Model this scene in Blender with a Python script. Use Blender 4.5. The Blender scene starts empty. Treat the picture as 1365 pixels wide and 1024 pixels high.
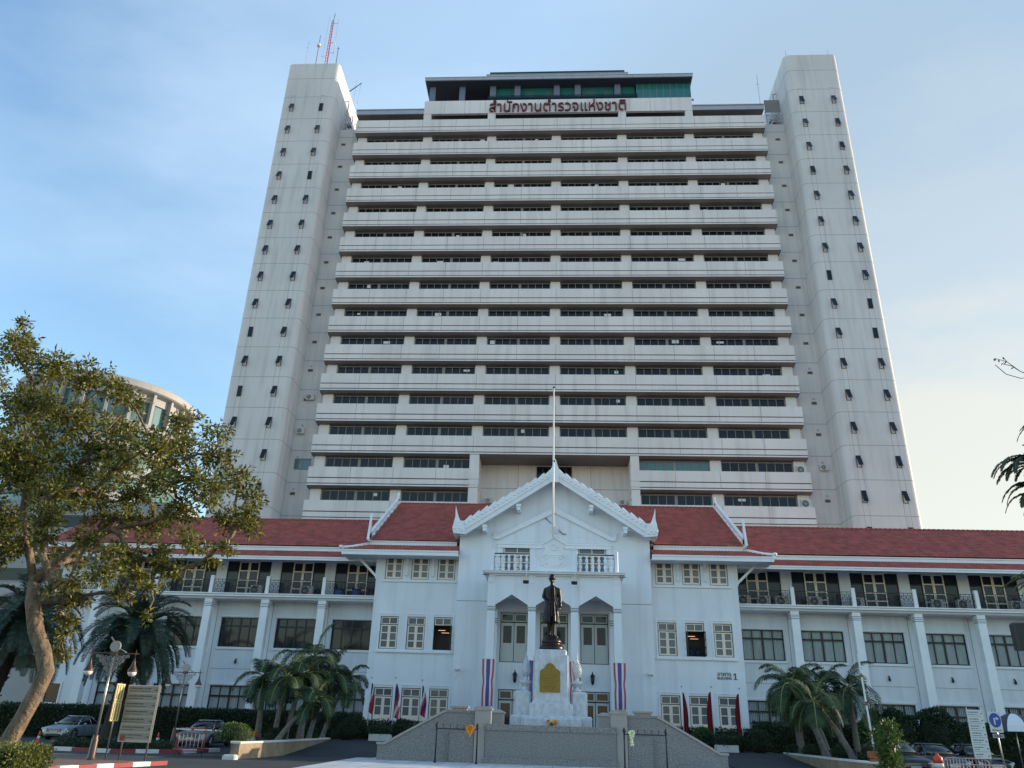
import bpy, math, random
from mathutils import Vector, Matrix
import numpy as np
R = math.radians
random.seed(7)
RNG = np.random.default_rng(7)
S = bpy.context.scene
COL = S.collection

# ------------------------------------------------------------------ camera
def camera():
    cd = bpy.data.cameras.new('camera')
    cd.sensor_width = 36.0
    cd.lens = 1035.0 / 1365.0 * 36.0
    cd.clip_end = 6000
    co = bpy.data.objects.new('camera', cd)
    COL.objects.link(co)
    p, y, r = R(23.639), R(-3.569), R(1.764)
    f = Vector((math.sin(y) * math.cos(p), math.cos(y) * math.cos(p), math.sin(p)))
    ri = Vector((math.cos(y), -math.sin(y), 0))
    up = ri.cross(f)
    a = math.cos(r) * ri + math.sin(r) * up
    b = -math.sin(r) * ri + math.cos(r) * up
    m = Matrix((a, b, -f)).transposed().to_4x4()
    m.translation = Vector((0.06, 0, 1.75))
    co.matrix_world = m
    S.camera = co
camera()

# ------------------------------------------------------------------ sky, sun, exposure
SUN_AZ, SUN_EL = R(71), R(13)          # azimuth from +Y towards +X
w = bpy.data.worlds.new('World')
S.world = w
w.use_nodes = True
nt = w.node_tree
bg = nt.nodes['Background']
sky = nt.nodes.new('ShaderNodeTexSky')
sky.sky_type = 'NISHITA'
sky.sun_disc = False
sky.sun_elevation = SUN_EL
sky.sun_rotation = SUN_AZ
sky.altitude = 0
sky.air_density = 1.35
sky.dust_density = .5
sky.ozone_density = 3.0
# thin high cloud veil, stronger towards the zenith and as faint streaks
tcw = nt.nodes.new('ShaderNodeTexCoord')
mpw = nt.nodes.new('ShaderNodeMapping'); mpw.inputs['Scale'].default_value = (1.0, 3.4, 5.5); mpw.inputs['Rotation'].default_value = (.3, .2, .5)
nt.links.new(tcw.outputs['Generated'], mpw.inputs[0])
nzw = nt.nodes.new('ShaderNodeTexNoise'); nzw.inputs['Scale'].default_value = 1.3; nzw.inputs['Detail'].default_value = 8; nzw.inputs['Roughness'].default_value = .55
nt.links.new(mpw.outputs[0], nzw.inputs['Vector'])
mrw = nt.nodes.new('ShaderNodeMapRange'); mrw.inputs[1].default_value = .42; mrw.inputs[2].default_value = .80; mrw.inputs[3].default_value = .0; mrw.inputs[4].default_value = .24
nt.links.new(nzw.outputs[0], mrw.inputs[0])
mxw = nt.nodes.new('ShaderNodeMix'); mxw.data_type = 'RGBA'
nt.links.new(mrw.outputs[0], mxw.inputs[0]); nt.links.new(sky.outputs[0], mxw.inputs[6]); mxw.inputs[7].default_value = (2.6, 3.0, 3.4, 1)
def veil(prev, D, stops):
    dp = nt.nodes.new('ShaderNodeVectorMath'); dp.operation = 'DOT_PRODUCT'
    nm = nt.nodes.new('ShaderNodeVectorMath'); nm.operation = 'NORMALIZE'
    nt.links.new(tcw.outputs['Generated'], nm.inputs[0]); nt.links.new(nm.outputs[0], dp.inputs[0]); dp.inputs[1].default_value = D
    ad = nt.nodes.new('ShaderNodeMath'); ad.operation = 'MULTIPLY_ADD'; nt.links.new(nzw.outputs[0], ad.inputs[0]); ad.inputs[1].default_value = .10; nt.links.new(dp.outputs['Value'], ad.inputs[2])
    sb_ = nt.nodes.new('ShaderNodeMath'); sb_.operation = 'SUBTRACT'; nt.links.new(ad.outputs[0], sb_.inputs[0]); sb_.inputs[1].default_value = .05
    cr = nt.nodes.new('ShaderNodeValToRGB'); cr.color_ramp.interpolation = 'B_SPLINE' if False else 'EASE'
    el = cr.color_ramp.elements
    while len(el) < len(stops): el.new(.5)
    for e_, (p_, c_, a_) in zip(el, stops): e_.position = p_; e_.color = (*[v / 4 for v in c_], a_)
    nt.links.new(sb_.outputs[0], cr.inputs[0])
    sc_ = nt.nodes.new('ShaderNodeVectorMath'); sc_.operation = 'SCALE'; nt.links.new(cr.outputs[0], sc_.inputs[0]); sc_.inputs['Scale'].default_value = 4
    mx_ = nt.nodes.new('ShaderNodeMix'); mx_.data_type = 'RGBA'
    nt.links.new(cr.outputs[1], mx_.inputs[0]); nt.links.new(prev, mx_.inputs[6]); nt.links.new(sc_.outputs[0], mx_.inputs[7])
    return mx_.outputs[2]
v1 = veil(mxw.outputs[2], (.03, .70, .71), [(.80, (2.3, 3.0, 3.6), 0), (.98, (2.3, 3.0, 3.6), .38)])
v2 = veil(v1, (.50, .83, .25), [(.70, (1.0, 1.3, 1.5), 0), (.87, (1.05, 1.28, 1.42), .58), (.96, (1.62, 1.82, 1.90), .80), (1.0, (2.35, 2.27, 1.95), .86)])
nt.links.new(v2, bg.inputs[0])
bg.inputs[1].default_value = 0.15
sl = bpy.data.lights.new('sun', 'SUN')
sl.energy = 2.6
sl.angle = R(0.6)
sl.color = (1.0, 0.80, 0.58)
so = bpy.data.objects.new('sun', sl)
COL.objects.link(so)
so.location = (60, 20, 60)
sd = Vector((math.sin(SUN_AZ) * math.cos(SUN_EL), math.cos(SUN_AZ) * math.cos(SUN_EL), math.sin(SUN_EL)))
so.rotation_euler = (-sd).to_track_quat('-Z', 'Y').to_euler()
S.view_settings.view_transform = 'Standard'
S.view_settings.look = 'None'
S.view_settings.gamma = 1
S.view_settings.exposure = 1.30
S.cycles.max_bounces = 6
S.cycles.diffuse_bounces = 3
S.cycles.glossy_bounces = 3
S.cycles.transmission_bounces = 4
S.cycles.transparent_max_bounces = 8
S.cycles.use_denoising = True

# ------------------------------------------------------------------ materials
def mat(name, col, rough=.7, metal=0., var=0., vscale=1., stretch=(1, 1, 1), bump=0., bscale=20., spec=.5,
        island=0., col2=None, translucent=0., streak=0., grain=0., gscale=60., gcol=(0, 0, 0), bdist=.02):
    m = bpy.data.materials.new(name)
    m.use_nodes = True
    n = m.node_tree
    b = n.nodes['Principled BSDF']
    b.inputs['Roughness'].default_value = rough
    b.inputs['Metallic'].default_value = metal
    b.inputs['Specular IOR Level'].default_value = spec
    b.inputs['Base Color'].default_value = (*col, 1)
    tc = n.nodes.new('ShaderNodeTexCoord')
    cur = None
    def mix(fac_socket, ca, cb, mode='MIX'):
        mx = n.nodes.new('ShaderNodeMix')
        mx.data_type = 'RGBA'
        mx.blend_type = mode
        if isinstance(fac_socket, float): mx.inputs[0].default_value = fac_socket
        else: n.links.new(fac_socket, mx.inputs[0])
        for i, c in ((6, ca), (7, cb)):
            if isinstance(c, tuple): mx.inputs[i].default_value = (*c, 1)
            else: n.links.new(c, mx.inputs[i])
        return mx.outputs[2]
    def ramp(sock, lo, hi):
        mr = n.nodes.new('ShaderNodeMapRange')
        n.links.new(sock, mr.inputs[0])
        mr.inputs[1].default_value = lo
        mr.inputs[2].default_value = hi
        return mr.outputs[0]
    def noise(scale, st=(1, 1, 1), det=5):
        mp = n.nodes.new('ShaderNodeMapping')
        mp.inputs['Scale'].default_value = st
        n.links.new(tc.outputs['Object'], mp.inputs[0])
        ns = n.nodes.new('ShaderNodeTexNoise')
        ns.inputs['Scale'].default_value = scale
        ns.inputs['Detail'].default_value = det
        n.links.new(mp.outputs[0], ns.inputs['Vector'])
        return ns.outputs[0]
    cur = tuple(col)
    if island > 0:
        g = n.nodes.new('ShaderNodeNewGeometry')
        cur = mix(g.outputs['Random Per Island'], tuple(c * (1 - island) for c in col), col2 or tuple(min(1, c * (1 + island)) for c in col))
    if var > 0:
        d = tuple(c * (1 - var) for c in (1, 1, 1))
        cur = mix(ramp(noise(vscale, stretch), .35, .68), cur, d, 'MULTIPLY') if not isinstance(cur, tuple) else mix(ramp(noise(vscale, stretch), .35, .68), cur, tuple(c * (1 - var) for c in col))
    if streak > 0:
        cur = mix(ramp(noise(1.6, (1, 1, .07), 6), .5, .78), cur, tuple(c * (1 - streak) for c in col))
    if grain > 0:
        cur = mix(ramp(noise(gscale, (1, 1, 1), 2), .45, .6), cur, tuple(gcol))
    if not isinstance(cur, tuple): n.links.new(cur, b.inputs['Base Color'])
    if bump > 0:
        bp = n.nodes.new('ShaderNodeBump')
        bp.inputs['Strength'].default_value = bump
        bp.inputs['Distance'].default_value = bdist
        n.links.new(noise(bscale), bp.inputs['Height'])
        n.links.new(bp.outputs[0], b.inputs['Normal'])
    if translucent > 0:
        tr = n.nodes.new('ShaderNodeBsdfTranslucent')
        if isinstance(cur, tuple): tr.inputs[0].default_value = (*cur, 1)
        else: n.links.new(cur, tr.inputs[0])
        ms = n.nodes.new('ShaderNodeMixShader')
        ms.inputs[0].default_value = translucent
        n.links.new(b.outputs[0], ms.inputs[1])
        n.links.new(tr.outputs[0], ms.inputs[2])
        n.links.new(ms.outputs[0], n.nodes['Material Output'].inputs[0])
    return m

def glass_mat(name, tint, rough=.03, trans=.75):
    m = bpy.data.materials.new(name)
    m.use_nodes = True
    n = m.node_tree
    b = n.nodes['Principled BSDF']
    b.inputs['Base Color'].default_value = (*[c * .05 for c in tint], 1)
    b.inputs['Roughness'].default_value = rough
    t = n.nodes.new('ShaderNodeBsdfTransparent')
    t.inputs[0].default_value = (*tint, 1)
    ms = n.nodes.new('ShaderNodeMixShader')
    ms.inputs[0].default_value = trans
    n.links.new(b.outputs[0], ms.inputs[1])
    n.links.new(t.outputs[0], ms.inputs[2])
    n.links.new(ms.outputs[0], n.nodes['Material Output'].inputs[0])
    return m

M = {}
M['white'] = mat('white_paint', (.77, .81, .86), .6, var=.08, vscale=.35, streak=.20, bump=.1, bscale=12)
M['trim'] = mat('white_trim', (.80, .83, .86), .5, var=.08, vscale=1.2)
M['wingwhite'] = mat('white_wing_paint', (.73, .77, .82), .6, var=.09, vscale=.4, streak=.20)
M['line'] = mat('dark_groove', (.10, .11, .13), .8)
M['conc'] = mat('cream_cladding', (.77, .715, .69), .65, var=.12, vscale=.22, streak=.26, bump=.1, bscale=6)
M['conc2'] = mat('grey_cream_panels', (.66, .63, .615), .7, var=.12, vscale=.12, streak=.26)
M['soffit'] = mat('soffit_shade', (.22, .20, .185), .8, var=.15, vscale=.5)  # dark colour carries the shade under the bands and roof edges
M['joint'] = mat('panel_joint', (.24, .225, .20), .8)
M['groove'] = mat('band_groove', (.05, .048, .045), .8)
M['tint'] = mat('dark_tinted_glass', (.010, .013, .018), .08, spec=.32, island=.5)
M['tintg'] = mat('green_tinted_glass', (.07, .15, .15), .06, spec=.8)
M['alum'] = mat('aluminium_frame', (.24, .235, .225), .5)
M['darkframe'] = mat('dark_bronze_frame', (.010, .010, .016), .45)
M['cream'] = mat('cream_window_paint', (.86, .75, .63), .5, var=.08, vscale=2)
M['greyleaf'] = mat('pale_grey_door_paint', (.50, .52, .50), .5)
M['tile'] = mat('red_roof_tile', (.40, .098, .08), .55, var=.42, vscale=1.6, bump=.0, island=.0)
M['ridge'] = mat('ridge_tile', (.27, .06, .05), .6)
M['glass'] = glass_mat('window_glass', (.85, .90, .92), .03, .85)
M['glassdark'] = mat('dark_window_glass', (.022, .026, .032), .06, spec=.35)
M['glassgrey'] = mat('frosted_window_glass', (.115, .125, .135), .2, spec=.5, island=.35)
M['blind'] = mat('vertical_blind', (.72, .74, .74), .8, island=.12)
M['curtain'] = mat('pale_curtain', (.78, .80, .76), .8, var=.2, vscale=3, stretch=(1, 1, .1))
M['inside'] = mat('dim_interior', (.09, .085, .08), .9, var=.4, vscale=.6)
M['iron'] = mat('black_iron', (.018, .02, .025), .4, metal=.3)
M['granite'] = mat('grey_granite', (.26, .25, .245), .5, grain=.95, gscale=26, gcol=(.11, .108, .112), var=.08, vscale=1)
M['granitecap'] = mat('polished_granite_coping', (.36, .34, .32), .35, grain=.9, gscale=40, gcol=(.22, .20, .195))
M['marble'] = mat('veined_white_marble', (.57, .61, .655), .3, var=.26, vscale=6, stretch=(1, 1, .5), bump=.03)
M['gold'] = mat('gilded_plaque', (.27, .175, .035), .45, metal=.55, var=.2, vscale=5)
M['golddark'] = mat('plaque_lettering', (.17, .11, .03), .5, metal=.5)
M['bronze'] = mat('dark_bronze', (.016, .013, .013), .34, metal=.6, var=.3, vscale=5)
M['bronzebase'] = mat('brown_bronze', (.035, .02, .017), .3, metal=.65, var=.3, vscale=6)
M['cityground'] = mat('pale_bounce_ground', (.52, .46, .40), .9, var=.25, vscale=.02)  # unseen outer ground, coloured pale to reflect warm sunlight onto the tower
M['asphalt'] = mat('asphalt', (.038, .044, .052), .85, var=.42, vscale=.35, bump=.3, bscale=90)
M['paving'] = mat('pale_stone_paving', (.60, .62, .64), .6, var=.22, vscale=1.1)
M['brickpave'] = mat('reddish_brick_paving', (.20, .125, .10), .85, var=.3, vscale=3)
M['road_white'] = mat('road_paint', (.62, .62, .60), .7, var=.2, vscale=6)
M['kerbred'] = mat('kerb_red', (.27, .03, .035), .6, var=.2, vscale=6)
M['kerbwhite'] = mat('kerb_white', (.66, .66, .64), .6, var=.15, vscale=6)
M['tanstone'] = mat('tan_render', (.33, .25, .165), .75, var=.35, vscale=2.2)
M['soil'] = mat('soil', (.05, .038, .025), .95, var=.3, vscale=6)
M['leaf'] = mat('broad_leaf', (.095, .135, .018), .5, island=.7, col2=(.24, .23, .035), translucent=.35)
M['leafdark'] = mat('hedge_leaf', (.022, .048, .016), .55, island=.5, translucent=.2)
M['leafbright'] = mat('bright_leaf', (.07, .13, .025), .5, island=.5, translucent=.3)
M['leafyellow'] = mat('yellow_green_leaf', (.13, .15, .03), .5, island=.5, translucent=.35)
M['palmleaf'] = mat('palm_leaflet', (.026, .055, .019), .65, island=.5, translucent=.2)
M['palmleaf2'] = mat('date_palm_leaflet', (.020, .045, .026), .65, island=.5, translucent=.15)
M['crownshaft'] = mat('green_crownshaft', (.16, .20, .07), .5)
M['bark'] = mat('tree_bark', (.22, .16, .105), .9, var=.62, vscale=7, stretch=(1, 1, .18), bump=1., bscale=7, bdist=.12)
M['palmbark'] = mat('ringed_palm_bark', (.17, .155, .135), .9, var=.4, vscale=6, bump=.6, bscale=12)
M['darkbark'] = mat('dark_palm_bark', (.045, .035, .028), .95, var=.4, vscale=8, bump=1., bscale=14)
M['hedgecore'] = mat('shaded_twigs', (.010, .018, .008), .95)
M['steel'] = mat('galvanised_steel', (.42, .42, .41), .35, metal=.8)
M['poleW'] = mat('white_pole', (.70, .70, .70), .4)
M['lampshade'] = mat('bronze_lampshade', (.10, .065, .05), .4, metal=.5)
M['opal'] = mat('opal_globe', (.72, .70, .64), .3)
M['fret'] = mat('silver_fretwork', (.30, .30, .31), .45, metal=.5)
M['signface'] = mat('beige_sign_slat', (.28, .27, .235), .5, var=.05, vscale=3)
M['signedge'] = mat('yellow_sign_slat', (.60, .48, .22), .5)
M['signwhite'] = mat('pale_sign_panel', (.60, .64, .63), .5)
M['signtext'] = mat('dark_sign_text', (.06, .065, .06), .6)
M['signblue'] = mat('blue_sign', (.015, .07, .36), .4)
M['orange'] = mat('orange_plastic', (.62, .16, .03), .45)
M['brickred'] = mat('faded_orange_box', (.33, .105, .05), .6)
M['cone'] = mat('orange_red_cone', (.60, .075, .03), .5)
M['redpaint'] = mat('red_metal_paint', (.36, .03, .03), .45)
M['pinkpaint'] = mat('faded_pink_paint', (.45, .33, .36), .5)
M['flagred'] = mat('red_cloth', (.50, .05, .075), .85)
M['flagwhite'] = mat('white_cloth', (.70, .70, .74), .85)
M['flagblue'] = mat('navy_cloth', (.035, .035, .17), .85)
M['flagpurple'] = mat('violet_cloth', (.13, .08, .26), .85)
M['flagpink'] = mat('faded_red_cloth', (.46, .09, .12), .85)
M['maroon'] = mat('maroon_cloth', (.20, .008, .022), .85)
M['signred'] = mat('maroon_letters', (.13, .022, .028), .5)
M['bldtext'] = mat('dark_bronze_letters', (.05, .04, .025), .4, metal=.4)
M['acwhite'] = mat('ac_casing', (.55, .55, .53), .5)
M['marigold'] = mat('marigold', (.75, .27, .01), .8, island=.3)
M['whiteflower'] = mat('white_yellow_flowers', (.75, .75, .45), .8, island=.25)
M['carsilver'] = mat('silver_blue_car_paint', (.33, .40, .48), .22, metal=.55, spec=.7)
M['cargrey'] = mat('silver_car_paint', (.28, .30, .32), .22, metal=.6, spec=.7)
M['cardark'] = mat('dark_navy_car_paint', (.012, .015, .03), .15, metal=.3, spec=.8)
M['carslate'] = mat('slate_car_paint', (.07, .095, .11), .2, metal=.5, spec=.7)
M['carglass'] = mat('car_glass', (.012, .014, .018), .04, spec=.8)
M['tyre'] = mat('tyre_rubber', (.015, .015, .016), .85)
M['chrome'] = mat('chrome', (.6, .62, .65), .15, metal=.9)
M['headlamp'] = mat('headlamp_lens', (.55, .58, .62), .12, metal=.4, spec=.8)
M['blackplastic'] = mat('black_plastic', (.02, .02, .022), .5)
M['plate'] = mat('number_plate', (.55, .56, .52), .5)
M['plategreen'] = mat('teal_number_plate', (.25, .42, .40), .5)
M['fascia'] = mat('grey_metal_fascia', (.42, .43, .46), .5, metal=.2, var=.1, vscale=1)
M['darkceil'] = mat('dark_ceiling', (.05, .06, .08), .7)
M['bluecol'] = mat('slate_column', (.15, .17, .23), .6)
M['tealglass'] = glass_mat('teal_glass', (.25, .50, .52), .04, .35)
M['tealsolid'] = mat('deep_teal_glass', (.03, .15, .15), .08, spec=.6, island=.3)
M['redmast'] = mat('red_mast_paint', (.50, .10, .12), .5)
M['tanbldg'] = mat('tan_far_building', (.31, .315, .31), .7, var=.06, vscale=.2)
M['palebldg'] = mat('pale_far_building', (.24, .26, .27), .7, var=.06, vscale=.2)
M['umbdark'] = mat('dark_canvas', (.06, .07, .09), .8)
M['umbwhite'] = mat('white_canvas', (.70, .71, .74), .8)
mlamp = bpy.data.materials.new('warm_ceiling_lamp'); mlamp.use_nodes = True
_e = mlamp.node_tree.nodes['Principled BSDF']; _e.inputs['Emission Color'].default_value = (1, .5, .2, 1); _e.inputs['Emission Strength'].default_value = .5
M['lamp'] = mlamp
mlw = bpy.data.materials.new('cool_ceiling_lamp'); mlw.use_nodes = True
_e = mlw.node_tree.nodes['Principled BSDF']; _e.inputs['Emission Color'].default_value = (.8, .95, 1, 1); _e.inputs['Emission Strength'].default_value = 1.5
M['lampw'] = mlw

# ------------------------------------------------------------------ object helpers
def worldloc(o):
    v = Vector((0, 0, 0))
    while o is not None:
        v = v + Vector(o.location)
        o = o.parent
    return v

def tag(o, label, cat=None, group=None, kind=None):
    if label: o['label'] = label
    if cat: o['category'] = cat
    if group: o['group'] = group
    if kind: o['kind'] = kind
    return o

def thing(name, label, cat, loc=(0, 0, 0), rotz=0., group=None):
    o = bpy.data.objects.new(name, None)
    COL.objects.link(o)
    o.location = loc
    o.rotation_euler = (0, 0, rotz)
    o.empty_display_size = .3
    return tag(o, label, cat, group)

def link(name, me, parent=None, loc=(0, 0, 0)):
    o = bpy.data.objects.new(name, me)
    COL.objects.link(o)
    o.parent = parent
    o.location = loc
    return o

def children(o):
    return [c for c in bpy.data.objects if c.parent == o]

def copy_tree(o, loc=None, rotz=None, label=None, parent=None):
    kids = CH.get(o.name)
    if kids is None:
        kids = children(o)
        CH[o.name] = kids
    c = o.copy()
    COL.objects.link(c)
    c.parent = parent
    if loc is not None: c.location = loc
    if rotz is not None: c.rotation_euler = (0, 0, rotz)
    if label: c['label'] = label
    for k in kids:
        copy_tree(k, parent=c)
    return c
CH = {}

class MB:
    def __init__(s):
        s.v = []; s.f = []; s.m = []; s.sm = []
    def add(s, vs, fs, m=0, smooth=False):
        o = len(s.v)
        s.v += [tuple(v) for v in vs]
        s.f += [tuple(i + o for i in f) for f in fs]
        s.m += [m] * len(fs)
        s.sm += [smooth] * len(fs)
    def box(s, x0, x1, y0, y1, z0, z1, m=0):
        if x0 > x1: x0, x1 = x1, x0
        v = [(x0, y0, z0), (x1, y0, z0), (x1, y1, z0), (x0, y1, z0), (x0, y0, z1), (x1, y0, z1), (x1, y1, z1), (x0, y1, z1)]
        s.add(v, [(0, 3, 2, 1), (4, 5, 6, 7), (0, 1, 5, 4), (1, 2, 6, 5), (2, 3, 7, 6), (3, 0, 4, 7)], m)
        return s
    def cbox(s, x0, x1, y0, y1, z0, z1, b=.03, m=0):
        # box with chamfered vertical edges and top edge
        def ring(z, d):
            return [(x0 + b + d, y0 + d, z), (x1 - b - d, y0 + d, z), (x1 - d, y0 + b + d, z), (x1 - d, y1 - b - d, z),
                    (x1 - b - d, y1 - d, z), (x0 + b + d, y1 - d, z), (x0 + d, y1 - b - d, z), (x0 + d, y0 + b + d, z)]
        s.rings([ring(z0, 0), ring(z1 - b, 0), ring(z1, b)], m, cap=True)
        return s
    def obox(s, c, ax, ay, az, m=0):
        c = Vector(c); ax = Vector(ax); ay = Vector(ay); az = Vector(az)
        v = [c + i * ax + j * ay + k * az for k in (-1, 1) for j in (-1, 1) for i in (-1, 1)]
        s.add(v, [(0, 2, 3, 1), (4, 5, 7, 6), (0, 1, 5, 4), (1, 3, 7, 5), (3, 2, 6, 7), (2, 0, 4, 6)], m)
    def prism(s, poly, a, b, axis='x', m=0):
        # poly: list of 2D points; axis x: poly in (y,z), y: poly in (x,z), z: poly in (x,y)
        n = len(poly)
        def P(p, t):
            if axis == 'x': return (t, p[0], p[1])
            if axis == 'y': return (p[0], t, p[1])
            return (p[0], p[1], t)
        v = [P(p, a) for p in poly] + [P(p, b) for p in poly]
        f = [(i, (i + 1) % n, n + (i + 1) % n, n + i) for i in range(n)]
        s.add(v, f + [tuple(range(n))[::-1], tuple(range(n, 2 * n))], m)
        return s
    def rings(s, rings, m=0, cap=True, smooth=False, close=True):
        n = len(rings[0])
        v = [p for r in rings for p in r]
        f = []
        for k in range(len(rings) - 1):
            for i in range(n if close else n - 1):
                j = (i + 1) % n
                f.append((k * n + i, k * n + j, (k + 1) * n + j, (k + 1) * n + i))
        s.add(v, f, m, smooth)
        if cap:
            o = len(s.v) - len(v)
            s.f += [tuple(range(o, o + n))[::-1], tuple(range(o + (len(rings) - 1) * n, o + len(rings) * n))]
            s.m += [m, m]; s.sm += [False, False]
    def tube(s, pts, rad, seg=8, m=0, smooth=True, cap=True):
        pts = [Vector(p) for p in pts]
        if not isinstance(rad, (list, tuple)): rad = [rad] * len(pts)
        rg = []
        t0 = (pts[1] - pts[0]).normalized()
        u = t0.orthogonal().normalized()
        if abs(t0.z) > .9: u = (Vector((1, 0, 0)) - t0 * t0.x).normalized()
        for i, p in enumerate(pts):
            t = (pts[min(i + 1, len(pts) - 1)] - pts[max(i - 1, 0)])
            t = t.normalized() if t.length > 1e-9 else t0
            u = (u - t * u.dot(t))
            u = u.normalized() if u.length > 1e-6 else t.orthogonal().normalized()
            w_ = t.cross(u)
            rg.append([p + (u * math.cos(a) + w_ * math.sin(a)) * rad[i] for a in [2 * math.pi * k / seg for k in range(seg)]])
        s.rings(rg, m, cap, smooth and seg > 4)
        return s
    def lathe(s, prof, c=(0, 0, 0), seg=16, m=0, smooth=True, sx=1., sy=1.):
        rg = [[(c[0] + r * math.cos(a) * sx, c[1] + r * math.sin(a) * sy, c[2] + z) for a in [2 * math.pi * k / seg for k in range(seg)]] for r, z in prof]
        s.rings(rg, m, True, smooth)
        return s
    def ell(s, c, r, seg=12, m=0, rot=None):
        rg = []
        n = max(5, seg // 2)
        for i in range(1, n):
            ph = -math.pi / 2 + math.pi * i / n
            ring = []
            for k in range(seg):
                a = 2 * math.pi * k / seg
                p = Vector((math.cos(ph) * math.cos(a) * r[0], math.cos(ph) * math.sin(a) * r[1], math.sin(ph) * r[2]))
                if rot: p = rot @ p
                ring.append(Vector(c) + p)
            rg.append(ring)
        s.rings(rg, m, True, True)
        return s
    def wall(s, x0, x1, z0, z1, y0, y1, holes, m=0, mr=None):
        # slab between y0 (front) and y1 (back) with rectangular holes (x0,x1,z0,z1)
        xs = sorted({x0, x1, *[h[0] for h in holes], *[h[1] for h in holes]})
        zs = sorted({z0, z1, *[h[2] for h in holes], *[h[3] for h in holes]})
        xs = [x for x in xs if x0 <= x <= x1]; zs = [z for z in zs if z0 <= z <= z1]
        def solid(i, j):
            if i < 0 or j < 0 or i >= len(xs) - 1 or j >= len(zs) - 1: return False
            cx = (xs[i] + xs[i + 1]) / 2; cz = (zs[j] + zs[j + 1]) / 2
            return not any(h[0] < cx < h[1] and h[2] < cz < h[3] for h in holes)
        for i in range(len(xs) - 1):
            for j in range(len(zs) - 1):
                if not solid(i, j): continue
                a, b, c, d = xs[i], xs[i + 1], zs[j], zs[j + 1]
                s.add([(a, y0, c), (b, y0, c), (b, y0, d), (a, y0, d)], [(0, 1, 2, 3)], m)
                s.add([(a, y1, c), (b, y1, c), (b, y1, d), (a, y1, d)], [(3, 2, 1, 0)], m)
                r_ = m if mr is None else mr
                if not solid(i - 1, j): s.add([(a, y0, c), (a, y1, c), (a, y1, d), (a, y0, d)], [(3, 2, 1, 0)], r_)
                if not solid(i + 1, j): s.add([(b, y0, c), (b, y1, c), (b, y1, d), (b, y0, d)], [(0, 1, 2, 3)], r_)
                if not solid(i, j - 1): s.add([(a, y0, c), (b, y0, c), (b, y1, c), (a, y1, c)], [(3, 2, 1, 0)], r_)
                if not solid(i, j + 1): s.add([(a, y0, d), (b, y0, d), (b, y1, d), (a, y1, d)], [(0, 1, 2, 3)], r_)
        return s
    def mesh(s, name, mats, off=(0, 0, 0)):
        me = bpy.data.meshes.new(name)
        ox, oy, oz = off
        me.from_pydata([(v[0] - ox, v[1] - oy, v[2] - oz) for v in s.v], [], s.f)
        for k in mats: me.materials.append(M[k])
        if len(mats) > 1: me.polygons.foreach_set('material_index', s.m)
        if any(s.sm): me.polygons.foreach_set('use_smooth', s.sm)
        me.update()
        return me
    def build(s, name, mats, parent=None, loc=(0, 0, 0)):
        if isinstance(mats, str): mats = [mats]
        off = worldloc(parent) + Vector(loc)
        return link(name, s.mesh(name, mats, off), parent, loc)

def np_mesh(name, verts, faces, mats, parent=None, off=None, smooth=False):
    """verts Nx3 array, faces: array Fx4 or Fx3"""
    off = np.array(worldloc(parent)) if off is None else np.array(off)
    me = bpy.data.meshes.new(name)
    v = np.asarray(verts, dtype=np.float32) - off.astype(np.float32)
    f = np.asarray(faces, dtype=np.int32)
    k = f.shape[1]
    me.vertices.add(len(v)); me.vertices.foreach_set('co', v.ravel())
    me.loops.add(f.size); me.loops.foreach_set('vertex_index', f.ravel())
    me.polygons.add(len(f)); me.polygons.foreach_set('loop_start', np.arange(0, f.size, k, dtype=np.int32))
    me.polygons.foreach_set('loop_total', np.full(len(f), k, dtype=np.int32))
    if smooth: me.polygons.foreach_set('use_smooth', np.ones(len(f), dtype=bool))
    for q in ([mats] if isinstance(mats, str) else mats): me.materials.append(M[q])
    me.update(calc_edges=True)
    me.validate()
    return link(name, me, parent)

def struct(o):
    o['kind'] = 'structure'
    return o

# ------------------------------------------------------------------ leaves
def leaf_arrays(P, D, L, W, up=None):
    """diamond leaves. P,D Nx3 ; L,W N"""
    n = len(P)
    D = D / (np.linalg.norm(D, axis=1, keepdims=True) + 1e-9)
    rnd = RNG.normal(size=(n, 3))
    Sd = np.cross(D, rnd); Sd /= (np.linalg.norm(Sd, axis=1, keepdims=True) + 1e-9)
    Nn = np.cross(D, Sd)
    L = L[:, None]; W = W[:, None]
    a = P
    b = P + D * L * .45 + Sd * W * .5 + Nn * W * .12
    c = P + D * L - Nn * L * .05
    d = P + D * L * .45 - Sd * W * .5 + Nn * W * .12
    V = np.stack([a, b, c, d], 1).reshape(-1, 3)
    F = np.arange(4 * n).reshape(-1, 4)
    return V, F

def clump_leaves(centers, radii, tips, per, L, W, squash=.75):
    Ps = []; Ds = []
    for c, r in zip(centers, radii):
        c = np.array(c)
        nt_ = max(4, int(tips * r ** 1.7))
        q = RNG.normal(size=(nt_, 3)); q /= np.linalg.norm(q, axis=1, keepdims=True)
        q = q * (RNG.uniform(.25, 1.12, size=(nt_, 1))) * r
        q[:, 2] *= squash
        for t in q:
            k = per
            d = RNG.normal(size=(k, 3))
            d /= np.linalg.norm(d, axis=1, keepdims=True)
            d += t / (np.linalg.norm(t) + 1e-6) * .35
            d[:, 2] -= .15
            p = c + t + d * RNG.uniform(.02, .16, size=(k, 1))
            Ps.append(p); Ds.append(d)
    P = np.concatenate(Ps); D = np.concatenate(Ds)
    n = len(P)
    return leaf_arrays(P, D, RNG.uniform(.5, 1.4, n) * L, RNG.uniform(.55, 1.3, n) * W)

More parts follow.
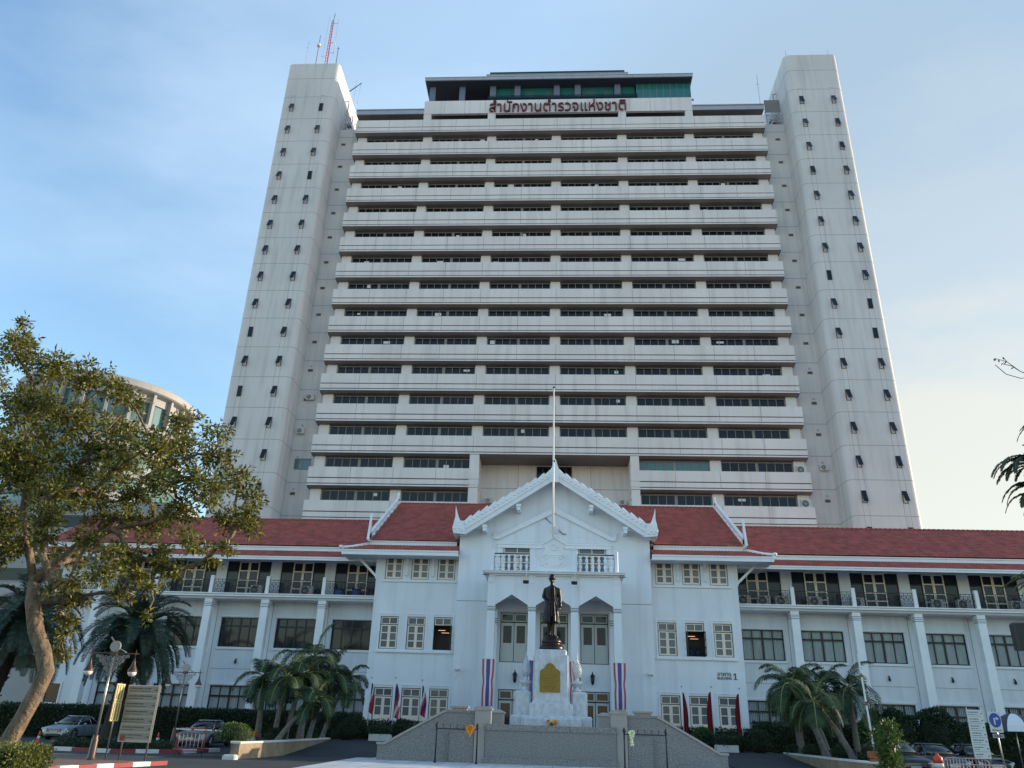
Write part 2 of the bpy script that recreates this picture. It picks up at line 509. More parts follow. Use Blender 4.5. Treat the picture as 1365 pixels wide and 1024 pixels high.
def box_leaves(x0, x1, y0, y1, z0, z1, dens, L, W, jitter=.06, faces='ftlr'):
    Ps = []; Ds = []
    def face(n, fx, fy, fz, nrm):
        n = max(8, int(n))
        u = RNG.uniform(0, 1, n); v = RNG.uniform(0, 1, n)
        P = np.stack([fx(u, v), fy(u, v), fz(u, v)], 1) + RNG.normal(size=(n, 3)) * jitter
        D = np.array(nrm) * .8 + RNG.normal(size=(n, 3)) * .8
        Ps.append(P); Ds.append(D)
    o = lambda c: (lambda u, v: np.full_like(u, c))
    X = lambda u, v: x0 + (x1 - x0) * u
    Z = lambda u, v: z0 + (z1 - z0) * v
    Yv = lambda u, v: y0 + (y1 - y0) * v
    if 'f' in faces: face(dens * (x1 - x0) * (z1 - z0), X, o(y0), Z, (0, -1, 0))
    if 't' in faces: face(dens * (x1 - x0) * (y1 - y0), X, Yv, o(z1), (0, 0, 1))
    Yu = lambda u, v: y0 + (y1 - y0) * u
    if 'l' in faces: face(dens * (y1 - y0) * (z1 - z0), o(x0), Yu, Z, (-1, 0, 0))
    if 'r' in faces: face(dens * (y1 - y0) * (z1 - z0), o(x1), Yu, Z, (1, 0, 0))
    P = np.concatenate(Ps); D = np.concatenate(Ds); n = len(P)
    return leaf_arrays(P, D, RNG.uniform(.7, 1.3, n) * L, RNG.uniform(.7, 1.2, n) * W)

def ell_leaves(c, r, n, L, W):
    q = RNG.normal(size=(n, 3)); q /= np.linalg.norm(q, axis=1, keepdims=True)
    q[:, 2] = np.where(q[:, 2] < -.5, -q[:, 2], q[:, 2])
    wob = 1 + .07 * np.sin(q[:, 0] * 5 + c[0]) + .06 * np.sin(q[:, 2] * 7 + c[1])
    P = np.array(c) + q * np.array(r) * (wob * RNG.uniform(.9, 1.05, n))[:, None]
    return leaf_arrays(P, q + RNG.normal(size=(n, 3)) * .7, RNG.uniform(.7, 1.3, n) * L, RNG.uniform(.7, 1.2, n) * W)

def hedge(name, label, x0, x1, y0, y1, z0, z1, mt='leafdark', dens=230, L=.12, W=.07, faces='ftlr', group=None, cat='hedge'):
    h = thing(name, label, cat, ((x0 + x1) / 2, (y0 + y1) / 2, z0), group=group)
    MB().box(x0 + .06, x1 - .06, y0 + .08, y1 - .06, z0, z1 - .06).build('branches', 'hedgecore', h)
    V, F = box_leaves(x0, x1, y0, y1, z0, z1, dens, L, W, faces=faces)
    np_mesh('foliage', V, F, mt, h)
    return h

def bush(name, label, c, r, mt='leafdark', n=900, L=.10, W=.06, group=None):
    h = thing(name, label, 'bush', (c[0], c[1], c[2] - r[2]), group=group)
    MB().ell(c, (r[0] * .86, r[1] * .86, r[2] * .86), 14).build('branches', 'hedgecore', h)
    V, F = ell_leaves(c, r, n, L, W)
    np_mesh('foliage', V, F, mt, h)
    return h

# ================================================================== GROUND
g = MB(); g.add([(-1500, -300, 0), (1500, -300, 0), (1500, 3000, 0), (-1500, 3000, 0)], [(0, 1, 2, 3)])
struct(g.build('ground', 'cityground'))
g = MB(); g.add([(-70, -14, .004), (75, -14, .004), (75, 72, .004), (-70, 72, .004)], [(0, 1, 2, 3)])
struct(g.build('road', 'asphalt'))
p = MB(); p.prism([(-9.6, 26), (9.6, 26), (9.6, 46), (-9.6, 46)], .008, .035, 'z')
for k in range(1, 10): p.box(-9.6, 9.6, 26 + 2 * k, 26.02 + 2 * k, .0352, .038, 1)
for k in range(-7, 8): p.box(k * 1.25 - .01, k * 1.25 + .01, 26, 46, .0382, .040, 1)
struct(p.build('plaza_paving', ['paving', 'joint']))
# raised forecourt at the portico and the two ramps up to it
f = MB(); f.box(-13.3, 13.3, 50.0, 57.0, 0.006, .60)
struct(f.build('forecourt', 'asphalt'))
for s_ in (-1, 1):
    r_ = MB()
    r_.prism([(41.5, .010), (49.998, .010), (49.998, .60)], s_ * 8.9, s_ * 13.2, 'x')
    struct(r_.build('ramp', 'asphalt'))

# ================================================================== OFFICE TOWER
tower = thing('office_tower', 'tall cream office tower with stacked balcony bands and two windowless end shafts', 'tower', (0, 76, 0))
TF = 75.2
# main body behind the bands
b = MB()
b.box(-25.0, 25.0, 76.36, 92, 27.0, 70.8)
b.box(-25.0, -7.75, 76.36, 92, 0, 27.0); b.box(7.55, 25.0, 76.36, 92, 0, 27.0)
b.box(-7.75, 7.55, 78.4, 92, 0, 27.0)
b.build('core_wall', 'conc', tower)
# side faces of the recessed centre, flush piers
for x0, x1, lb in ((-8.72, -7.75, 0), (7.55, 8.42, 0)):
    MB().box(x0, x1, 75.26, 76.358, 14, 27.0).build('pier', 'conc', tower)
b = MB()
for z in (24.2, 22.0): b.box(-7.74, 7.54, 78.39, 78.40, z, z + .05)
for x in (-3.9, 3.7): b.box(x, x + .04, 78.385, 78.40, 14, 27.0)
b.build('joint', 'joint', tower)
w_ = MB(); w_.wall(-1.95, 1.72, 24.0, 26.6, 78.25, 78.37, [(-1.85 + i * .6, -1.35 + i * .6, 24.0, 26.5) for i in range(6)])
wo = w_.build('window', 'darkframe', tower)
MB().box(-1.9, 1.7, 78.375, 78.385, 24, 26.55).build('pane', 'tint', wo)

PROF = [(0, 0), (0, -1.10), (.12, -1.11), (.12, -1.20), (0, -1.21), (0, -1.70), (.12, -1.71), (.12, -1.79), (0, -1.80), (0, -1.95), (.42, -2.12),
        (1.158, -2.12), (1.158, -1.9), (.25, -1.6), (.25, 0)]
def parapet(x0, x1, z, cut=.0):
    e = MB()
    e.prism([(TF + a, z + c) for a, c in PROF], x0, x1, 'x')
    # underside faces coloured dark to stand in for their shade
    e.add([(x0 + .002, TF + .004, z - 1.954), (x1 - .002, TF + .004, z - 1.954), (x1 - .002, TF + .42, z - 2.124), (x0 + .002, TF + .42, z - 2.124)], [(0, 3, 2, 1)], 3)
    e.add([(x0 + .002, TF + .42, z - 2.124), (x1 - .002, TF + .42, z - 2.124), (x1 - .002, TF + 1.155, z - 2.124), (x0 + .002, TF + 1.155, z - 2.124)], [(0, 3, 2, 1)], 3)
    # dark lines in the two grooves
    for za in (1.121, 1.721):
        e.box(x0 + .001, x1 - .001, TF + .113, TF + .119, z - za - .068, z - za + .009, 1)
    # vertical panel joints
    n = max(2, round((x1 - x0) / 4.1))
    for i in range(1, n):
        x = x0 + (x1 - x0) * i / n
        e.box(x - .018, x + .018, TF - .003, TF + .002, z - 1.09, z - .0, 2)
        e.box(x - .018, x + .018, TF - .003, TF + .002, z - 1.69, z - 1.22, 2)
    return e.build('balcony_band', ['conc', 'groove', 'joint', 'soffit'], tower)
ZT = [70.87 - 3.5 * k for k in range(15)]
for k in range(13): parapet(-25.25, 25.2, ZT[k])
for k in (13, 14):
    parapet(-25.25, -7.72, ZT[k]); parapet(7.52, 25.2, ZT[k])
parapet(-25.25, -7.72, ZT[14] - 3.5); parapet(7.52, 25.2, ZT[14] - 3.5)
# soffit of the band over the recessed centre
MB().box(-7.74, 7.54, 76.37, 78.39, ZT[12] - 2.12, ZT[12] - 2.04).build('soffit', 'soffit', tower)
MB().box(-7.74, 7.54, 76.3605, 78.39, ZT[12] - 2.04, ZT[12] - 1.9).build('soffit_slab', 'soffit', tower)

# window strips: columns and glazing between bands
cx = [-24.45, -16.2, -8.15, -.12, 7.95, 16.15, 24.45]
def win_bay(wd, h, green=False):
    fr = MB(); pn = MB()
    # frames: centre mullion and 6 or 8 lights
    holes = []
    half = wd / 2 - .14
    for side in (-1, 1):
        a = -wd / 2 + .08 if side < 0 else .12
        e_ = -.12 if side < 0 else wd / 2 - .08
        nn = 4 if wd > 6 else 3
        for i in range(nn):
            lo = a + (e_ - a) * i / nn + .03; hi = a + (e_ - a) * (i + 1) / nn - .03
            holes.append((lo, hi, .06, h - .10))
    fr.wall(-wd / 2, wd / 2, 0, h, 0, .07, holes)
    for hh in holes:
        t_ = random.uniform(-.004, .004)
        pn.add([(hh[0] - .02, .05, hh[2] - .02), (hh[1] + .02, .05 + t_, hh[2] - .02), (hh[1] + .02, .05 + t_, hh[3] + .02), (hh[0] - .02, .05, hh[3] + .02)], [(0, 1, 2, 3)])
    return fr, pn
wm = {}
for i in range(6):
    wd = round(cx[i + 1] - cx[i] - 1.12, 2)
    if wd not in wm:
        fr, pn = win_bay(wd, 1.5)
        wm[wd] = (fr.mesh('window_frame', ['alum']), pn.mesh('window_pane', ['tint']), pn.mesh('window_pane', ['tintg']))
colm = MB().box(-.55, .55, 75.98, 76.355, 0, 1.42).mesh('column', ['conc'], (0, 76, 0))
for k in range(14):
    zb = ZT[k + 1] - .2
    for i in range(6):
        if k >= 12 and i in (2, 3): continue
        wd = round(cx[i + 1] - cx[i] - 1.12, 2)
        fo = link('window', wm[wd][0], tower, ((cx[i] + cx[i + 1]) / 2, 76.20 - 76, zb))
        link('pane', wm[wd][2 if (k == 12 and i == 4) else 1], fo)
        if random.random() < .45:
            bl_ = MB(); q_ = random.uniform(.2, wd / 2 - .8)
            q_ = random.choice((q_, -q_ - .6)); zb_ = random.choice((.5, .8, .95)); bl_.box(q_, q_ + random.uniform(.3, .8), .03, .04, zb_, zb_ + random.uniform(.2, .45))
            link('blind', bl_.mesh('blind', ['blind']), fo)
    for i, x in enumerate(cx):
        if k >= 12 and i == 3: continue
        if k >= 12 and i in (2, 4): continue
        link('column', colm, tower, (x, 0, ZT[k + 1] - .05))
# end-of-row AC units and a few fittings stand on their own (see below)

# ---- end shafts
def shaft(sgn):
    x0, x1 = (-34.55, -27.87) if sgn < 0 else (28.0, 34.4)
    y0, y1 = 73.4, 88.0
    r_ = .62
    def rr(cx_, cy_, a0, a1):
        return [(cx_ + r_ * math.cos(R(a)), cy_ + r_ * math.sin(R(a))) for a in np.linspace(a0, a1, 7)]
    poly = rr(x0 + r_, y0 + r_, 180, 270) + rr(x1 - r_, y0 + r_, 270, 360) + [(x1, y1), (x0, y1)]
    e = MB()
    ns = len(poly)
    zs = [0, 78.6, 79.05]
    rgs = [[(p_[0], p_[1], 0) for p_ in poly], [(p_[0], p_[1], 78.7) for p_ in poly],
           [(p_[0] + (.3 if p_[0] < (x0 + x1) / 2 else -.3), p_[1] + (.35 if p_[1] < 80 else -.3), 79.05) for p_ in poly]]
    e.rings(rgs, 0, True, False)
    jt = MB()
    for z in [76.17] + [73.13 - 3.5 * k for k in range(20)]:
        if z < 4: break
        o = .004
        pts = [(p_[0], p_[1], z) for p_ in poly[:14]]
        # joint ring following the rounded corners
        ring1 = []; 
        for (a_, b_) in ((poly[0], 0),): pass
        cxm = (x0 + x1) / 2
        outer = [(x0 - o, y1)] + [(cxm + (p_[0] - cxm) * (1 + o / 3.3), p_[1] - (o if p_[1] < y0 + r_ else 0)) for p_ in poly[:14]] + [(x1 + o, y1)]
        for i in range(len(outer) - 1):
            a_, b_ = outer[i], outer[i + 1]
            jt.add([(a_[0], a_[1], z - .022), (b_[0], b_[1], z - .022), (b_[0], b_[1], z + .022), (a_[0], a_[1], z + .022)], [(0, 1, 2, 3)])
    cols = (-33.13, -29.42) if sgn < 0 else (29.32, 33.08)
    for c_ in cols:
        for dx in (-.26, .26):
            jt.box(c_ + dx * 1. - .012, c_ + dx * 1. + .012, y0 - .004, y0 + .01, 3, 73.12)
    e.add(jt.v, jt.f, 1)
    e.build('end_shaft', ['conc2', 'joint'], tower)
    return cols
SH = shaft(-1) + shaft(1)
# awning windows hinged at the top, opened outwards
def awning(open_):
    fr = MB(); fr.wall(-.22, .22, 0, 1.22, -.02, .10, [(-.18, .18, .04, 1.18)])
    fr.box(-.20, .20, .05, .08, .02, 1.2, 1)
    sh = MB()
    a = open_
    top = Vector((0, -.03, 1.2)); dn = Vector((0, -math.sin(a), -math.cos(a)))
    ce = top + dn * .58
    nrm = Vector((0, -math.cos(a), math.sin(a)))
    sh.obox(ce, Vector((.215, 0, 0)), dn * .58, nrm * .02)
    pn = MB(); pn.obox(ce + nrm * .022, Vector((.165, 0, 0)), dn * .52, nrm * .004)
    return fr, sh, pn
AW = []
for a in (R(24), R(16), R(3)):
    fr, sh, pn = awning(a)
    AW.append((fr.mesh('awning_window', ['darkframe', 'tint']), sh.mesh('sash', ['darkframe']), pn.mesh('glass', ['tint'])))
cl = MB(); cl.box(-.28, .28, 73.395, 73.399, 0, .045)
clm = cl.mesh('drip_line', ['joint'], (0, 76, 0))
for ci, x in enumerate(SH):
    link('drip_line', clm, tower, (x, -.003, 73.30))
    for k in range(16):
        z = 70.85 - 3.5 * k
        if z < 17.5: continue
        a_ = AW[0] if random.random() < .75 else AW[random.choice((1, 2))]
        if ci == 1 and k in (0, 3): a_ = AW[2]
        o_ = link('awning_window', a_[0], tower, (x, 73.385 - 76, z))
        link('sash', a_[1], o_); link('glass', a_[2], o_)

# ---- recessed link walls with small vents
for sgn in (-1, 1):
    x0, x1 = (-27.868, -25.002) if sgn < 0 else (25.002, 27.998)
    j = MB(); j.box(x0, x1, 76.75, 90, 0, 70.8)
    for k in range(18): j.box(x0, x1, 76.746, 76.749, 69.55 - 3.5 * k, 69.6 - 3.5 * k, 1)
    j.build('link_wall', ['conc2', 'joint'], tower)
    vx = -27.07 if sgn < 0 else 27.03
    vx += .0 if sgn < 0 else 0
    for k in range(14):
        z = 68.4 - 3.5 * k
        if z < 20: break
        v_ = MB(); v_.wall(vx - .27, vx + .27, z - .16, z + .16, 76.70, 76.749, [(vx - .22, vx + .22, z - .11, z + .11)])
        v_.box(vx - .22, vx + .22, 76.74, 76.748, z - .11, z + .11, 1)
        for s2 in range(3): v_.box(vx - .22, vx + .22, 76.705, 76.72, z - .09 + .07 * s2, z - .075 + .07 * s2, 0)
        v_.build('vent', ['alum', 'groove'], tower)
        if k > 8: MB().box(vx - .12, vx + .12, 76.70, 76.749, z + .42, z + .6).build('vent', 'fascia', tower)
# small green window low on the left link wall
f_ = MB(); f_.wall(-27.35, -25.6, 25.5, 26.7, 76.68, 76.749, [(-27.28, -26.5, 25.57, 26.63), (-26.44, -25.67, 25.57, 26.63)])
fo = f_.build('window', 'alum', tower); MB().box(-27.3, -25.65, 76.73, 76.745, 25.55, 26.65).build('pane', 'tintg', fo)

# ---- top: sign band, fascias, penthouse
b = MB()
b.box(-16.8, 16.65, TF, TF + .35, 71.80, 73.88)
for i in range(1, 13):
    x = -16.8 + 33.45 * i / 13
    b.box(x - .015, x + .015, TF - .003, TF + .001, 71.81, 73.87, 1)
b.build('sign_band', ['conc', 'joint'], tower)
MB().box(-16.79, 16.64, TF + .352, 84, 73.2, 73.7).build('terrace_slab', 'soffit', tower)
for x0, x1 in ((-16.8, -15.85), (-8.7, -7.75), (7.55, 8.48), (15.75, 16.65)):
    MB().box(x0, x1, TF + .03, TF + .8, 70.88, 71.798).build('column', 'conc', tower)
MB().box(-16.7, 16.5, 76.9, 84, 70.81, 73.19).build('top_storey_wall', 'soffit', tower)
for x0, x1 in ((-25.45, -16.82), (16.67, 25.4)):
    e = MB(); e.box(x0, x1, TF + .05, TF + .2, 71.9, 72.55)
    n = 24
    for i in range(n):
        xa = x0 + (x1 - x0) * i / n
        e.box(xa, xa + .04, TF + .02, TF + .048, 71.92, 72.53)
    e.box(x0, x1, TF - .05, 77.5, 72.552, 72.66, 1)
    e.box(x0, x1, TF + .202, 82, 71.95, 72.548, 2)
    e.build('eaves_fascia', ['fascia', 'fascia', 'soffit'], tower)
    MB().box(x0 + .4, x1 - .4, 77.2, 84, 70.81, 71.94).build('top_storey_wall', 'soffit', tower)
PH = thing
e = MB()
e.box(-17.2, 17.2, 75.9, 88, 78.05, 78.50); e.box(-17.25, 17.25, 75.85, 88.05, 78.502, 78.56, 1)
for i in range(1, 9): e.box(-17.2 + 34.4 * i / 9 - .015, -17.2 + 34.4 * i / 9 + .015, 75.893, 75.9, 78.06, 78.49, 2)
e.build('penthouse_roof', ['fascia', 'fascia', 'groove'], tower)
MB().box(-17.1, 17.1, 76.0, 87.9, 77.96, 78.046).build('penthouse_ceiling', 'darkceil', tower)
e = MB(); e.box(-9.3, 9.1, 76.8, 86, 78.80 + .5, 79.75 + .0); e.box(-9.35, 9.15, 76.75, 86, 79.752, 79.82, 1)
for i in range(1, 7): e.box(-9.3 + 18.4 * i / 7 - .015, -9.3 + 18.4 * i / 7 + .015, 76.793, 76.8, 79.32, 79.74, 2)
e.box(-9.0, 8.8, 77.6, 85.8, 78.562, 79.298, 3)
e.build('upper_roof', ['fascia', 'fascia', 'groove', 'soffit'], tower)
MB().box(-8.9, 8.7, 76.95, 76.98, 79.83, 80.35).build('roof_glass_rail', 'tealglass', tower)
MB().box(-16.6, 16.4, 80.5, 87.9, 73.71, 77.95).build('penthouse_wall', 'bluecol', tower)
for x in (-16.3, -12.4, -8.4, -5.2, -.1, 2.6, 7.7):
    MB().box(x - .38, x + .38, 76.95, 77.3, 73.71, 77.95).build('penthouse_column', 'bluecol', tower)
for x0, x1 in ((-4.2, -3.0), (-1.6, -.5), (3.2, 5.0), (5.9, 7.2)):
    MB().box(x0, x1, 77.36, 77.40, 73.72, 77.3).build('penthouse_curtain', 'tintg', tower)
e = MB(); 
for i in range(9):
    x = 10.1 + 6.9 * i / 8 if i < 9 else 0
    e.box(x, x + .02, 76.95, 76.965, 73.71, 77.94)
e.build('glass_room_mullions', 'fascia', tower)
MB().box(10.1, 17.0, 76.97, 76.99, 73.71, 77.94).build('glass_room_front', 'tealsolid', tower)
MB().box(16.97, 16.995, 77.0, 80.4, 73.71, 77.94).build('glass_room_side', 'tealsolid', tower)
e = MB()
for z in (74.6, 75.05): e.box(-8.9, 10.09, 75.7, 75.75, z, z + .05)
for i in range(13): e.box(-8.9 + i * 1.57, -8.85 + i * 1.57, 75.7, 75.75, 73.71, 75.05)
e.build('terrace_railing', 'tealglass', tower)
e = MB(); e.box(-8.88, 10.07, 75.755, 75.77, 73.9, 75.0); e.build('terrace_glass', 'tealglass', tower)
MB().box(-8.6, 10.0, 77.42, 77.46, 73.72, 77.94).build('penthouse_glazing', 'tealsolid', tower)
MB().box(-16.9, 17.0, 75.56, 75.62, 73.71, 73.98).build('terrace_kerb', 'bluecol', tower)
# louvred plant screen beside the right shaft
e = MB()
for i in range(8): e.obox((26.75, 76.3, 72.5 + i * .23), (.95, 0, 0), (0, .10, -.06), (0, .012, .02))
for x in (25.85, 26.7, 27.6): e.box(x, x + .06, 76.36, 76.42, 70.81, 74.3)
for i in range(5): e.box(25.8, 27.7, 76.38, 76.42, 70.9 + i * .35, 70.98 + i * .35)
e.build('louvred_screen', 'fascia', tower)
# roof-top pipes and brackets against the shafts' inner walls
for sgn in (-1, 1):
    e = MB()
    xw = -27.8 if sgn < 0 else 27.93
    for i in range(9):
        yy = 77.6 + i * .75
        zt = 74.6 + random.uniform(-1.0, 1.9)
        xx = xw + (-sgn) * random.uniform(.12, .5)
        e.tube([(xx, yy, 70.81), (xx, yy, zt), (xw, yy + .2, zt + .25)], .07, 6, 0)
    for i in range(5):
        z = 71.6 + i * .75
        e.tube([(xw - sgn * .25, 77.3, z), (xw - sgn * .25, 83.5, z + random.uniform(-.3, .3))], .05, 6, 0)
    for i in range(7):
        a_ = random.uniform(77.5, 83.5)
        e.box(xw - sgn * .1, xw - sgn * .8, a_, a_ + .5, 71.0 + i * .4, 71.35 + i * .4)
    e.build('pipework', 'steel', tower)

# letters on the sign band
def text_mesh(body, size, extrude, width=None, bold=0., font=None):
    c = bpy.data.curves.new('txt', 'FONT')
    c.body = body; c.size = size; c.extrude = extrude; c.offset = bold
    c.align_x = 'LEFT'
    o = bpy.data.objects.new('txt', c); COL.objects.link(o)
    dg = bpy.context.evaluated_depsgraph_get()
    me = bpy.data.meshes.new_from_object(o.evaluated_get(dg))
    bpy.data.objects.remove(o)
    co = np.empty(len(me.vertices) * 3, dtype=np.float32); me.vertices.foreach_get('co', co); co = co.reshape(-1, 3)
    return me, co
def place_text(name, body, x0, x1, z0, z1, y, mt, parent, thick, bold=0.):
    """letters facing -Y filling the rectangle"""
    me, co = text_mesh(body, 1., .5, bold=bold)
    mn, mx = co.min(0), co.max(0)
    ox, oy, oz = worldloc(parent)
    n = np.empty_like(co)
    n[:, 0] = x0 + (co[:, 0] - mn[0]) / (mx[0] - mn[0]) * (x1 - x0) - ox
    n[:, 2] = z0 + (co[:, 1] - mn[1]) / (mx[1] - mn[1]) * (z1 - z0) - oz
    n[:, 1] = y - (co[:, 2] - mn[2]) / max(1e-6, mx[2] - mn[2]) * thick - oy
    me.vertices.foreach_set('co', n.ravel()); me.materials.clear(); me.materials.append(M[mt])
    me.name = name; me.update()
    return link(name, me, parent)
place_text('lettering', '\u0e2a\u0e33\u0e19\u0e31\u0e01\u0e07\u0e32\u0e19\u0e15\u0e33\u0e23\u0e27\u0e08\u0e41\u0e2b\u0e48\u0e07\u0e0a\u0e32\u0e15\u0e34',
           -8.55, 8.5, 71.86, 73.85, 75.15, 'signred', tower, .16, bold=.004)
ob = None

# masts and aerials on the left shaft
def mast(name, label, base, h, r, mt, crosses=(), group=None):
    t = thing(name, label, 'antenna', base, group=group)
    e = MB(); e.tube([base, (base[0], base[1], base[2] + h)], [r, r * .7], 6)
    e.build('pole', mt, t)
    for (z, l, a) in crosses:
        q = MB(); q.tube([(base[0] - l * math.cos(a), base[1] - l * math.sin(a), base[2] + z), (base[0] + l * math.cos(a), base[1] + l * math.sin(a), base[2] + z)], r * .6, 5)
        q.build('cross_arm', mt, t)
    return t
gm = 'antennas on the left shaft of the tower'
t = thing('radio_mast', 'red lattice radio mast, tallest of the antennas on the tower roof', 'antenna', (-31.55, 78, 79.0), group=gm)
e = MB()
for i, (dx, dy) in enumerate(((-.22, 0), (.22, 0), (0, .35))):
    e.tube([(-31.55 + dx, 78 + dy, 79.0), (-31.55 + dx * .5, 78 + dy * .5, 91.6)], .05, 5)
for i in range(22):
    z = 79.4 + i * .55; s1 = 1 - (z - 79) / 26
    e.tube([(-31.55 - .22 * s1, 78, z), (-31.55 + .22 * s1, 78, z + .5)], .028, 4)
    e.tube([(-31.55 + .22 * s1, 78, z), (-31.55, 78 + .35 * s1, z + .5)], .028, 4)
e.build('lattice', 'redmast', t)
e = MB(); e.tube([(-31.5, 78, 91.5), (-31.4, 78, 92.9)], .04, 5); e.build('tip', 'iron', t)
e = MB()
for z, x in ((91.0, -30.65), (87.4, -30.75), (85.5, -30.5)): e.tube([(-31.5, 78, z), (x, 77.6, z - .5)], .035, 5)
e.tube([(-30.6, 77.6, 91.4), (-30.6, 77.6, 84.8)], .03, 5)
e.build('side_aerial', 'fascia', t)
mast('whip_antenna', 'thin pale whip antenna just left of the red lattice mast', (-32.35, 78.5, 79), 14.2, .035, 'fascia', ((6.4, .3, 0),), gm)
t = mast('pole_antenna', 'short red and white pole antenna with a round drum near its top', (-32.82, 77.6, 79), 9.3, .06, 'redmast', (), gm)
MB().lathe([(.0, 0), (.28, 0), (.28, .35), (0, .35)], (-32.82, 77.6, 86.3), 10).build('drum', 'poleW', t)
mast('whip_antenna', 'short grey whip antenna near the outer edge of the left shaft', (-34.0, 77, 79), 7.6, .035, 'fascia', ((6.4, .2, .4),), gm)
mast('pole_antenna', 'stubby dark antenna at the inner corner of the left shaft roof', (-29.6, 76.5, 79), 5.9, .05, 'iron', ((5.6, .18, 0),), gm)
t = mast('aerial_boom', 'slanting aerial boom behind the left shaft above the roof pipes', (-29.4, 85, 79), 8.4, .035, 'fascia', (), 'antennas behind the roof edge')
MB().tube([(-30.4, 85, 85.2), (-28.6, 85, 86.9)], .07, 6).build('boom', 'iron', t)
MB().tube([(-28.7, 85, 86.8), (-28.8, 85, 83)], .03, 5).build('dropper', 'fascia', t)
mast('ladder_antenna', 'slim lattice aerial beside the right shaft above the louvred screen', (27.9, 84, 72.0), 14.2, .06, 'fascia', ((12.5, .25, 0), (9, .25, 0), (6, .25, 0)), 'antennas behind the roof edge')
mast('lightning_rod', 'tiny lightning rod on the inner corner of the right shaft', (28.7, 74.5, 79), 1.6, .02, 'iron')
mast('lightning_rod', 'tiny lightning rod near the outer corner of the right shaft', (33.9, 74.5, 79), 1.6, .02, 'iron')

# ---- AC units
def ac_unit(label, loc, wd=1.0, h=.75, d=.35, group=None, dark=False):
    t = thing('ac_unit', label, 'air conditioner', loc, group=group)
    MB().cbox(loc[0] - wd / 2, loc[0] + wd / 2, loc[1] - d, loc[1], loc[2], loc[2] + h, .02).build('casing', 'acwhite', t)
    cxx = loc[0] - wd * .12; cz = loc[2] + h * .5; r = h * .40
    e = MB()
    n = 18
    e.add([(cxx + r * math.cos(2 * math.pi * k / n), loc[1] - d - .006, cz + r * math.sin(2 * math.pi * k / n)) for k in range(n)], [tuple(range(n))])
    e.build('fan_opening', 'blackplastic', t)
    e = MB()
    for q in (.35, .7, 1.0):
        pts = [(cxx + r * q * math.cos(2 * math.pi * k / n), loc[1] - d - .018, cz + r * q * math.sin(2 * math.pi * k / n)) for k in range(n + 1)]
        e.tube(pts, .010, 4)
    for k in range(6):
        a = math.pi * k / 6
        e.tube([(cxx - r * math.cos(a), loc[1] - d - .02, cz - r * math.sin(a)), (cxx + r * math.cos(a), loc[1] - d - .02, cz + r * math.sin(a))], .008, 4)
    e.build('fan_guard', 'acwhite' if not dark else 'steel', t)
    return t
ga = 'air conditioners on the tower front'
ac_unit('white air conditioner at the right end of the upper open balcony row of the tower', (24.55, 75.95, 25.35), 1.0, .85, .3, ga)
ac_unit('white air conditioner at the right end of the lowest visible balcony row of the tower', (24.6, 75.95, 21.9), 1.0, .85, .3, ga)
ac_unit('large white air conditioner beside the recessed centre, above the right roof slope', (8.0, 75.9, 21.95), 1.1, .95, .3, ga)
ac_unit('grey air conditioner low on the recessed wall left of the gable', (-6.85, 78.38, 22.6), .75, .5, .3, ga)
ac_unit('grey air conditioner low on the recessed wall right of the gable', (6.95, 78.38, 22.6), .75, .5, .3, ga)
ac_unit('dark framed air conditioner in the vent column of the left link wall', (-27.1, 76.69, 29.4), .8, .6, .3, ga)
ac_unit('dark framed air conditioner in the vent column of the right link wall', (27.05, 76.69, 26.0), .8, .6, .3, ga)
ac_unit('dented air conditioner with trailing pipes high on the left link wall', (-26.6, 76.69, 33.3), .9, .6, .3, ga)

# ================================================================== MAIN LOW BUILDING
hall = thing('office_building', 'long white three storey office building with red tiled roofs, centre gable and columned porch', 'building', (0, 57, 0))

def panes_behind(holes, y, m=0, jit=.004):
    q = MB()
    for h in holes:
        t = random.uniform(-jit, jit)
        q.add([(h[0] - .015, y, h[2] - .015), (h[1] + .015, y + t, h[2] - .015), (h[1] + .015, y + t, h[3] + .015), (h[0] - .015, y, h[3] + .015)], [(0, 1, 2, 3)], m)
    return q
def leafgrid(x0, x1, z0, z1, nx, nz, st=.055, rail=.07, zfr=None):
    hs = []
    zb = [z0 + (z1 - z0) * i / nz for i in range(nz + 1)] if zfr is None else [z0 + (z1 - z0) * q for q in zfr]
    for i in range(nx):
        a = x0 + (x1 - x0) * i / nx; b = x0 + (x1 - x0) * (i + 1) / nx
        for j in range(len(zb) - 1):
            hs.append((a + st, b - st, zb[j] + rail / 2, zb[j + 1] - rail / 2))
    return hs
STY = {}
def style(name, wd, z1, frame_mats, build):
    fr = MB(); ex = {}
    holes, extra, pane = build(fr, wd, z1)
    STY[name] = (fr.mesh('window_frame', frame_mats), panes_behind(holes, .075).mesh('window_pane', [pane]), [(nm, e.mesh(nm, mt)) for nm, e, mt in extra])
def put(name, parent, x, y, z, obj='window'):
    fr, pn, ex = STY[name]
    o = link(obj, fr, parent, (x - 0, y - 57, z))
    link('pane', pn, o)
    for nm, me in ex: link(nm, me, o)
    return o
def outer(fr, wd, h, t=.035, m=0, y0=.0, y1=.14):
    fr.wall(-wd / 2, wd / 2, 0, h, y0, y1, [(-wd / 2 + t, wd / 2 - t, t, h - t)], m)
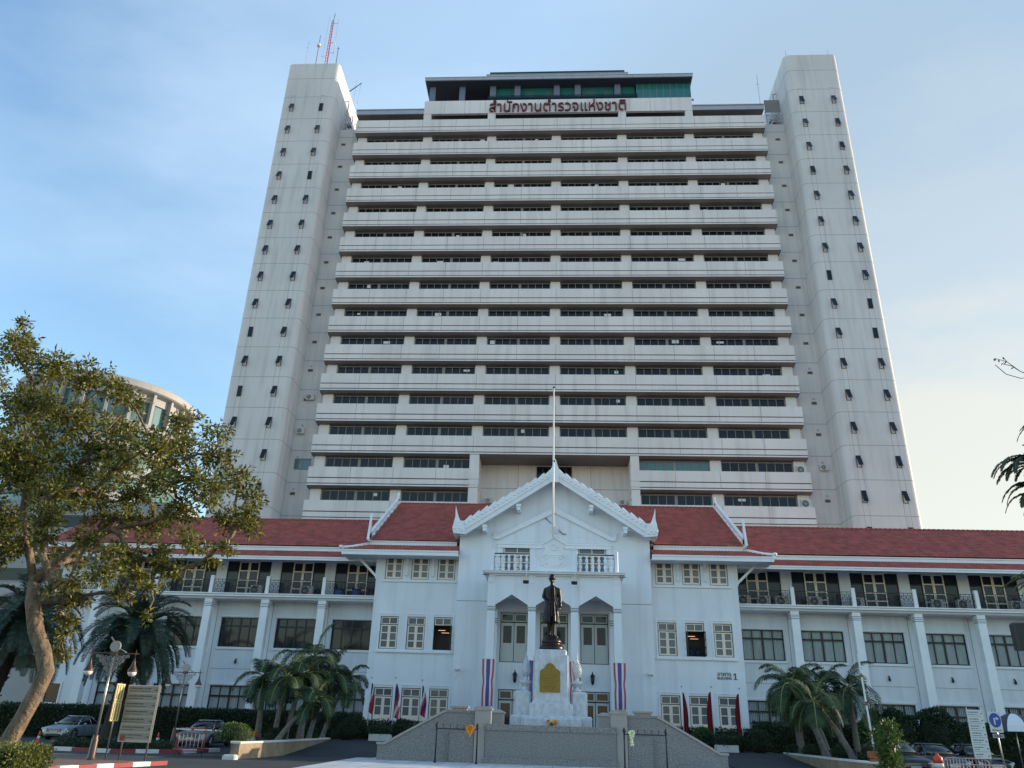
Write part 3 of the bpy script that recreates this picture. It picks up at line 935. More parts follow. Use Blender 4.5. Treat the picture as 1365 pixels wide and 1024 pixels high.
def bA(fr, wd, h):
    outer(fr, wd, h, .035, 1)
    hs = leafgrid(-wd / 2 + .04, 0, .04, h - .04, 1, 1)
    hs = []
    for a, b in ((-wd / 2 + .04, -.004), (.004, wd / 2 - .04)):
        n = 1 if False else 1
        hh = []
        w2 = (b - a)
        for j in range(3):
            zlo = .04 + (h - .08) * (j / 3); zhi = .04 + (h - .08) * ((j + 1) / 3)
            hh.append((a + .11, b - .09, zlo + (.13 if j == 0 else .04), zhi - (.09 if j == 2 else .04)))
        fr.wall(a, b, .04, h - .04, .03, .07, hh)
        hs += hh
    return hs, [], 'glassgrey'
style('A', 1.29, 1.68, ['cream', 'darkframe'], lambda f, w, h: bA(f, w, h))
def transom(fr, wd, zlo, zhi, hs, m=0):
    a, b = -wd / 2 + .04, wd / 2 - .04
    hh = [(a + .07, -.03, zlo + .07, zhi - .07), (.03, b - .07, zlo + .07, zhi - .07)]
    fr.wall(a, b, zlo + .02, zhi - .01, .03, .07, hh, m)
    hs += hh
def bB(fr, wd, h, open_=0):
    outer(fr, wd, h, .035, 1)
    hs = []
    zt = h - .56
    transom(fr, wd, zt, h - .035, hs)
    fr.box(-wd / 2 + .03, wd / 2 - .03, .0, .12, zt - .02, zt + .018, 1)
    ex = []
    for sgn, (a, b) in ((-1, (-wd / 2 + .04, -.004)), (1, (.004, wd / 2 - .04))):
        hh = []
        zz = [.04, .04 + (zt - .08) * .34, .04 + (zt - .08) * .67, zt - .03]
        for j in range(3): hh.append((a + .10, b - .085, zz[j] + (.10 if j == 0 else .035), zz[j + 1] - (.08 if j == 2 else .035)))
        if (open_ & 1 and sgn < 0) or (open_ & 2 and sgn > 0):
            xh = sgn * (wd / 2 - .03)
            t = MB()
            # leaf standing open at right angles to the wall
            t.wall(-.60, -.02, .04, zt - .03, -.02, .02, [(q[0] - a - .61 if sgn < 0 else q[0] - .62, q[1] - a - .61 if sgn < 0 else q[1] - .62, q[2], q[3]) for q in hh])
            t.v = [(xh + v[1], v[0] * .999, v[2]) for v in t.v]
            ex.append(('open_leaf', t, ['darkframe']))
        elif open_ == 0:
            fr.wall(a, b, .04, zt - .03, .03, .07, hh); hs += hh
        # open_ nonzero and this side absent: leaf pushed fully inwards
    if open_:
        l = MB(); l.box(-.40, .10, .62, .66, zt - .28, zt - .25); l.box(-.2, .35, .9, .94, zt - .42, zt - .395); ex.append(('lamp', l, ['lamp']))
    return hs, ex, 'glassgrey'
style('B', 1.29, 2.22, ['cream', 'darkframe'], lambda f, w, h: bB(f, w, h))
style('B1', 1.29, 2.22, ['cream', 'darkframe'], lambda f, w, h: bB(f, w, h, 2))
style('B2', 1.29, 2.22, ['cream', 'darkframe'], lambda f, w, h: bB(f, w, h, 3))
def bC(fr, wd, h):
    outer(fr, wd, h, .035, 1)
    hs = []
    zt = h - .56
    transom(fr, wd, zt, h - .035, hs)
    fr.box(-wd / 2 + .03, wd / 2 - .03, .0, .12, zt - .02, zt + .018, 1)
    for a, b in ((-wd / 2 + .04, -.004), (.004, wd / 2 - .04)):
        hh = [(a + .11, b - .09, zt - 1.18, zt - .66), (a + .11, b - .09, zt - .60, zt - .14)]
        fr.wall(a, b, .04, zt - .03, .03, .07, hh); hs += hh
        fr.wall(a + .10, b - .08, .25, zt - 1.32, .018, .029, [(a + .14, b - .12, .29, zt - 1.36)])
    return hs, [], 'glassgrey'
style('C', 1.32, 3.23, ['cream', 'darkframe'], lambda f, w, h: bC(f, w, h))
def bD(fr, wd, h, tr):
    xs = [-wd / 2 + .05 + (wd - .1) * i / 4 for i in range(5)]
    hs = []
    for i in range(4):
        for a, b in ((.07, h - tr - .055), (h - tr + .055, h - .07)):
            ex_ = 0
            hs.append((xs[i] + (.06 if i == 2 else .03), xs[i + 1] - (.06 if i == 1 else .03), a, b))
    fr.wall(-wd / 2, wd / 2, 0, h, .02, .09, hs)
    return hs
def curtain_strip(wd, h, n, y, amp, z0=.03):
    q = MB(); N = n * 2
    pts = [(-wd / 2 + .03 + (wd - .06) * i / N, y + (amp if i % 2 else -amp)) for i in range(N + 1)]
    for i in range(N):
        if amp == 0: pass
        a, b = pts[i], pts[i + 1]
        q.add([(a[0], a[1], z0), (b[0], b[1], z0), (b[0], b[1], h - .03), (a[0], a[1], h - .03)], [(0, 1, 2, 3)])
    return q
style('D', 3.02, 2.13, ['darkframe'], lambda f, w, h: (bD(f, w, h, .62), [('curtain', curtain_strip(w, h, 26, .16, .03), ['curtain'])], 'glass'))
style('Dd', 3.02, 2.13, ['darkframe'], lambda f, w, h: (bD(f, w, h, .62), [('curtain', curtain_strip(w, h, 10, .45, .05), ['inside'])], 'glassdark'))
def blinds(wd, h):
    q = MB(); n = 24
    for i in range(n):
        x = -wd / 2 + .06 + (wd - .12) * (i + .5) / n
        q.add([(x - .055, .13, .03), (x + .05, .17, .03), (x + .05, .17, h - .05), (x - .055, .13, h - .05)], [(0, 1, 2, 3)])
    return q
style('E', 3.02, 2.95, ['darkframe'], lambda f, w, h: (bD(f, w, h, .70), [('blind', blinds(w, h), ['blind'])], 'glass'))
def bF(fr, wd, h):
    hs = []
    dw = .79
    for a, b in ((-wd / 2, -dw), (dw, wd / 2)):
        hh = []
        zz = [0, .62, 1.2, h - .78, h]
        for j in range(4): hh.append((a + .05, b - .05, zz[j] + .03, zz[j + 1] - .03))
        fr.wall(a, b, 0, h, .02, .08, hh, 1); hs += hh
    hh = []
    for a, b in ((-dw, -.004), (.004, dw)):
        zz = [.0, .62, 1.2, h - .72, h - .04]
        h2 = []
        for j in range(4): h2.append((a + .09, b - .09, zz[j] + .045, zz[j + 1] - .045))
        fr.wall(a, b, .0, h - .02, .0, .05, h2); hh += h2
    return hs + hh, [], 'glassdark'
style('F', 3.46, 2.62, ['cream', 'darkframe'], lambda f, w, h: bF(f, w, h))
def bG(fr, wd, h, full=True):
    outer(fr, wd, h, .045, 1)
    hs = []
    zt = h - .66
    a, b = -wd / 2 + .05, wd / 2 - .05
    for c0, c1 in ((a, -.02), (.02, b)):
        hh = [(c0 + .09, c1 - .09, zt + .12, h - .14)]
        fr.wall(c0, c1, zt + .05, h - .05, .03, .07, hh); hs += hh
        if full: hh = [(c0 + .16, c1 - .14, 1.25, zt - .22)]
        else: hh = [(c0 + .14, c1 - .12, .25, zt - .2)]
        fr.wall(c0, c1, .05, zt - .03, .03, .07, hh); hs += hh
        if full: fr.wall(c0 + .13, c1 - .11, .30, 1.08, .02, .029, [(c0 + .17, c1 - .15, .34, 1.04)])
    fr.box(a, b, .0, .1, zt - .03, zt + .05, 1)
    gr = MB()
    if full:
        for h_ in hs[1::2]:
            for i in range(1, 5):
                x = h_[0] + (h_[1] - h_[0]) * i / 5
                gr.box(x - .008, x + .008, .045, .06, h_[2], h_[3])
            for i in range(1, 9):
                z = h_[2] + (h_[3] - h_[2]) * i / 9
                gr.box(h_[0], h_[1], .047, .058, z - .006, z + .006)
    return hs, ([('grille', gr, ['iron'])] if full else []), 'glassdark'
style('G', 1.92, 3.28, ['greyleaf', 'darkframe'], lambda f, w, h: bG(f, w, h))
style('H', 1.92, 3.28, ['greyleaf', 'darkframe'], lambda f, w, h: bG(f, w, h, False))
style('K', 2.0, 2.45, ['cream', 'darkframe'], lambda f, w, h: bC(f, w, h))

# ---- centre gable wall
def gx(x): return x
holes = []
put_list = []
for x in (-2.77, 0, 2.77):
    holes.append((x - .96, x + .96, 5.6, 8.88)); put_list.append(('G', x, 56.04, 5.6))
    holes.append((x - .96, x + .96, .6, 3.88)); put_list.append(('H', x, 56.04, .6))
for x in (-2.68, 2.68):
    holes.append((x - 1.0, x + 1.0, 11.12, 13.57)); put_list.append(('K', x, 56.04, 11.12))
b = MB()
b.wall(-6.87, 6.8, 0, 14.2, 56.0, 56.3, holes)
b.box(-6.87, -6.57, 56.3, 70, 0, 14.2); b.box(6.5, 6.8, 56.3, 70, 0, 14.2)
b.prism([(-6.87, 14.202), (6.8, 14.202), (6.8, 14.55), (0, 18.75), (-6.87, 14.55)], 56.0, 56.3, 'y')
b.box(-6.865, -4.2, 55.994, 56.0, 9.60, 9.63, 1); b.box(4.2, 6.795, 55.994, 56.0, 9.60, 9.63, 1)
b.build('centre_wall', ['white', 'line'], hall)
for s_, x, y, z in put_list: put(s_, hall, x, y, z, 'door')
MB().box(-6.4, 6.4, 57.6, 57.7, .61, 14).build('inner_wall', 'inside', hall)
# relief cornice and small pediment
e = MB()
e.box(-4.16, 4.12, 55.86, 55.998, 13.62, 13.72); e.box(-4.1, 4.06, 55.90, 55.998, 13.38, 13.618)
e.box(-4.1, -3.86, 55.94, 55.998, 11.15, 13.378); e.box(3.8, 4.04, 55.94, 55.998, 11.15, 13.378)
for s_ in (-1, 1):
    e.prism([(0, 15.98), (s_ * 4.05, 13.98), (s_ * 4.30, 13.98), (s_ * 4.34, 14.2), (s_ * 4.1, 14.26), (0, 16.42)], 55.84, 55.998, 'y')
    for i in range(15):
        t = (i + .6) / 15.6
        x = s_ * 4.0 * t; z = 16.42 - 2.16 * t
        e.prism([(x - .07, z - .06), (x + .07, z - .06), (x + s_ * .06, z + .16)], 55.86, 55.95, 'y')
    e.prism([(s_ * 4.1, 14.0), (s_ * 4.42, 14.0), (s_ * 4.44, 14.6), (s_ * 4.3, 14.35)], 55.86, 55.95, 'y')
for x in (-1.3, 1.3): e.box(x - .02, x + .02, 55.975, 55.998, 13.74, 15.3)
e.box(-3.2, 3.2, 55.975, 55.998, 13.80, 13.84)
e.build('pediment_relief', 'trim', hall)
# emblem: round shield with a sword slanting behind it
e = MB()
n = 28
for r_, d in ((.44, .06), (.36, .09), (.25, .12)):
    e.prism([(.02 + r_ * math.cos(2 * math.pi * k / n), 14.93 + r_ * math.sin(2 * math.pi * k / n)) for k in range(n)], 55.996 - d, 55.997, 'y')
for k in range(12):
    a = 2 * math.pi * k / 12
    e.ell((.02 + .30 * math.cos(a), 55.90, 14.93 + .30 * math.sin(a)), (.05, .03, .05), 6)
e.ell((.02, 55.87, 14.98), (.11, .05, .13), 8); e.ell((.02, 55.87, 14.80), (.15, .04, .06), 8)
em = e.build('emblem', 'trim', hall)
e = MB(); e.tube([(-.62, 55.93, 15.55), (.62, 55.93, 14.42)], [.03, .045], 6); e.tube([(-.62, 55.93, 15.55), (-.72, 55.93, 15.75)], [.05, .03], 6)
e.tube([(.60, 55.93, 14.44), (.82, 55.93, 14.44)], .04, 6)
e.build('sword', 'fret', em)

# ---- side blocks
WX = (7.87, 9.79, 11.72)
for s_ in (-1, 1):
    x0, x1 = (6.802, 13.0) if s_ > 0 else (-13.0, -6.872)
    hs = []
    for i, wx in enumerate(WX):
        x = s_ * wx
        hs += [(x - .645, x + .645, 11.18, 12.86), (x - .645, x + .645, 6.35, 8.57), (x - .66, x + .66, .6, 3.83)]
        put('A', hall, x, 57.03, 11.18)
        o_ = 'B'
        if s_ < 0 and i == 0: o_ = 'B1'
        if s_ > 0 and i == 1: o_ = 'B2'
        put(o_, hall, x, 57.03, 6.35)
        put('C', hall, x, 57.03, .6, 'door')
    b = MB()
    b.wall(x0, x1, 0, 12.98, 57.0, 57.3, hs)
    xo = 13.0 * s_
    b.box(min(xo, xo - .3 * s_), max(xo, xo - .3 * s_), 57.3, 70, 0, 12.98)
    b.prism([(57.0, 12.981), (70, 12.981), (75, 12.981), (75, 13.9), (66, 18.8), (57.0, 13.7)], min(xo, xo - .3 * s_), max(xo, xo - .3 * s_), 'x')
    b.build('side_wall', 'white', hall)
    e = MB()
    def bx(a, c, *r): e.box(min(s_ * a, s_ * c), max(s_ * a, s_ * c), *r)
    bx(7.05, 12.55, 56.90, 56.998, 10.98, 11.06); bx(7.05, 12.55, 56.88, 56.998, 6.12, 6.26)
    for wx in WX:
        for a, c, z0, z1 in ((wx - .78, wx - .66, 6.262, 8.72), (wx + .66, wx + .78, 6.262, 8.72), (wx - .78, wx + .78, 8.721, 8.80),
                             (wx - .80, wx - .68, .6, 3.98), (wx + .68, wx + .80, .6, 3.98), (wx - .80, wx + .80, 3.981, 4.06)):
            bx(a, c, 56.965, 56.998, z0, z1)
    # brackets between the top windows and at the corner
    for wx in (8.83, 10.75):
        bx(wx - .07, wx + .07, 56.90, 56.998, 11.5, 12.95)
        e.prism([(56.9, 12.9), (56.3, 12.9), (56.9, 12.1)], s_ * wx - .05, s_ * wx + .05, 'x')
        bx(wx - .09, wx + .09, 56.88, 56.998, 11.42, 11.52)
    e.obox((s_ * 13.75, 57.2, 12.05), (.75 * s_, 0, .70), (0, .07, 0), (.06, 0, -.06 * s_))
    bx(13.0, 13.08, 57.05, 57.35, 11.2, 12.98)
    e.build('wall_trim', 'trim', hall)
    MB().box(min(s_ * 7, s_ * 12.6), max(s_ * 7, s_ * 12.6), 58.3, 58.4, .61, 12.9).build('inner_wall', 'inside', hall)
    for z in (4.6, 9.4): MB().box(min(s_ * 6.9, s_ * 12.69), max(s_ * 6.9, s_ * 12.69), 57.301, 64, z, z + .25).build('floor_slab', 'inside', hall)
for z in (4.6, 9.5): MB().box(-6.56, 6.49, 56.301, 64, z, z + .25).build('floor_slab', 'inside', hall)

# ---- roofs of real overlapping tiles
def tile_roof(name, xa0, xa1, xb0, xb1, y0, z0, y1, z1, parent, swap=False, rowlen=.34, pitch=.24, mt='tile', jitter=.006):
    """rows of wavy tiles from the eave (y0,z0) up to (y1,z1); x runs xa0..xa1 at the eave and xb0..xb1 at the top"""
    Ls = math.hypot(y1 - y0, z1 - z0)
    nr = max(2, round(Ls / rowlen))
    X0 = min(xa0, xb0); X1 = max(xa1, xb1)
    nx = int(round((X1 - X0) / pitch * 4)) + 1
    xs = np.linspace(X0, X1, nx)
    wave = .035 * np.abs(np.sin(np.arange(nx) * math.pi / 4))
    dy, dz = (y1 - y0) / Ls, (z1 - z0) / Ls
    ny, nz_ = -dz * (1 if y1 > y0 else -1), abs(dy)
    V = []; F = []
    cnt = 0
    for r in range(nr):
        t0, t1 = r / nr, (r + 1) / nr
        off = RNG.normal(size=nx) * jitter * .3
        for (t, lift) in ((t0, 0.0), (t0, .065), (t1, .004)):
            xl = xa0 + (xb0 - xa0) * t; xr = xa1 + (xb1 - xa1) * t
            xc = np.clip(xs, xl, xr)
            h = wave + lift + (off if lift > .01 else 0)
            yy = y0 + (y1 - y0) * t + ny * h
            zz = z0 + (z1 - z0) * t + nz_ * h
            V.append(np.stack([xc, yy, zz], 1))
        for a in (0, 1):
            base = cnt + a * nx
            i = np.arange(nx - 1)
            F.append(np.stack([base + i, base + i + 1, base + i + 1 + nx, base + i + nx], 1))
        cnt += 3 * nx
    V = np.concatenate(V); F = np.concatenate(F)
    if swap: V = V[:, [1, 0, 2]]
    return np_mesh(name, V, F, mt, parent)
def ridge_caps(name, pts, parent, r=.13, n=None):
    a, b = Vector(pts[0]), Vector(pts[1])
    L = (b - a).length; n = n or int(L / .38)
    e = MB()
    for i in range(n):
        p = a.lerp(b, i / n); q = a.lerp(b, (i + 1.06) / n)
        e.tube([p, q], [r, r * .82], 8)
    return e.build(name, 'ridge', parent)

WL, WR = -39.6, 96.0  # right end lengthened out of view so the roof blocks low sun
for s_, x0, x1 in ((-1, WL, -12.9), (1, 12.9, WR)):
    tile_roof('wing_roof', x0, x1, x0, x1, 58.72, 13.84, 63.7, 16.95, hall)
    tile_roof('wing_roof', x0, x1, x0, x1, 68.7, 13.84, 63.7, 16.95, hall)
    tile_roof('skirt_roof', x0, x1, x0, x1, 57.46, 12.77, 58.84, 13.44, hall, rowlen=.3)
    ridge_caps('roof_ridge', ((x0, 63.7, 17.0), (x1, 63.7, 17.0)), hall)
    e = MB()
    e.box(x0, x1, 58.86, 58.98, 13.40, 13.80); e.box(x0, x1, 58.80, 58.858, 13.70, 13.80)
    e.box(x0, x1, 57.42, 57.50, 12.50, 12.76); e.box(x0, x1, 57.37, 57.418, 12.66, 12.76)
    e.build('eaves_board', 'trim', hall)
    e = MB(); e.prism([(57.502, 12.55), (60.3, 12.95), (60.3, 13.0), (57.502, 12.6)], x0, x1, 'x'); e.build('eaves_soffit', 'white', hall)
for s_ in (-1, 1):
    sx = lambda a, b_: (min(s_ * a, s_ * b_), max(s_ * a, s_ * b_))
    if s_ > 0: q = (6.9, 15.3, 6.9, 13.75)
    else: q = (-15.3, -6.9, -13.75, -6.9)
    tile_roof('skirt_roof', *q, 55.38, 12.97, 57.02, 13.62, hall, rowlen=.3)
    q = sx(5.5, 13.6)
    tile_roof('side_roof', q[0], q[1], q[0], q[1], 56.82, 13.98, 66.0, 19.12, hall)
    tile_roof('side_roof', q[0], q[1], q[0], q[1], 75.0, 13.98, 66.0, 19.12, hall)
    ridge_caps('roof_ridge', ((s_ * 5, 66, 19.17), (s_ * 13.5, 66, 19.17)), hall)
    # hipped end of the skirt roof running back along the side wall
    V = tile_roof('skirt_roof', 55.38, 68, 57.0, 68, s_ * 15.3, 12.97, s_ * 13.72, 13.62, hall, swap=True, rowlen=.3)
    e = MB()
    a, b_ = sx(6.85, 15.3)
    e.box(a, b_, 55.33, 55.41, 12.60, 12.96); e.box(a, b_, 55.28, 55.328, 12.86, 12.96)
    xs_ = s_ * 15.3
    e.box(min(xs_, xs_ - s_ * .08), max(xs_, xs_ - s_ * .08), 55.411, 68, 12.60, 12.96)
    a, b_ = sx(7.2, 13.7)
    e.box(a, b_, 56.98, 57.1, 13.60, 13.96); e.box(a, b_, 56.92, 56.978, 13.86, 13.96)
    xs_ = s_ * 13.7
    e.box(min(xs_, xs_ - s_ * .1), max(xs_, xs_ - s_ * .1), 57.101, 68, 13.60, 13.96)
    # hip rib
    e.tube([(s_ * 15.35, 55.35, 13.06), (s_ * 14.7, 55.95, 13.28), (s_ * 13.7, 57.0, 13.72)], [.13, .11, .13], 8)
    e.ell((s_ * 15.38, 55.3, 13.12), (.16, .16, .14), 8)
    e.build('eaves_board', 'trim', hall)
    e = MB(); a, b_ = sx(6.85, 15.21); e.box(a, b_, 55.412, 56.99, 12.64, 12.70)
    a, b_ = sx(13.01, 15.21); e.box(a, b_, 56.991, 66, 12.64, 12.70)
    e.build('eaves_soffit', 'white', hall)
    # verge board with ornament and finials
    e = MB()
    xv = s_ * 13.66; xw = xv + s_ * .16
    lo, hi = min(xv, xw), max(xv, xw)
    e.prism([(56.7, 13.85), (66.0, 19.05), (66.0, 19.62), (56.6, 14.35)], lo, hi, 'x')
    e.prism([(66.0, 19.05), (75.1, 13.95), (75.1, 14.4), (66.0, 19.62)], lo, hi, 'x')
    for i in range(24):
        t = (i + .5) / 24
        y = 56.9 + 8.9 * t; z = 14.50 + 4.98 * t
        e.prism([(y - .17, z - .16), (y + .17, z + .0), (y - .05, z + .20)], lo + .03, hi - .03, 'x')
    for i in range(7):
        t = (i + .7) / 8; y = 56.9 + 8.9 * t; z = 14.12 + 4.98 * t
        e.ell(((lo + hi) / 2 - s_ * .1, y, z + .05), (.10, .30, .13), 8, rot=Matrix.Rotation(.5, 3, 'X'))
    e.prism([(65.4, 19.3), (66.3, 19.5), (66.12, 19.7), (65.95, 20.15), (65.82, 19.7)], lo, hi, 'x')
    e.prism([(56.3, 13.9), (57.2, 14.2), (57.0, 14.6), (56.75, 15.95), (56.55, 14.9)], lo, hi, 'x')
    e.build('verge_board', 'trim', hall)

# centre gable roof: ridge runs front to back
for s_ in (-1, 1):
    tile_roof('gable_roof', 55.1, 72.0, 55.1, 72.0, s_ * 7.3, 14.72, 0, 18.98, hall, swap=True)
ridge_caps('roof_ridge', ((0, 55.3, 19.0), (0, 66, 19.08)), hall)
e = MB()
for s_ in (-1, 1):
    e.prism([(0, 18.22), (s_ * 6.42, 14.06), (s_ * 6.42, 14.42), (0, 18.58)], 54.86, 55.12, 'y')
    e.prism([(0, 18.581), (s_ * 6.42, 14.421), (s_ * 6.62, 14.98), (0, 19.05)], 54.80, 55.10, 'y')
    for i in range(11):
        t0 = (i + .35) / 11.4; t1 = (i + 1.2) / 11.4
        xA = s_ * 6.62 * t0; zA = 19.05 - 4.07 * t0; xB = s_ * 6.62 * t1; zB = 19.05 - 4.07 * t1
        e.prism([(xA, zA - .05), (xB, zB - .05), (xB - s_ * .05, zB + .06), (xA + s_ * .12, zA + .08), (xA - s_ * .01, zA + .16)], 54.90, 55.0, 'y')
        xm, zm = (xA + xB) / 2, (zA + zB) / 2 - .28
        for q in (-.14, .14): e.ell((xm + q * s_, 54.79, zm - q * .61), (.11, .04, .07), 6)
    # cap block, scroll and upswept finial
    e.prism([(s_ * 6.35, 14.05), (s_ * 7.22, 14.12), (s_ * 7.32, 14.5), (s_ * 7.18, 14.98), (s_ * 6.55, 15.02)], 54.70, 55.25, 'y')
    e.prism([(s_ * 6.62, 14.9), (s_ * 7.25, 14.9), (s_ * 7.15, 15.35), (s_ * 7.17, 16.15), (s_ * 7.02, 15.62), (s_ * 6.84, 15.15)], 54.82, 55.02, 'y')
    for q in range(4): e.ell((s_ * (6.6 + .19 * q), 54.69, 14.3 + .16 * (q % 2)), (.10, .05, .09), 6)
    # purlin ends
    for x in (2.62, 5.02):
        z = 18.0 - .648 * x
        e.box(s_ * x - .13, s_ * x + .13, 54.95, 55.998, z - .38, z + .05); e.box(s_ * x - .17, s_ * x + .17, 54.90, 55.1, z - .12, z + .06)
    e.prism([(s_ * 6.81, 14.3), (s_ * 7.25, 14.1), (s_ * 7.25, 14.7), (s_ * 6.81, 14.75)], 55.13, 66, 'y')
e.prism([(-.45, 18.7), (.45, 18.7), (.22, 19.15), (.05, 19.75), (-.05, 19.75), (-.22, 19.15)], 54.78, 55.08, 'y')
e.prism([(-.28, 18.0), (.28, 18.0), (.28, 18.75), (-.28, 18.75)], 54.76, 55.14, 'y')
e.build('bargeboard', 'trim', hall)
e = MB()
for s_ in (-1, 1):
    e.prism([(0, 18.48), (s_ * 6.8, 14.12), (s_ * 6.8, 14.05), (0, 18.41)], 55.125, 55.996, 'y')
e.build('gable_soffit', 'white', hall)

# ---- porch
por = MB()
cols = (-4.14, -1.46, 1.34, 4.12)
YP = 52.5
for x in cols:
    e = MB()
    e.rings([[(x - .30, YP - .02, .6), (x + .30, YP - .02, .6), (x + .30, YP + .58, .6), (x - .30, YP + .58, .6)],
             [(x - .245, YP, 8.55), (x + .245, YP, 8.55), (x + .245, YP + .49, 8.55), (x - .245, YP + .49, 8.55)]])
    e.box(x - .36, x + .36, YP - .08, YP + .64, .601, .95)
    for z in (8.60, 8.70, 8.80): e.box(x - .265, x + .265, YP - .02, YP + .51, z, z + .055, 0)
    for z in (8.555, 8.66, 8.76): e.box(x - .25, x + .25, YP - .005, YP + .495, z, z + .035, 1)
    e.box(x - .265, x + .265, YP - .02, YP + .51, 8.86, 10.82)
    e.box(x - .20, x + .20, YP - .05, YP - .021, 10.35, 10.7); e.box(x - .24, x + .24, YP - .07, YP - .021, 10.7, 10.82)
    e.build('column', ['white', 'line'], hall)
fa = MB()
xs_ = [-3.9, -1.7, -1.22, 1.10, 1.58, 3.88]
for i in (0, 2, 4):
    a, b_ = xs_[i], xs_[i + 1]; m_ = (a + b_) / 2
    fa.prism([(a, 8.92), (m_, 9.60), (m_, 10.82), (a, 10.82)], YP + .02, YP + .22, 'y')
    fa.prism([(m_, 9.60), (b_, 8.92), (b_, 10.82), (m_, 10.82)], YP + .02, YP + .22, 'y')
for x in (-4.30, 4.18):
    m_ = 54.4
    fa.prism([(YP + .52, 8.92), (m_, 9.6), (m_, 10.82), (YP + .52, 10.82)], x, x + .12, 'x')
    fa.prism([(m_, 9.6), (55.99, 8.92), (55.99, 10.82), (m_, 10.82)], x, x + .12, 'x')
fa.box(-4.0, 4.0, 55.7, 55.998, 8.95, 9.0)
fa.build('arcade_front', 'white', hall)
for x in (-4.12, 4.0):
    e = MB(); e.box(x - .2, x + .2, 55.6, 55.998, .6, 8.0)
    for z in (8.02, 8.16, 8.3): e.box(x - .22, x + .22, 55.58, 55.998, z, z + .08); e.box(x - .205, x + .205, 55.595, 55.998, z + .081, z + .138, 1)
    e.box(x - .2, x + .2, 55.6, 55.998, 8.44, 8.94)
    e.build('pilaster', ['white', 'line'], hall)
e = MB()
e.box(-4.5, 4.42, YP - .12, 55.998, 10.822, 10.93); e.box(-4.70, 4.62, YP - .38, 55.998, 10.932, 11.04); e.box(-4.78, 4.70, YP - .46, 55.998, 11.042, 11.10)
for x in (-4.5, 4.42): e.prism([(x - .15, 10.82), (x + .15, 10.82), (x + .3 * (1 if x > 0 else -1), 10.82)], YP - .3, YP, 'y')
e.build('balcony_slab', 'trim', hall)
MB().box(-4.2, 4.1, 52.75, 55.99, 9.75, 9.80).build('porch_ceiling', 'white', hall)
MB().box(-4.4, 4.35, 52.2, 55.99, .60, .75).build('porch_step', 'marble', hall)
# crest and posts
e = MB()
e.prism([(-.93, 11.10), (.85, 11.10), (.85, 12.32), (.62, 12.42), (.58, 12.68), (.76, 12.80), (.76, 12.92), (-.04, 13.36), (-.84, 12.92), (-.84, 12.80), (-.66, 12.68), (-.70, 12.42), (-.93, 12.32)], YP - .06, YP + .12, 'y')
for s_ in (-1, 1):
    c0 = -.04
    e.obox((c0 + s_ * .40, YP - .08, 13.16), (.42, 0, -.235 * s_), (0, .05, 0), (.015 * s_, 0, .035))
e.prism([(-1.27, 11.101), (-.931, 11.101), (-.931, 12.5), (-1.27, 12.5)], YP, YP + .1, 'y'); e.prism([(.851, 11.101), (1.19, 11.101), (1.19, 12.5), (.851, 12.5)], YP, YP + .1, 'y')
n = 24
for k in range(n):
    a = 2 * math.pi * k / n; b2 = 2 * math.pi * (k + 1) / n
    e.tube([(-.04 + .20 * math.cos(a), YP - .075, 12.73 + .20 * math.sin(a)), (-.04 + .20 * math.cos(b2), YP - .075, 12.73 + .20 * math.sin(b2))], .028, 5, cap=False)
for (x0, x1, z0, z1, t) in ((-.80, .72, 11.38, 12.22, .03), (-.60, .52, 11.52, 12.08, .025)):
    P = [(x0 + .14, z0), (x1 - .14, z0), (x1 - .14, z0 + .14), (x1, z0 + .14), (x1, z1 - .14), (x1 - .14, z1 - .14), (x1 - .14, z1), (x0 + .14, z1), (x0 + .14, z1 - .14), (x0, z1 - .14), (x0, z0 + .14), (x0 + .14, z0 + .14)]
    for i in range(12):
        a, b2 = P[i], P[(i + 1) % 12]
        e.box(min(a[0], b2[0]) - t / 2, max(a[0], b2[0]) + t / 2, YP - .09, YP - .0605, min(a[1], b2[1]) - t / 2, max(a[1], b2[1]) + t / 2)
e.build('crest', 'trim', hall)
for x in (-1.46, 1.34):
    e = MB(); e.cbox(x - .185, x + .185, YP - .1, YP + .22, 11.10, 12.62, .03); e.box(x - .21, x + .21, YP - .13, YP + .25, 12.54, 12.60)
    e.build('parapet_post', 'white', hall)
for x in (-4.17, 4.12):
    e = MB(); e.cbox(x - .13, x + .13, YP - .1, YP + .15, 11.10, 12.54, .05)
    e.build('parapet_post', 'white', hall)
def porch_rail(x0, x1, y):
    e = MB()
    e.box(x0, x1, y - .03, y + .03, 12.24, 12.31); e.box(x0, x1, y - .025, y + .025, 11.14, 11.20); e.box(x0, x1, y - .02, y + .02, 12.02, 12.06); e.box(x0, x1, y - .02, y + .02, 11.35, 11.38)
    n = 6; st = (x1 - x0) / n
    w2 = MB()
    for i in range(n * 2 + 1):
        x = x0 + (x1 - x0) * i / (n * 2)
        e.box(x - .012, x + .012, y - .015, y + .015, 11.2, 12.24)
    for i in range(n):
        c = x0 + st * (i + .5)
        for z in (11.55, 11.83):
            for k in range(8):
                a = 2 * math.pi * k / 8; b2 = 2 * math.pi * (k + 1) / 8
                e.tube([(c + .09 * math.cos(a), y - .02, z + .10 * math.sin(a)), (c + .09 * math.cos(b2), y - .02, z + .10 * math.sin(b2))], .016, 4, cap=False)
        for z in (12.14, 11.27): e.ell((c, y, z), (.05, .02, .05), 6)
        # white turned balusters behind the ironwork
        w2.lathe([(.075, 0), (.075, .08), (.05, .12), (.10, .26), (.105, .36), (.05, .5), (.04, .54), (.05, .58), (.105, .7), (.10, .8), (.05, .92), (.075, .96), (.075, 1.06)], (c, y - .09, 11.12), 8)
    r_ = e.build('iron_railing', 'iron', hall)
    w2.build('baluster', 'white', r_)
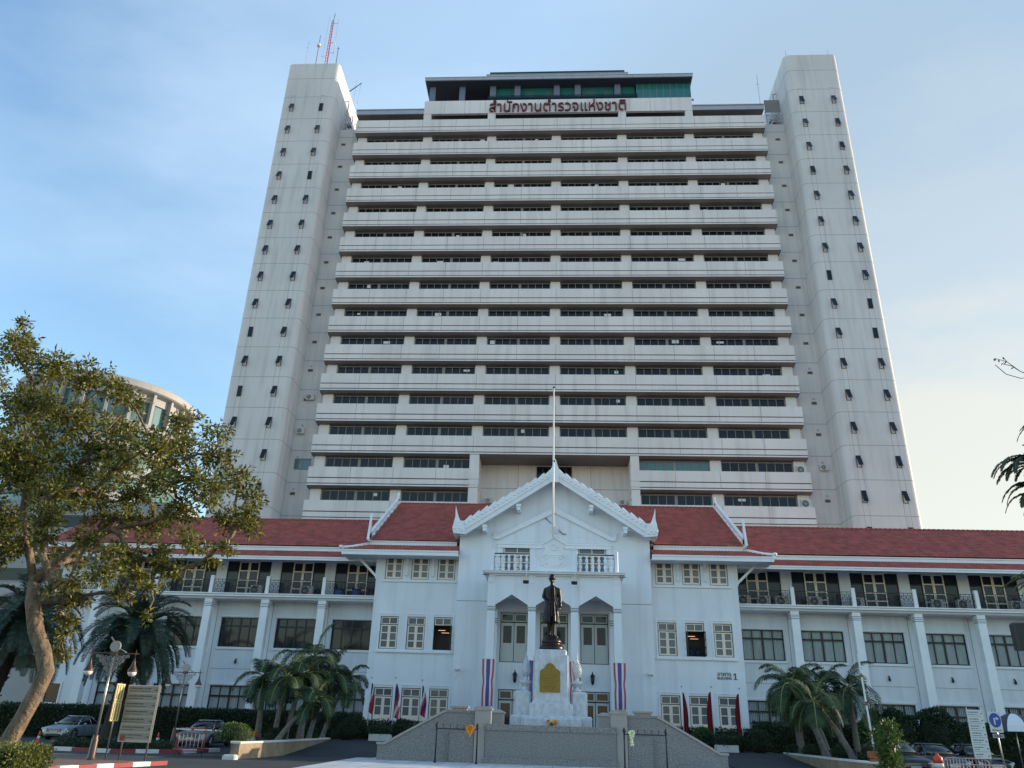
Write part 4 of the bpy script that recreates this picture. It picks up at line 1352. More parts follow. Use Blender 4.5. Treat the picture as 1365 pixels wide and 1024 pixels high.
porch_rail(-4.03, -1.66, YP); porch_rail(1.54, 3.98, YP)
# flag staff standing behind the crest
fp = thing('flagpole', 'tall pale flagpole rising behind the porch crest to above the gable', 'flagpole', (-.10, 52.9, 11.1))
e = MB(); e.tube([(-.10, 52.9, 11.1), (-.12, 52.9, 24.6)], [.085, .05], 10); e.build('pole', 'poleW', fp)
e = MB(); e.ell((-.12, 52.9, 24.68), (.09, .09, .10), 10); e.box(-.16, -.02, 52.84, 52.96, 18.9, 19.05); e.build('finial', 'iron', fp)
# hanging floodlights
for x, xx, lb in ((-1.85, -1.83, 'floodlight hanging on a white arm left of the statue head'), (1.30, 1.55, 'floodlight hanging on a slanting white arm right of the statue head')):
    t = thing('floodlight', lb, 'floodlight', (x, 51.7, 10.2))
    MB().tube([(xx, YP - .2, 11.8), (x, 51.75, 10.45)], .028, 6).build('arm', 'poleW', t)
    e = MB(); e.obox((x, 51.6, 10.28), (.19, 0, 0), (0, .11, .03), (0, -.03, .09)); e.build('housing', 'blackplastic', t)
    e = MB(); e.obox((x, 51.56, 10.17), (.15, 0, 0), (0, .08, .02), (0, -.004, .012)); e.build('lens', 'glassdark', t)

# ---- wings
def wing(s_, n, xend):
    wx = [15.15 + 4.28 * k for k in range(n)]
    hs = []
    for k, c in enumerate(wx):
        x = s_ * c
        hs += [(x - 1.51, x + 1.51, 6.45, 8.58), (x - 1.51, x + 1.51, .8, 3.75), (x - 1.73, x + 1.73, 10.18, 12.80)]
        put('Dd' if s_ < 0 and k < 5 else 'D', hall, x, 60.03, 6.45)
        put('E', hall, x, 60.03, .8)
        put('F', hall, x, 60.03, 10.18, 'french_door')
    if s_ < 0:
        hs.append((-37.68, -36.48, 2.2, 3.62))
    b = MB()
    x0, x1 = (13.01, xend) if s_ > 0 else (xend, -13.01)
    b.wall(x0, x1, 0, 13.0, 60.0, 60.3, hs)
    xe = xend
    b.box(min(xe, xe + .3 * -s_), max(xe, xe + .3 * -s_), 60.301, 68.6, 0, 13.0)
    b.prism([(60.0, 13.001), (68.6, 13.001), (68.6, 13.8), (63.7, 16.85), (60.0, 14.5)], min(xe, xe - .3 * s_), max(xe, xe - .3 * s_), 'x')
    b.box(x0, x1, 68.61, 68.8, 0, 13.8)
    b.build('wing_wall', 'wingwhite', hall)
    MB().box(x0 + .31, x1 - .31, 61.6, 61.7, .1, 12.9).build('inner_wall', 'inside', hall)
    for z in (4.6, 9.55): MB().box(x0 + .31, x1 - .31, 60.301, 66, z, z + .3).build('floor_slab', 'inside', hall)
    # sills and recessed panels
    e = MB()
    for c in wx:
        x = s_ * c
        e.box(x - 1.62, x + 1.62, 59.90, 59.998, 6.28, 6.42)
        for a in (-1.66, 1.60): e.box(x + a, x + a + .06, 59.95, 59.998, 6.421, 8.62)
        e.box(x - 1.66, x + 1.66, 59.93, 59.998, 8.63, 8.70)
        e.box(x - 1.62, x + 1.62, 59.93, 59.998, 3.80, 3.98)
        for a in (-1.92, 1.90): e.box(x + a, x + a + .03, 59.985, 59.998, .2, 9.7, 1)
        e.box(x - 1.70, x + 1.70, 59.985, 59.998, 4.9, 4.925, 1)
    e.build('wall_trim', ['trim', 'joint'], hall)
    # columns, slab, posts, ironwork
    cm = MB(); x = 0
    cm.rings([[(-.31, 58.48, 0), (.31, 58.48, 0), (.31, 59.10, 0), (-.31, 59.10, 0)], [(-.275, 58.52, 9.2), (.275, 58.52, 9.2), (.275, 59.05, 9.2), (-.275, 59.05, 9.2)]])
    cm.box(-.30, .30, 58.50, 59.08, 9.24, 9.32); cm.box(-.30, .30, 58.50, 59.08, 9.36, 9.44); cm.box(-.29, .29, 58.51, 59.07, 9.48, 9.74)
    cm.box(-.27, .27, 58.53, 59.05, 9.2, 9.5, 1)
    cmesh = cm.mesh('column', ['trim', 'line'], (0, 57, 0))
    pm = MB(); pm.cbox(-.14, .14, 58.48, 58.76, 10.16, 11.46, .03); pmesh = pm.mesh('balcony_post', ['trim'], (0, 57, 0))
    ps = MB(); ps.box(-.11, .11, 59.05, 59.998, 9.5, 9.742); psm = ps.mesh('beam', ['wingwhite'], (0, 57, 0))
    rl = MB(); L = 4.04; x0_ = .14
    y = 58.62
    rl.box(x0_, x0_ + L - .0, y - .02, y + .02, 11.16, 11.20); rl.box(x0_, x0_ + L, y - .015, y + .015, 11.02, 11.04); rl.box(x0_, x0_ + L, y - .015, y + .015, 10.24, 10.27)
    nb = 13
    for i in range(nb + 1):
        xb = x0_ + L * i / nb
        rl.box(xb - .014, xb + .014, y - .012, y + .012, 10.27, 11.16)
    for i in range(nb):
        c = x0_ + L * (i + .5) / nb
        for z, r_ in ((10.42, .10), (10.72, .12), (10.93, .07)):
            for k in range(6):
                a = 2 * math.pi * k / 6; b2 = 2 * math.pi * (k + 1) / 6
                rl.tube([(c + r_ * math.cos(a), y, z + r_ * math.sin(a)), (c + r_ * math.cos(b2), y, z + r_ * math.sin(b2))], .019, 3, cap=False)
        rl.tube([(c, y, 10.27), (c, y, 11.02)], .008, 3, cap=False)
    rmesh = rl.mesh('iron_railing', ['iron'], (0, 57, 0))
    cs = [17.22 + 4.31 * k for k in range(n - (0 if s_ < 0 else 1))]
    for c in cs:
        link('column', cmesh, hall, (s_ * c, 0, 0)); link('balcony_post', pmesh, hall, (s_ * c, 0, 0)); link('beam', psm, hall, (s_ * c, 0, 0))
        if s_ > 0: link('iron_railing', rmesh, hall, (c, 0, 0))
        else: link('iron_railing', rmesh, hall, (-c - 4.31, 0, 0))
    link('iron_railing', rmesh, hall, (13.0 - .14 if s_ > 0 else -17.22, 0, 0))
    e = MB()
    e.prism([(58.3, 10.02), (58.22, 10.08), (58.22, 10.15), (59.998, 10.15), (59.998, 9.75), (58.52, 9.75), (58.44, 9.86), (58.30, 9.92)], x0, x1, 'x')
    e.build('balcony_slab', 'trim', hall)
wing(-1, 5, -38.6)
wing(1, 9, 95.0)  # extra length out of view, added to shade the pedestal and palms
o = MB(); o.wall(-37.74, -36.42, 2.14, 3.68, 59.93, 60.1, [(-37.62, -36.54, 2.26, 3.56)])
o = o.build('window', 'trim', hall); MB().box(-37.66, -36.5, 60.06, 60.08, 2.2, 3.62).build('pane', 'glassdark', o)
# waste pipes: small dark spouts on the right wing
gsp = 'dark spouts on the wing walls'
for c in (23.7, 28.05, 32.3, 36.6, -23.6, -19.3):
    e = MB(); e.ell((c, 59.9, 5.40), (.085, .12, .15), 8); e.tube([(c, 59.9, 5.55), (c, 59.998, 5.62)], .05, 6)
    e.build('spout', 'blackplastic', hall)

# ---- signs and fittings on the blocks
bs = thing('building_sign', 'dark raised letters naming building 1 between the second and ground floor windows', 'sign', (11.6, 56.99, 4.9))
place_text('thai_letters', '\u0e2d\u0e32\u0e04\u0e32\u0e23', 11.12, 12.05, 5.13, 5.36, 56.995, 'bldtext', bs, .03, bold=.0)
place_text('latin_letters', 'BUILDING', 11.12, 12.06, 4.92, 5.08, 56.995, 'bldtext', bs, .03, bold=.0)
e = MB(); e.prism([(12.29, 4.96), (12.365, 4.96), (12.365, 5.33), (12.30, 5.33), (12.20, 5.25), (12.20, 5.20), (12.29, 5.25)], 56.965, 56.995, 'y'); e.box(12.19, 12.46, 56.966, 56.994, 4.92, 4.958); e.build('numeral', 'bldtext', bs)
for x, lb in ((-2.62, 'black wall lantern left of the pedestal under the porch'), (2.60, 'black wall lantern right of the pedestal under the porch')):
    t = thing('wall_lantern', lb, 'lantern', (x, 55.99, 4.3))
    MB().tube([(x, 55.98, 4.3), (x, 55.8, 4.35), (x, 55.72, 4.5)], .025, 6).build('arm', 'iron', t)
    MB().lathe([(.03, 0), (.10, .06), (.14, .45), (.11, .47), (.19, .49), (.10, .62), (.04, .70), (.02, .82)], (x, 55.72, 4.30), 8).build('cage', 'iron', t)
    MB().lathe([(.07, 0), (.105, .3)], (x, 55.72, 4.42), 8).build('glass', 'glassgrey', t)
for x0, s_, lb in ((-6.92, -1, 'small white security camera on the left side of the centre wall'), (6.85, 1, 'small white security camera on the right side of the centre wall')):
    t = thing('security_camera', lb, 'camera', (x0, 55.9, 4.9))
    MB().tube([(x0 + s_ * .02, 56.9, 4.95), (x0 - s_ * .15, 56.3, 4.9), (x0 - s_ * .35, 55.85, 5.0)], .03, 6).build('bracket', 'poleW', t)
    e = MB(); e.tube([(x0 - s_ * .25, 55.75, 5.02), (x0 - s_ * .65, 55.5, 5.08)], .08, 8); e.build('housing', 'poleW', t)
    e = MB(); e.tube([(x0 - s_ * .02, 55.98, 4.9), (x0 - s_ * -.02, 55.97, 4.55), (x0 - s_ * .3, 55.97, 4.45), (x0 - s_ * .35, 55.97, 4.7)], .012, 5); e.build('cable', 'poleW', t)
# AC units on the wing balconies
gb = 'air conditioners on the wing balconies'
for (x, z, lb) in ((13.9, 10.17, 'air conditioner nearest the side block on the right balcony'), (15.3, 10.17, 'second air conditioner from the side block on the right balcony'),
                   (16.6, 10.17, 'third air conditioner on the right balcony, beside the first post'), (19.0, 10.17, 'dark fronted air conditioner behind the first french door past the first post'),
                   (22.0, 10.17, 'air conditioner just right of the second balcony post'), (27.7, 10.17, 'air conditioner before the door between third and fourth posts'),
                   (29.5, 10.17, 'air conditioner just left of the fourth right balcony post'), (33.2, 10.17, 'air conditioner near the right edge of the photo on the balcony'),
                   (-18.7, 10.17, 'air conditioner behind the railing between first and second left posts'), (-22.6, 10.17, 'air conditioner by the second left balcony post')):
    ac_unit(lb, (x, 59.45, z), .95, .72, .34, gb, True)
# objects on the left balcony
for (x, c_, lb) in ((-13.6, 'blackplastic', 'black storage tub on the left balcony by the block wall'), (-14.9, 'signblue', 'dark blue tub on the left balcony'), (-16.2, 'signblue', 'blue tub behind the first left balcony post')):
    t = thing('storage_tub', lb, 'tub', (x, 59.2, 10.16), group='tubs on the left balcony')
    MB().cbox(x - .28, x + .28, 58.95, 59.45, 10.16, 10.66, .05).build('tub', c_, t); MB().cbox(x - .31, x + .31, 58.92, 59.48, 10.661, 10.72, .02).build('lid', 'blackplastic', t)
for (x, z, lb) in ((-38.0, 4.6, 'air conditioner high on the end wall behind the left palm'), (-38.1, 3.7, 'air conditioner low on the end wall behind the left palm')):
    ac_unit(lb, (x, 59.99, z), .9, .65, .35, gb)

# ---- banners hanging on the porch columns
def banner(x, y, z0, z1, wd, label):
    t = thing('striped_banner', label, 'banner', (x, y, z0), group='striped banners on the porch columns')
    e = MB()
    nx, nz_ = 10, 24
    stripes = [(0, .167, 0), (.167, .333, 1), (.333, .667, 2), (.667, .833, 1), (.833, 1, 0)]
    ph = random.uniform(0, 6)
    def P(u, v):
        nar = 1 - .16 * math.exp(-((v - .52) / .12) ** 2) - .12 * (1 - v)
        return (x + (u - .5) * wd * nar, y - .02 - .05 * math.sin(u * 9 + v * 3 + ph) * (1 - v * .8) - .05 * (v < .5) * math.sin(v * 6.28), z0 + (z1 - z0) * v)
    for (u0, u1, m_) in stripes:
        for i in range(2):
            a = u0 + (u1 - u0) * i / 2; b_ = u0 + (u1 - u0) * (i + 1) / 2
            for j in range(nz_):
                v0, v1 = j / nz_, (j + 1) / nz_
                e.add([P(a, v0), P(b_, v0), P(b_, v1), P(a, v1)], [(0, 1, 2, 3)], m_, True)
    e.build('cloth', ['flagpink', 'flagwhite', 'flagpurple'], t)
    MB().tube([(x - wd / 2 - .03, y - .02, z1), (x + wd / 2 + .03, y - .02, z1)], .02, 6).build('rod', 'flagwhite', t)
banner(-4.16, 52.3, 2.7, 5.52, .78, 'striped red white and violet banner on the leftmost porch column')
banner(-1.42, 52.3, 2.75, 5.50, .76, 'striped banner half hidden behind the left urn of the pedestal')
banner(1.36, 52.3, 2.75, 5.48, .76, 'striped banner half hidden behind the right urn of the pedestal')
banner(4.14, 52.3, 2.75, 5.48, .78, 'striped red white and violet banner on the rightmost porch column')

# ================================================================== MONUMENT
mx = -.12
terr = thing('granite_terrace', 'speckled grey granite terrace with sloping stair walls and capped piers in front of the monument', 'terrace', (mx, 41, 0))
e = MB()
e.box(mx - 3.08, mx + 3.08, 40.04, 40.6, .0, 1.46); e.box(mx - 3.10, mx + 3.10, 39.98, 40.62, 1.462, 1.72); e.box(mx - 3.12, mx + 3.12, 39.97, 40.039, 0, .32)
e.build('front_wall', 'granite', terr)
e = MB(); e.box(mx - 5.0, mx + 5.0, 40.7, 48.5, 0.04, 1.68)
e.box(mx - 3.05, mx + 3.05, 40.621, 40.7, 0.04, 1.68)
e.build('platform', 'granite', terr)
for s_ in (-1, 1):
    def sb(e, a, c, *r): e.box(min(mx + s_ * a, mx + s_ * c), max(mx + s_ * a, mx + s_ * c), *r)
    e = MB(); sb(e, 3.10, 3.60, 40.1, 40.69, 0, 2.32); sb(e, 2.84, 3.099, 40.63, 40.69, 1.69, 2.32); sb(e, 2.84, 3.099, 40.1, 40.629, 1.725, 2.32)
    sb(e, 2.78, 3.66, 40.04, 40.74, 2.321, 2.42); sb(e, 2.86, 3.58, 40.12, 40.66, 2.421, 2.49)
    e.build('pier', 'granitecap', terr)
    e = MB(); sb(e, 3.601, 5.0, 40.35, 40.69, 0, 2.18); sb(e, 3.62, 4.76, 40.16, 40.349, 0.0, 1.40)
    sb(e, 3.601, 5.02, 40.30, 40.692, 2.181, 2.29); e.build('panel_wall', 'granite', terr)
    e = MB()
    e.prism([(mx + s_ * 5.001, 0), (mx + s_ * 8.22, 0), (mx + s_ * 8.22, .68), (mx + s_ * 7.90, .68), (mx + s_ * 5.06, 2.16), (mx + s_ * 5.001, 2.16)], 40.34, 40.69, 'y')
    e.build('sloping_wall', 'granite', terr)
    e = MB()
    e.prism([(mx + s_ * 5.021, 2.17), (mx + s_ * 5.09, 2.17), (mx + s_ * 7.88, .69), (mx + s_ * 8.27, .69), (mx + s_ * 8.27, .79), (mx + s_ * 7.90, .79), (mx + s_ * 5.12, 2.28), (mx + s_ * 5.021, 2.28)], 40.27, 40.75, 'y')
    e.build('coping', 'granitecap', terr)
    e = MB(); sb(e, 4.12, 4.86, 41.2, 41.8, 1.69, 2.40); sb(e, 4.04, 4.94, 41.12, 41.88, 2.401, 2.49); e.build('pier', 'granitecap', terr)
    e = MB(); sb(e, 2.35, 2.95, 42.2, 42.8, 1.69, 2.22)
    x = mx + s_ * 2.65
    e.rings([[(x - .36, 42.14, 2.221), (x + .36, 42.14, 2.221), (x + .36, 42.86, 2.221), (x - .36, 42.86, 2.221)], [(x - .36, 42.14, 2.28), (x + .36, 42.14, 2.28), (x + .36, 42.86, 2.28), (x - .36, 42.86, 2.28)], [(x - .1, 42.4, 2.40), (x + .1, 42.4, 2.40), (x + .1, 42.6, 2.40), (x - .1, 42.6, 2.40)]])
    e.build('pillar', 'granitecap', terr)
    st = MB()
    for k in range(10):
        a = 5.02 + .30 * k
        sb(st, a, a + .30, 40.76, 44.5, 0.04, 1.60 - .158 * k)
    st.build('stairs', 'granite', terr)

ped = thing('marble_pedestal', 'veined white marble pedestal with gilded plaque and two carved urns', 'pedestal', (mx, 45, 1.69))
e = MB()
def pb(h, yf, yb, z0, z1, b=.04): e.cbox(mx - h, mx + h, yf, yb, z0, z1, b)
pb(2.12, 43.6, 46.6, 1.69, 2.20, .06)
pb(1.55, 43.3, 46.8, 1.69, 2.10, .06)
pb(1.14, 43.75, 46.4, 2.201, 2.80, .07)
pb(1.00, 43.95, 46.1, 2.801, 2.93, .05)
pb(.90, 44.05, 46.0, 2.931, 5.22, .03)
for s_ in (-1, 1):
    e.box(min(mx + s_ * .901, mx + s_ * .96), max(mx + s_ * .901, mx + s_ * .96), 44.2, 45.9, 2.931, 5.18)
pb(.84, 44.10, 45.95, 5.221, 5.50, .09)
e.build('pedestal_body', 'marble', ped)
for s_ in (-1, 1):
    x = mx + s_ * 1.52
    e = MB(); e.cbox(x - .46, x + .40 if s_ > 0 else x + .46, 44.5, 45.6, 2.201, 3.42, .10); e.build('side_block', 'marble', ped)
    x = mx + s_ * 1.38
    e = MB()
    e.lathe([(.24, 3.42), (.24, 3.52), (.17, 3.56), (.15, 3.64), (.24, 3.72), (.34, 3.82), (.33, 3.92), (.17, 3.96), (.12, 4.03), (.13, 4.12), (.20, 4.26), (.255, 4.42), (.255, 4.52), (.21, 4.72), (.13, 4.92), (.06, 5.06), (.055, 5.12), (.09, 5.15), (.05, 5.2), (.03, 5.42), (.0, 5.45)], (x, 45.05, 0), 20)
    for r_ in range(9):
        z = 4.2 + r_ * .08; rad = [.18, .21, .235, .25, .25, .24, .215, .19, .16][r_]
        for k in range(12):
            a = 2 * math.pi * (k + .5 * (r_ % 2)) / 12
            e.ell((x + rad * math.cos(a), 45.05 + rad * math.sin(a), z), (.035, .035, .05), 5)
    e.build('urn', 'marble', ped)
# plaque
px_ = mx - .07 + .02
P = [(-.56, 3.34), (.52, 3.34), (.52, 4.36), (.40, 4.48), (.30, 4.50), (.24, 4.62), (.14, 4.74), (-.02, 4.80), (-.18, 4.74), (-.28, 4.62), (-.34, 4.50), (-.44, 4.48), (-.56, 4.36)]
e = MB(); e.prism([(px_ + a, z) for a, z in P], 43.99, 44.048, 'y'); pl = e.build('plaque', 'gold', ped)
e = MB()
for k, (z, w0) in enumerate(((4.17, .40), (4.02, .42), (3.87, .38), (3.74, .30), (3.61, .36), (3.50, .22))):
    x = px_ - w0
    while x < px_ + w0 - .04:
        l = random.uniform(.03, .09)
        e.box(x, x + l, 43.984, 43.989, z, z + .035); x += l + .025
n = 20
for k in range(n):
    a = 2 * math.pi * k / n; b2 = 2 * math.pi * (k + 1) / n
    e.tube([(px_ - .02 + .12 * math.cos(a), 43.985, 4.58 + .09 * math.sin(a)), (px_ - .02 + .12 * math.cos(b2), 43.985, 4.58 + .09 * math.sin(b2))], .012, 4, cap=False)
e.build('inscription', 'golddark', pl)

# ---- statue (one continuous skin made from overlapping volumes)
def cap(e, a, b, ra, rb, seg=12):
    a = Vector(a); b = Vector(b)
    pts = [a.lerp(b, t) for t in (0, .25, .5, .75, 1)]
    e.tube(pts, [ra + (rb - ra) * t for t in (0, .25, .5, .75, 1)], seg)
    e.ell(a, (ra, ra, ra), seg); e.ell(b, (rb, rb, rb), seg)
sx0, sy0, sz0 = mx, 45.0, 6.27
def F(x, y, z): return (sx0 + x, sy0 + y, sz0 + z)
e = MB()
# boots and legs, weight on one leg, other foot forward
cap(e, F(-.13, .02, .10), F(-.14, 0, .62), .085, .125); cap(e, F(-.14, 0, .62), F(-.13, .02, 1.35), .125, .17)
cap(e, F(.10, -.10, .10), F(.10, -.06, .62), .08, .12); cap(e, F(.10, -.06, .62), F(.10, .0, 1.35), .12, .17)
e.ell(F(-.15, -.10, .055), (.085, .20, .07), 10); e.ell(F(.12, -.24, .055), (.085, .20, .07), 10)
e.ell(F(-.13, 0, .64), (.13, .15, .05), 10); e.ell(F(.10, -.06, .64), (.125, .15, .05), 10)
# tunic skirt and long open coat
def oval(cx_, cy_, z, a, b_, n=20): return [F(cx_ + a * math.cos(2 * math.pi * k / n), cy_ + b_ * math.sin(2 * math.pi * k / n), z) for k in range(n)]
e.rings([oval(-.02, 0, 1.02, .23, .20), oval(-.01, 0, 1.35, .25, .21), oval(0, 0, 1.75, .26, .20), oval(0, 0, 1.95, .26, .19)], 0, True, True)
e.rings([oval(0, 0, 1.72, .28, .21), oval(0, 0, 1.95, .27, .19), oval(0, 0, 2.25, .33, .21), oval(0, .01, 2.5, .36, .21), oval(0, .02, 2.64, .30, .18), oval(0, .02, 2.72, .14, .12)], 0, True, True)
# coat sides: two thick panels leaving the front open, fuller on the left of the figure
for s_, wd in ((-1, .43), (1, .36)):
    prev = None
    for (z, a, t) in ((2.60, .34, .08), (2.2, .36, .10), (1.8, .35, .12), (1.4, .42, .12), (1.05, .48, .11), (.70, .53, .10)):
        a = a * (wd / .41)
        rr_ = []
        for k in range(9):
            th = math.pi * (.06 + .80 * k / 8)
            rr_.append((th, a))
        ring_o = [F(s_ * a * math.sin(th) * 1.0, .02 - .29 * (a / .38) * math.cos(th) * .95, z) for th, _ in rr_]
        ring_i = [F(s_ * (a - t) * math.sin(th), .02 - (.29 * (a / .38) - t) * math.cos(th) * .95, z) for th, _ in rr_][::-1]
        ring = ring_o + ring_i
        if prev: e.rings([prev, ring] if s_ > 0 else [prev[::-1], ring[::-1]], 0, True, True)
        prev = ring
    e.tube([F(s_ * .10, -.24, 2.62), F(s_ * .13, -.27, 2.2), F(s_ * .12, -.26, 1.75), F(s_ * .15, -.27, 1.2), F(s_ * .17, -.27, .75)], [.05, .055, .045, .05, .05], 8)
# shoulders, collar, neck
cap(e, F(-.28, .02, 2.53), F(.28, .02, 2.53), .125, .125)
cap(e, F(0, .01, 2.62), F(0, -.01, 2.86), .12, .095)
e.ell(F(0, 0, 2.72), (.135, .12, .05), 12)
# right arm bent, hand resting at the belt on the sword hilt
cap(e, F(-.36, .02, 2.50), F(-.47, .03, 2.12), .115, .10); cap(e, F(-.47, .03, 2.12), F(-.27, -.25, 1.82), .10, .078)
cap(e, F(-.30, -.20, 1.86), F(-.25, -.27, 1.80), .092, .085)
# left arm hanging with deep cuff
cap(e, F(.37, .02, 2.50), F(.45, .02, 2.05), .115, .10); cap(e, F(.45, .02, 2.05), F(.46, -.06, 1.62), .10, .08)
cap(e, F(.46, -.05, 1.72), F(.46, -.06, 1.60), .098, .105)
# hands with fingers
e.ell(F(-.21, -.30, 1.77), (.055, .04, .065), 8)
for i in range(4):
    cap(e, F(-.225 + .005 * i, -.335, 1.81 - .03 * i), F(-.16, -.355, 1.79 - .03 * i), .016, .014, 6)
    cap(e, F(-.16, -.355, 1.79 - .03 * i), F(-.14, -.325, 1.785 - .03 * i), .014, .012, 6)
cap(e, F(-.21, -.28, 1.82), F(-.16, -.31, 1.84), .018, .014, 6)
e.ell(F(.465, -.08, 1.49), (.04, .055, .07), 8)
for i, l in enumerate((.10, .125, .12, .09)):
    y = -.125 + .03 * i
    cap(e, F(.465, y, 1.45), F(.468, y - .005, 1.45 - l * .6), .016, .015, 6); cap(e, F(.468, y - .005, 1.45 - l * .6), F(.452, y - .008, 1.45 - l), .015, .012, 6)
cap(e, F(.455, -.13, 1.51), F(.44, -.165, 1.43), .018, .014, 6)
# belt, buttons, sword
e.rings([oval(0, 0, 1.90, .30, .215), oval(0, 0, 1.98, .30, .215)], 0, True, True)
for i in range(5): e.ell(F(0, -.215, 2.12 + .1 * i), (.02, .02, .02), 6)
cap(e, F(.20, -.22, 1.86), F(.44, -.10, .52), .030, .022, 8)
e.ell(F(.17, -.25, 1.92), (.05, .05, .07), 8)
cap(e, F(-.24, -.36, 1.86), F(-.30, -.38, .74), .020, .016, 8)
# head with face and tall helmet
e.ell(F(0, -.02, 3.02), (.125, .145, .175), 16)
e.ell(F(0, -.10, 2.92), (.075, .07, .06), 10)
e.ell(F(0, -.172, 2.99), (.022, .038, .040), 8)
e.ell(F(0, -.145, 2.915), (.05, .03, .018), 8); e.ell(F(0, -.155, 2.94), (.06, .025, .012), 8)
for s_ in (-1, 1):
    e.ell(F(s_ * .05, -.135, 3.035), (.022, .015, .014), 6); e.ell(F(s_ * .05, -.15, 3.065), (.035, .02, .012), 6)
    e.ell(F(s_ * .13, 0, 3.0), (.02, .035, .05), 8)
e.rings([oval(0, -.02, 3.075, .235, .27), oval(0, -.02, 3.105, .21, .245), oval(0, -.02, 3.15, .165, .185)], 0, True, True)
e.ell(F(0, -.01, 3.17), (.165, .185, .22), 16)
e.ell(F(0, -.01, 3.38), (.03, .03, .05), 8)
e.rings([oval(0, -.02, 3.15, .158, .178), oval(0, -.02, 3.19, .156, .176)], 0, True, True)
so_ = e.build('bronze_statue', 'bronze')
me = so_.data
for v in me.vertices: v.co -= Vector((sx0, sy0, sz0))
so_.location = (sx0, sy0, sz0)
tag(so_, 'dark bronze statue of a standing man in helmet and long coat on the pedestal', 'statue')
rm = so_.modifiers.new('remesh', 'REMESH'); rm.mode = 'VOXEL'; rm.voxel_size = .0145; rm.use_smooth_shade = True
smo = so_.modifiers.new('smooth', 'SMOOTH'); smo.factor = .5; smo.iterations = 3
e = MB()
def oc(z, a, b_): return [(mx + a * math.cos(2 * math.pi * (k + .5) / 16), 45.0 + b_ * math.sin(2 * math.pi * (k + .5) / 16), z) for k in range(16)]
e.rings([oc(5.50, .66, .70), oc(5.56, .69, .73), oc(5.66, .68, .72), oc(5.78, .60, .64), oc(5.84, .52, .56), oc(5.88, .55, .60), oc(5.96, .57, .62), oc(6.08, .50, .55), oc(6.17, .36, .42), oc(6.27, .30, .40)], 0, True, True)
e.ell((mx + .1, 44.8, 6.18), (.30, .28, .10), 10); e.ell((mx - .18, 45.0, 6.2), (.22, .26, .09), 10)
e.build('bronze_base', 'bronzebase', ped)

# ---- low black railings and garlands
def rail_gate(x0, x1, y, label):
    t = thing('iron_barrier', label, 'railing', ((x0 + x1) / 2, y, .035), group='black iron railings before the terrace')
    for x in (x0, x1):
        e = MB(); e.tube([(x, y, .035), (x, y, 1.56)], .035, 8)
        e.lathe([(.075, 0), (.075, .03), (.04, .06)], (x, y, .036), 8)
        e.lathe([(.035, 0), (.075, .03), (.05, .06), (.085, .11), (.06, .17), (.015, .24), (0, .26)], (x, y, 1.50), 8)
        e.build('post', 'iron', t)
    MB().box(x0, x1, y - .022, y + .022, 1.44, 1.49).build('top_rail', 'iron', t)
    for k in range(5):
        x = x0 + (x1 - x0) * (k + 1) / 6
        e = MB(); e.tube([(x, y, 1.49), (x, y, 1.62)], .014, 6); e.ell((x, y, 1.635), (.03, .03, .03), 8); e.build('spike', 'iron', t)
rail_gate(-5.40, -3.50, 39.3, 'left black iron railing carrying the orange garland')
rail_gate(3.26, 5.16, 39.3, 'right black iron railing carrying the yellow and white garland')
def garland(c, wd, h, mt, label, n=160):
    t = thing('flower_garland', label, 'garland', (c[0], c[1], c[2] - h), group=None)
    e = MB()
    for i in range(n):
        t_ = i / n
        a = 2 * math.pi * t_
        zz = c[2] - h * .5 + h * .42 * math.cos(a); xx = c[0] + wd * .36 * math.sin(a) * (1.1 + .4 * math.cos(a))
        e.ell((xx + random.gauss(0, .02), c[1] + random.gauss(0, .02), zz), (.038, .034, .034), 6)
    for i in range(n // 5): e.ell((c[0] + random.gauss(0, wd * .16), c[1] - .01, c[2] - h * .45 + random.gauss(0, h * .16)), (.035, .03, .035), 6)
    for i in range(6): e.ell((c[0] + random.gauss(0, .01), c[1], c[2] - h - .02 * i), (.03, .03, .03), 6)
    e.build('flowers', mt, t)
    return t
garland((-3.84, 39.24, 1.66), .34, .40, 'marigold', 'orange marigold garland hung on the left black railing', 200)
garland((3.60, 39.24, 1.64), .24, .30, 'whiteflower', 'yellow and white garland hung on the right black railing', 120)
e = MB()
for i in range(26): e.ell((3.60 + random.gauss(0, .035), 39.24, 1.34 - .014 * i), (.035, .03, .03), 6)
t = thing('flower_tassel', 'pale tassel dangling under the yellow and white garland', 'tassel', (3.60, 39.24, .95)); e.build('flowers', 'whiteflower', t)
t = thing('flower_offering', 'small golden and white flower offering laid at the foot of the pedestal', 'flowers', (-.05, 43.2, 1.72))
for xx, mt in ((-.20, 'marigold'), (.06, 'marigold'), (-.07, 'whiteflower')):
    e = MB()
    for i in range(60): e.ell((xx + random.gauss(0, .055), 43.0 + random.gauss(0, .05), 1.90 + random.gauss(0, .05)), (.035, .035, .03), 6)
    e.build('flowers', mt, t)
e = MB(); e.lathe([(.05, 0), (.07, .12), (.14, .2)], (-.07, 43.0, 1.69), 10); e.build('bowl', 'gold', t)

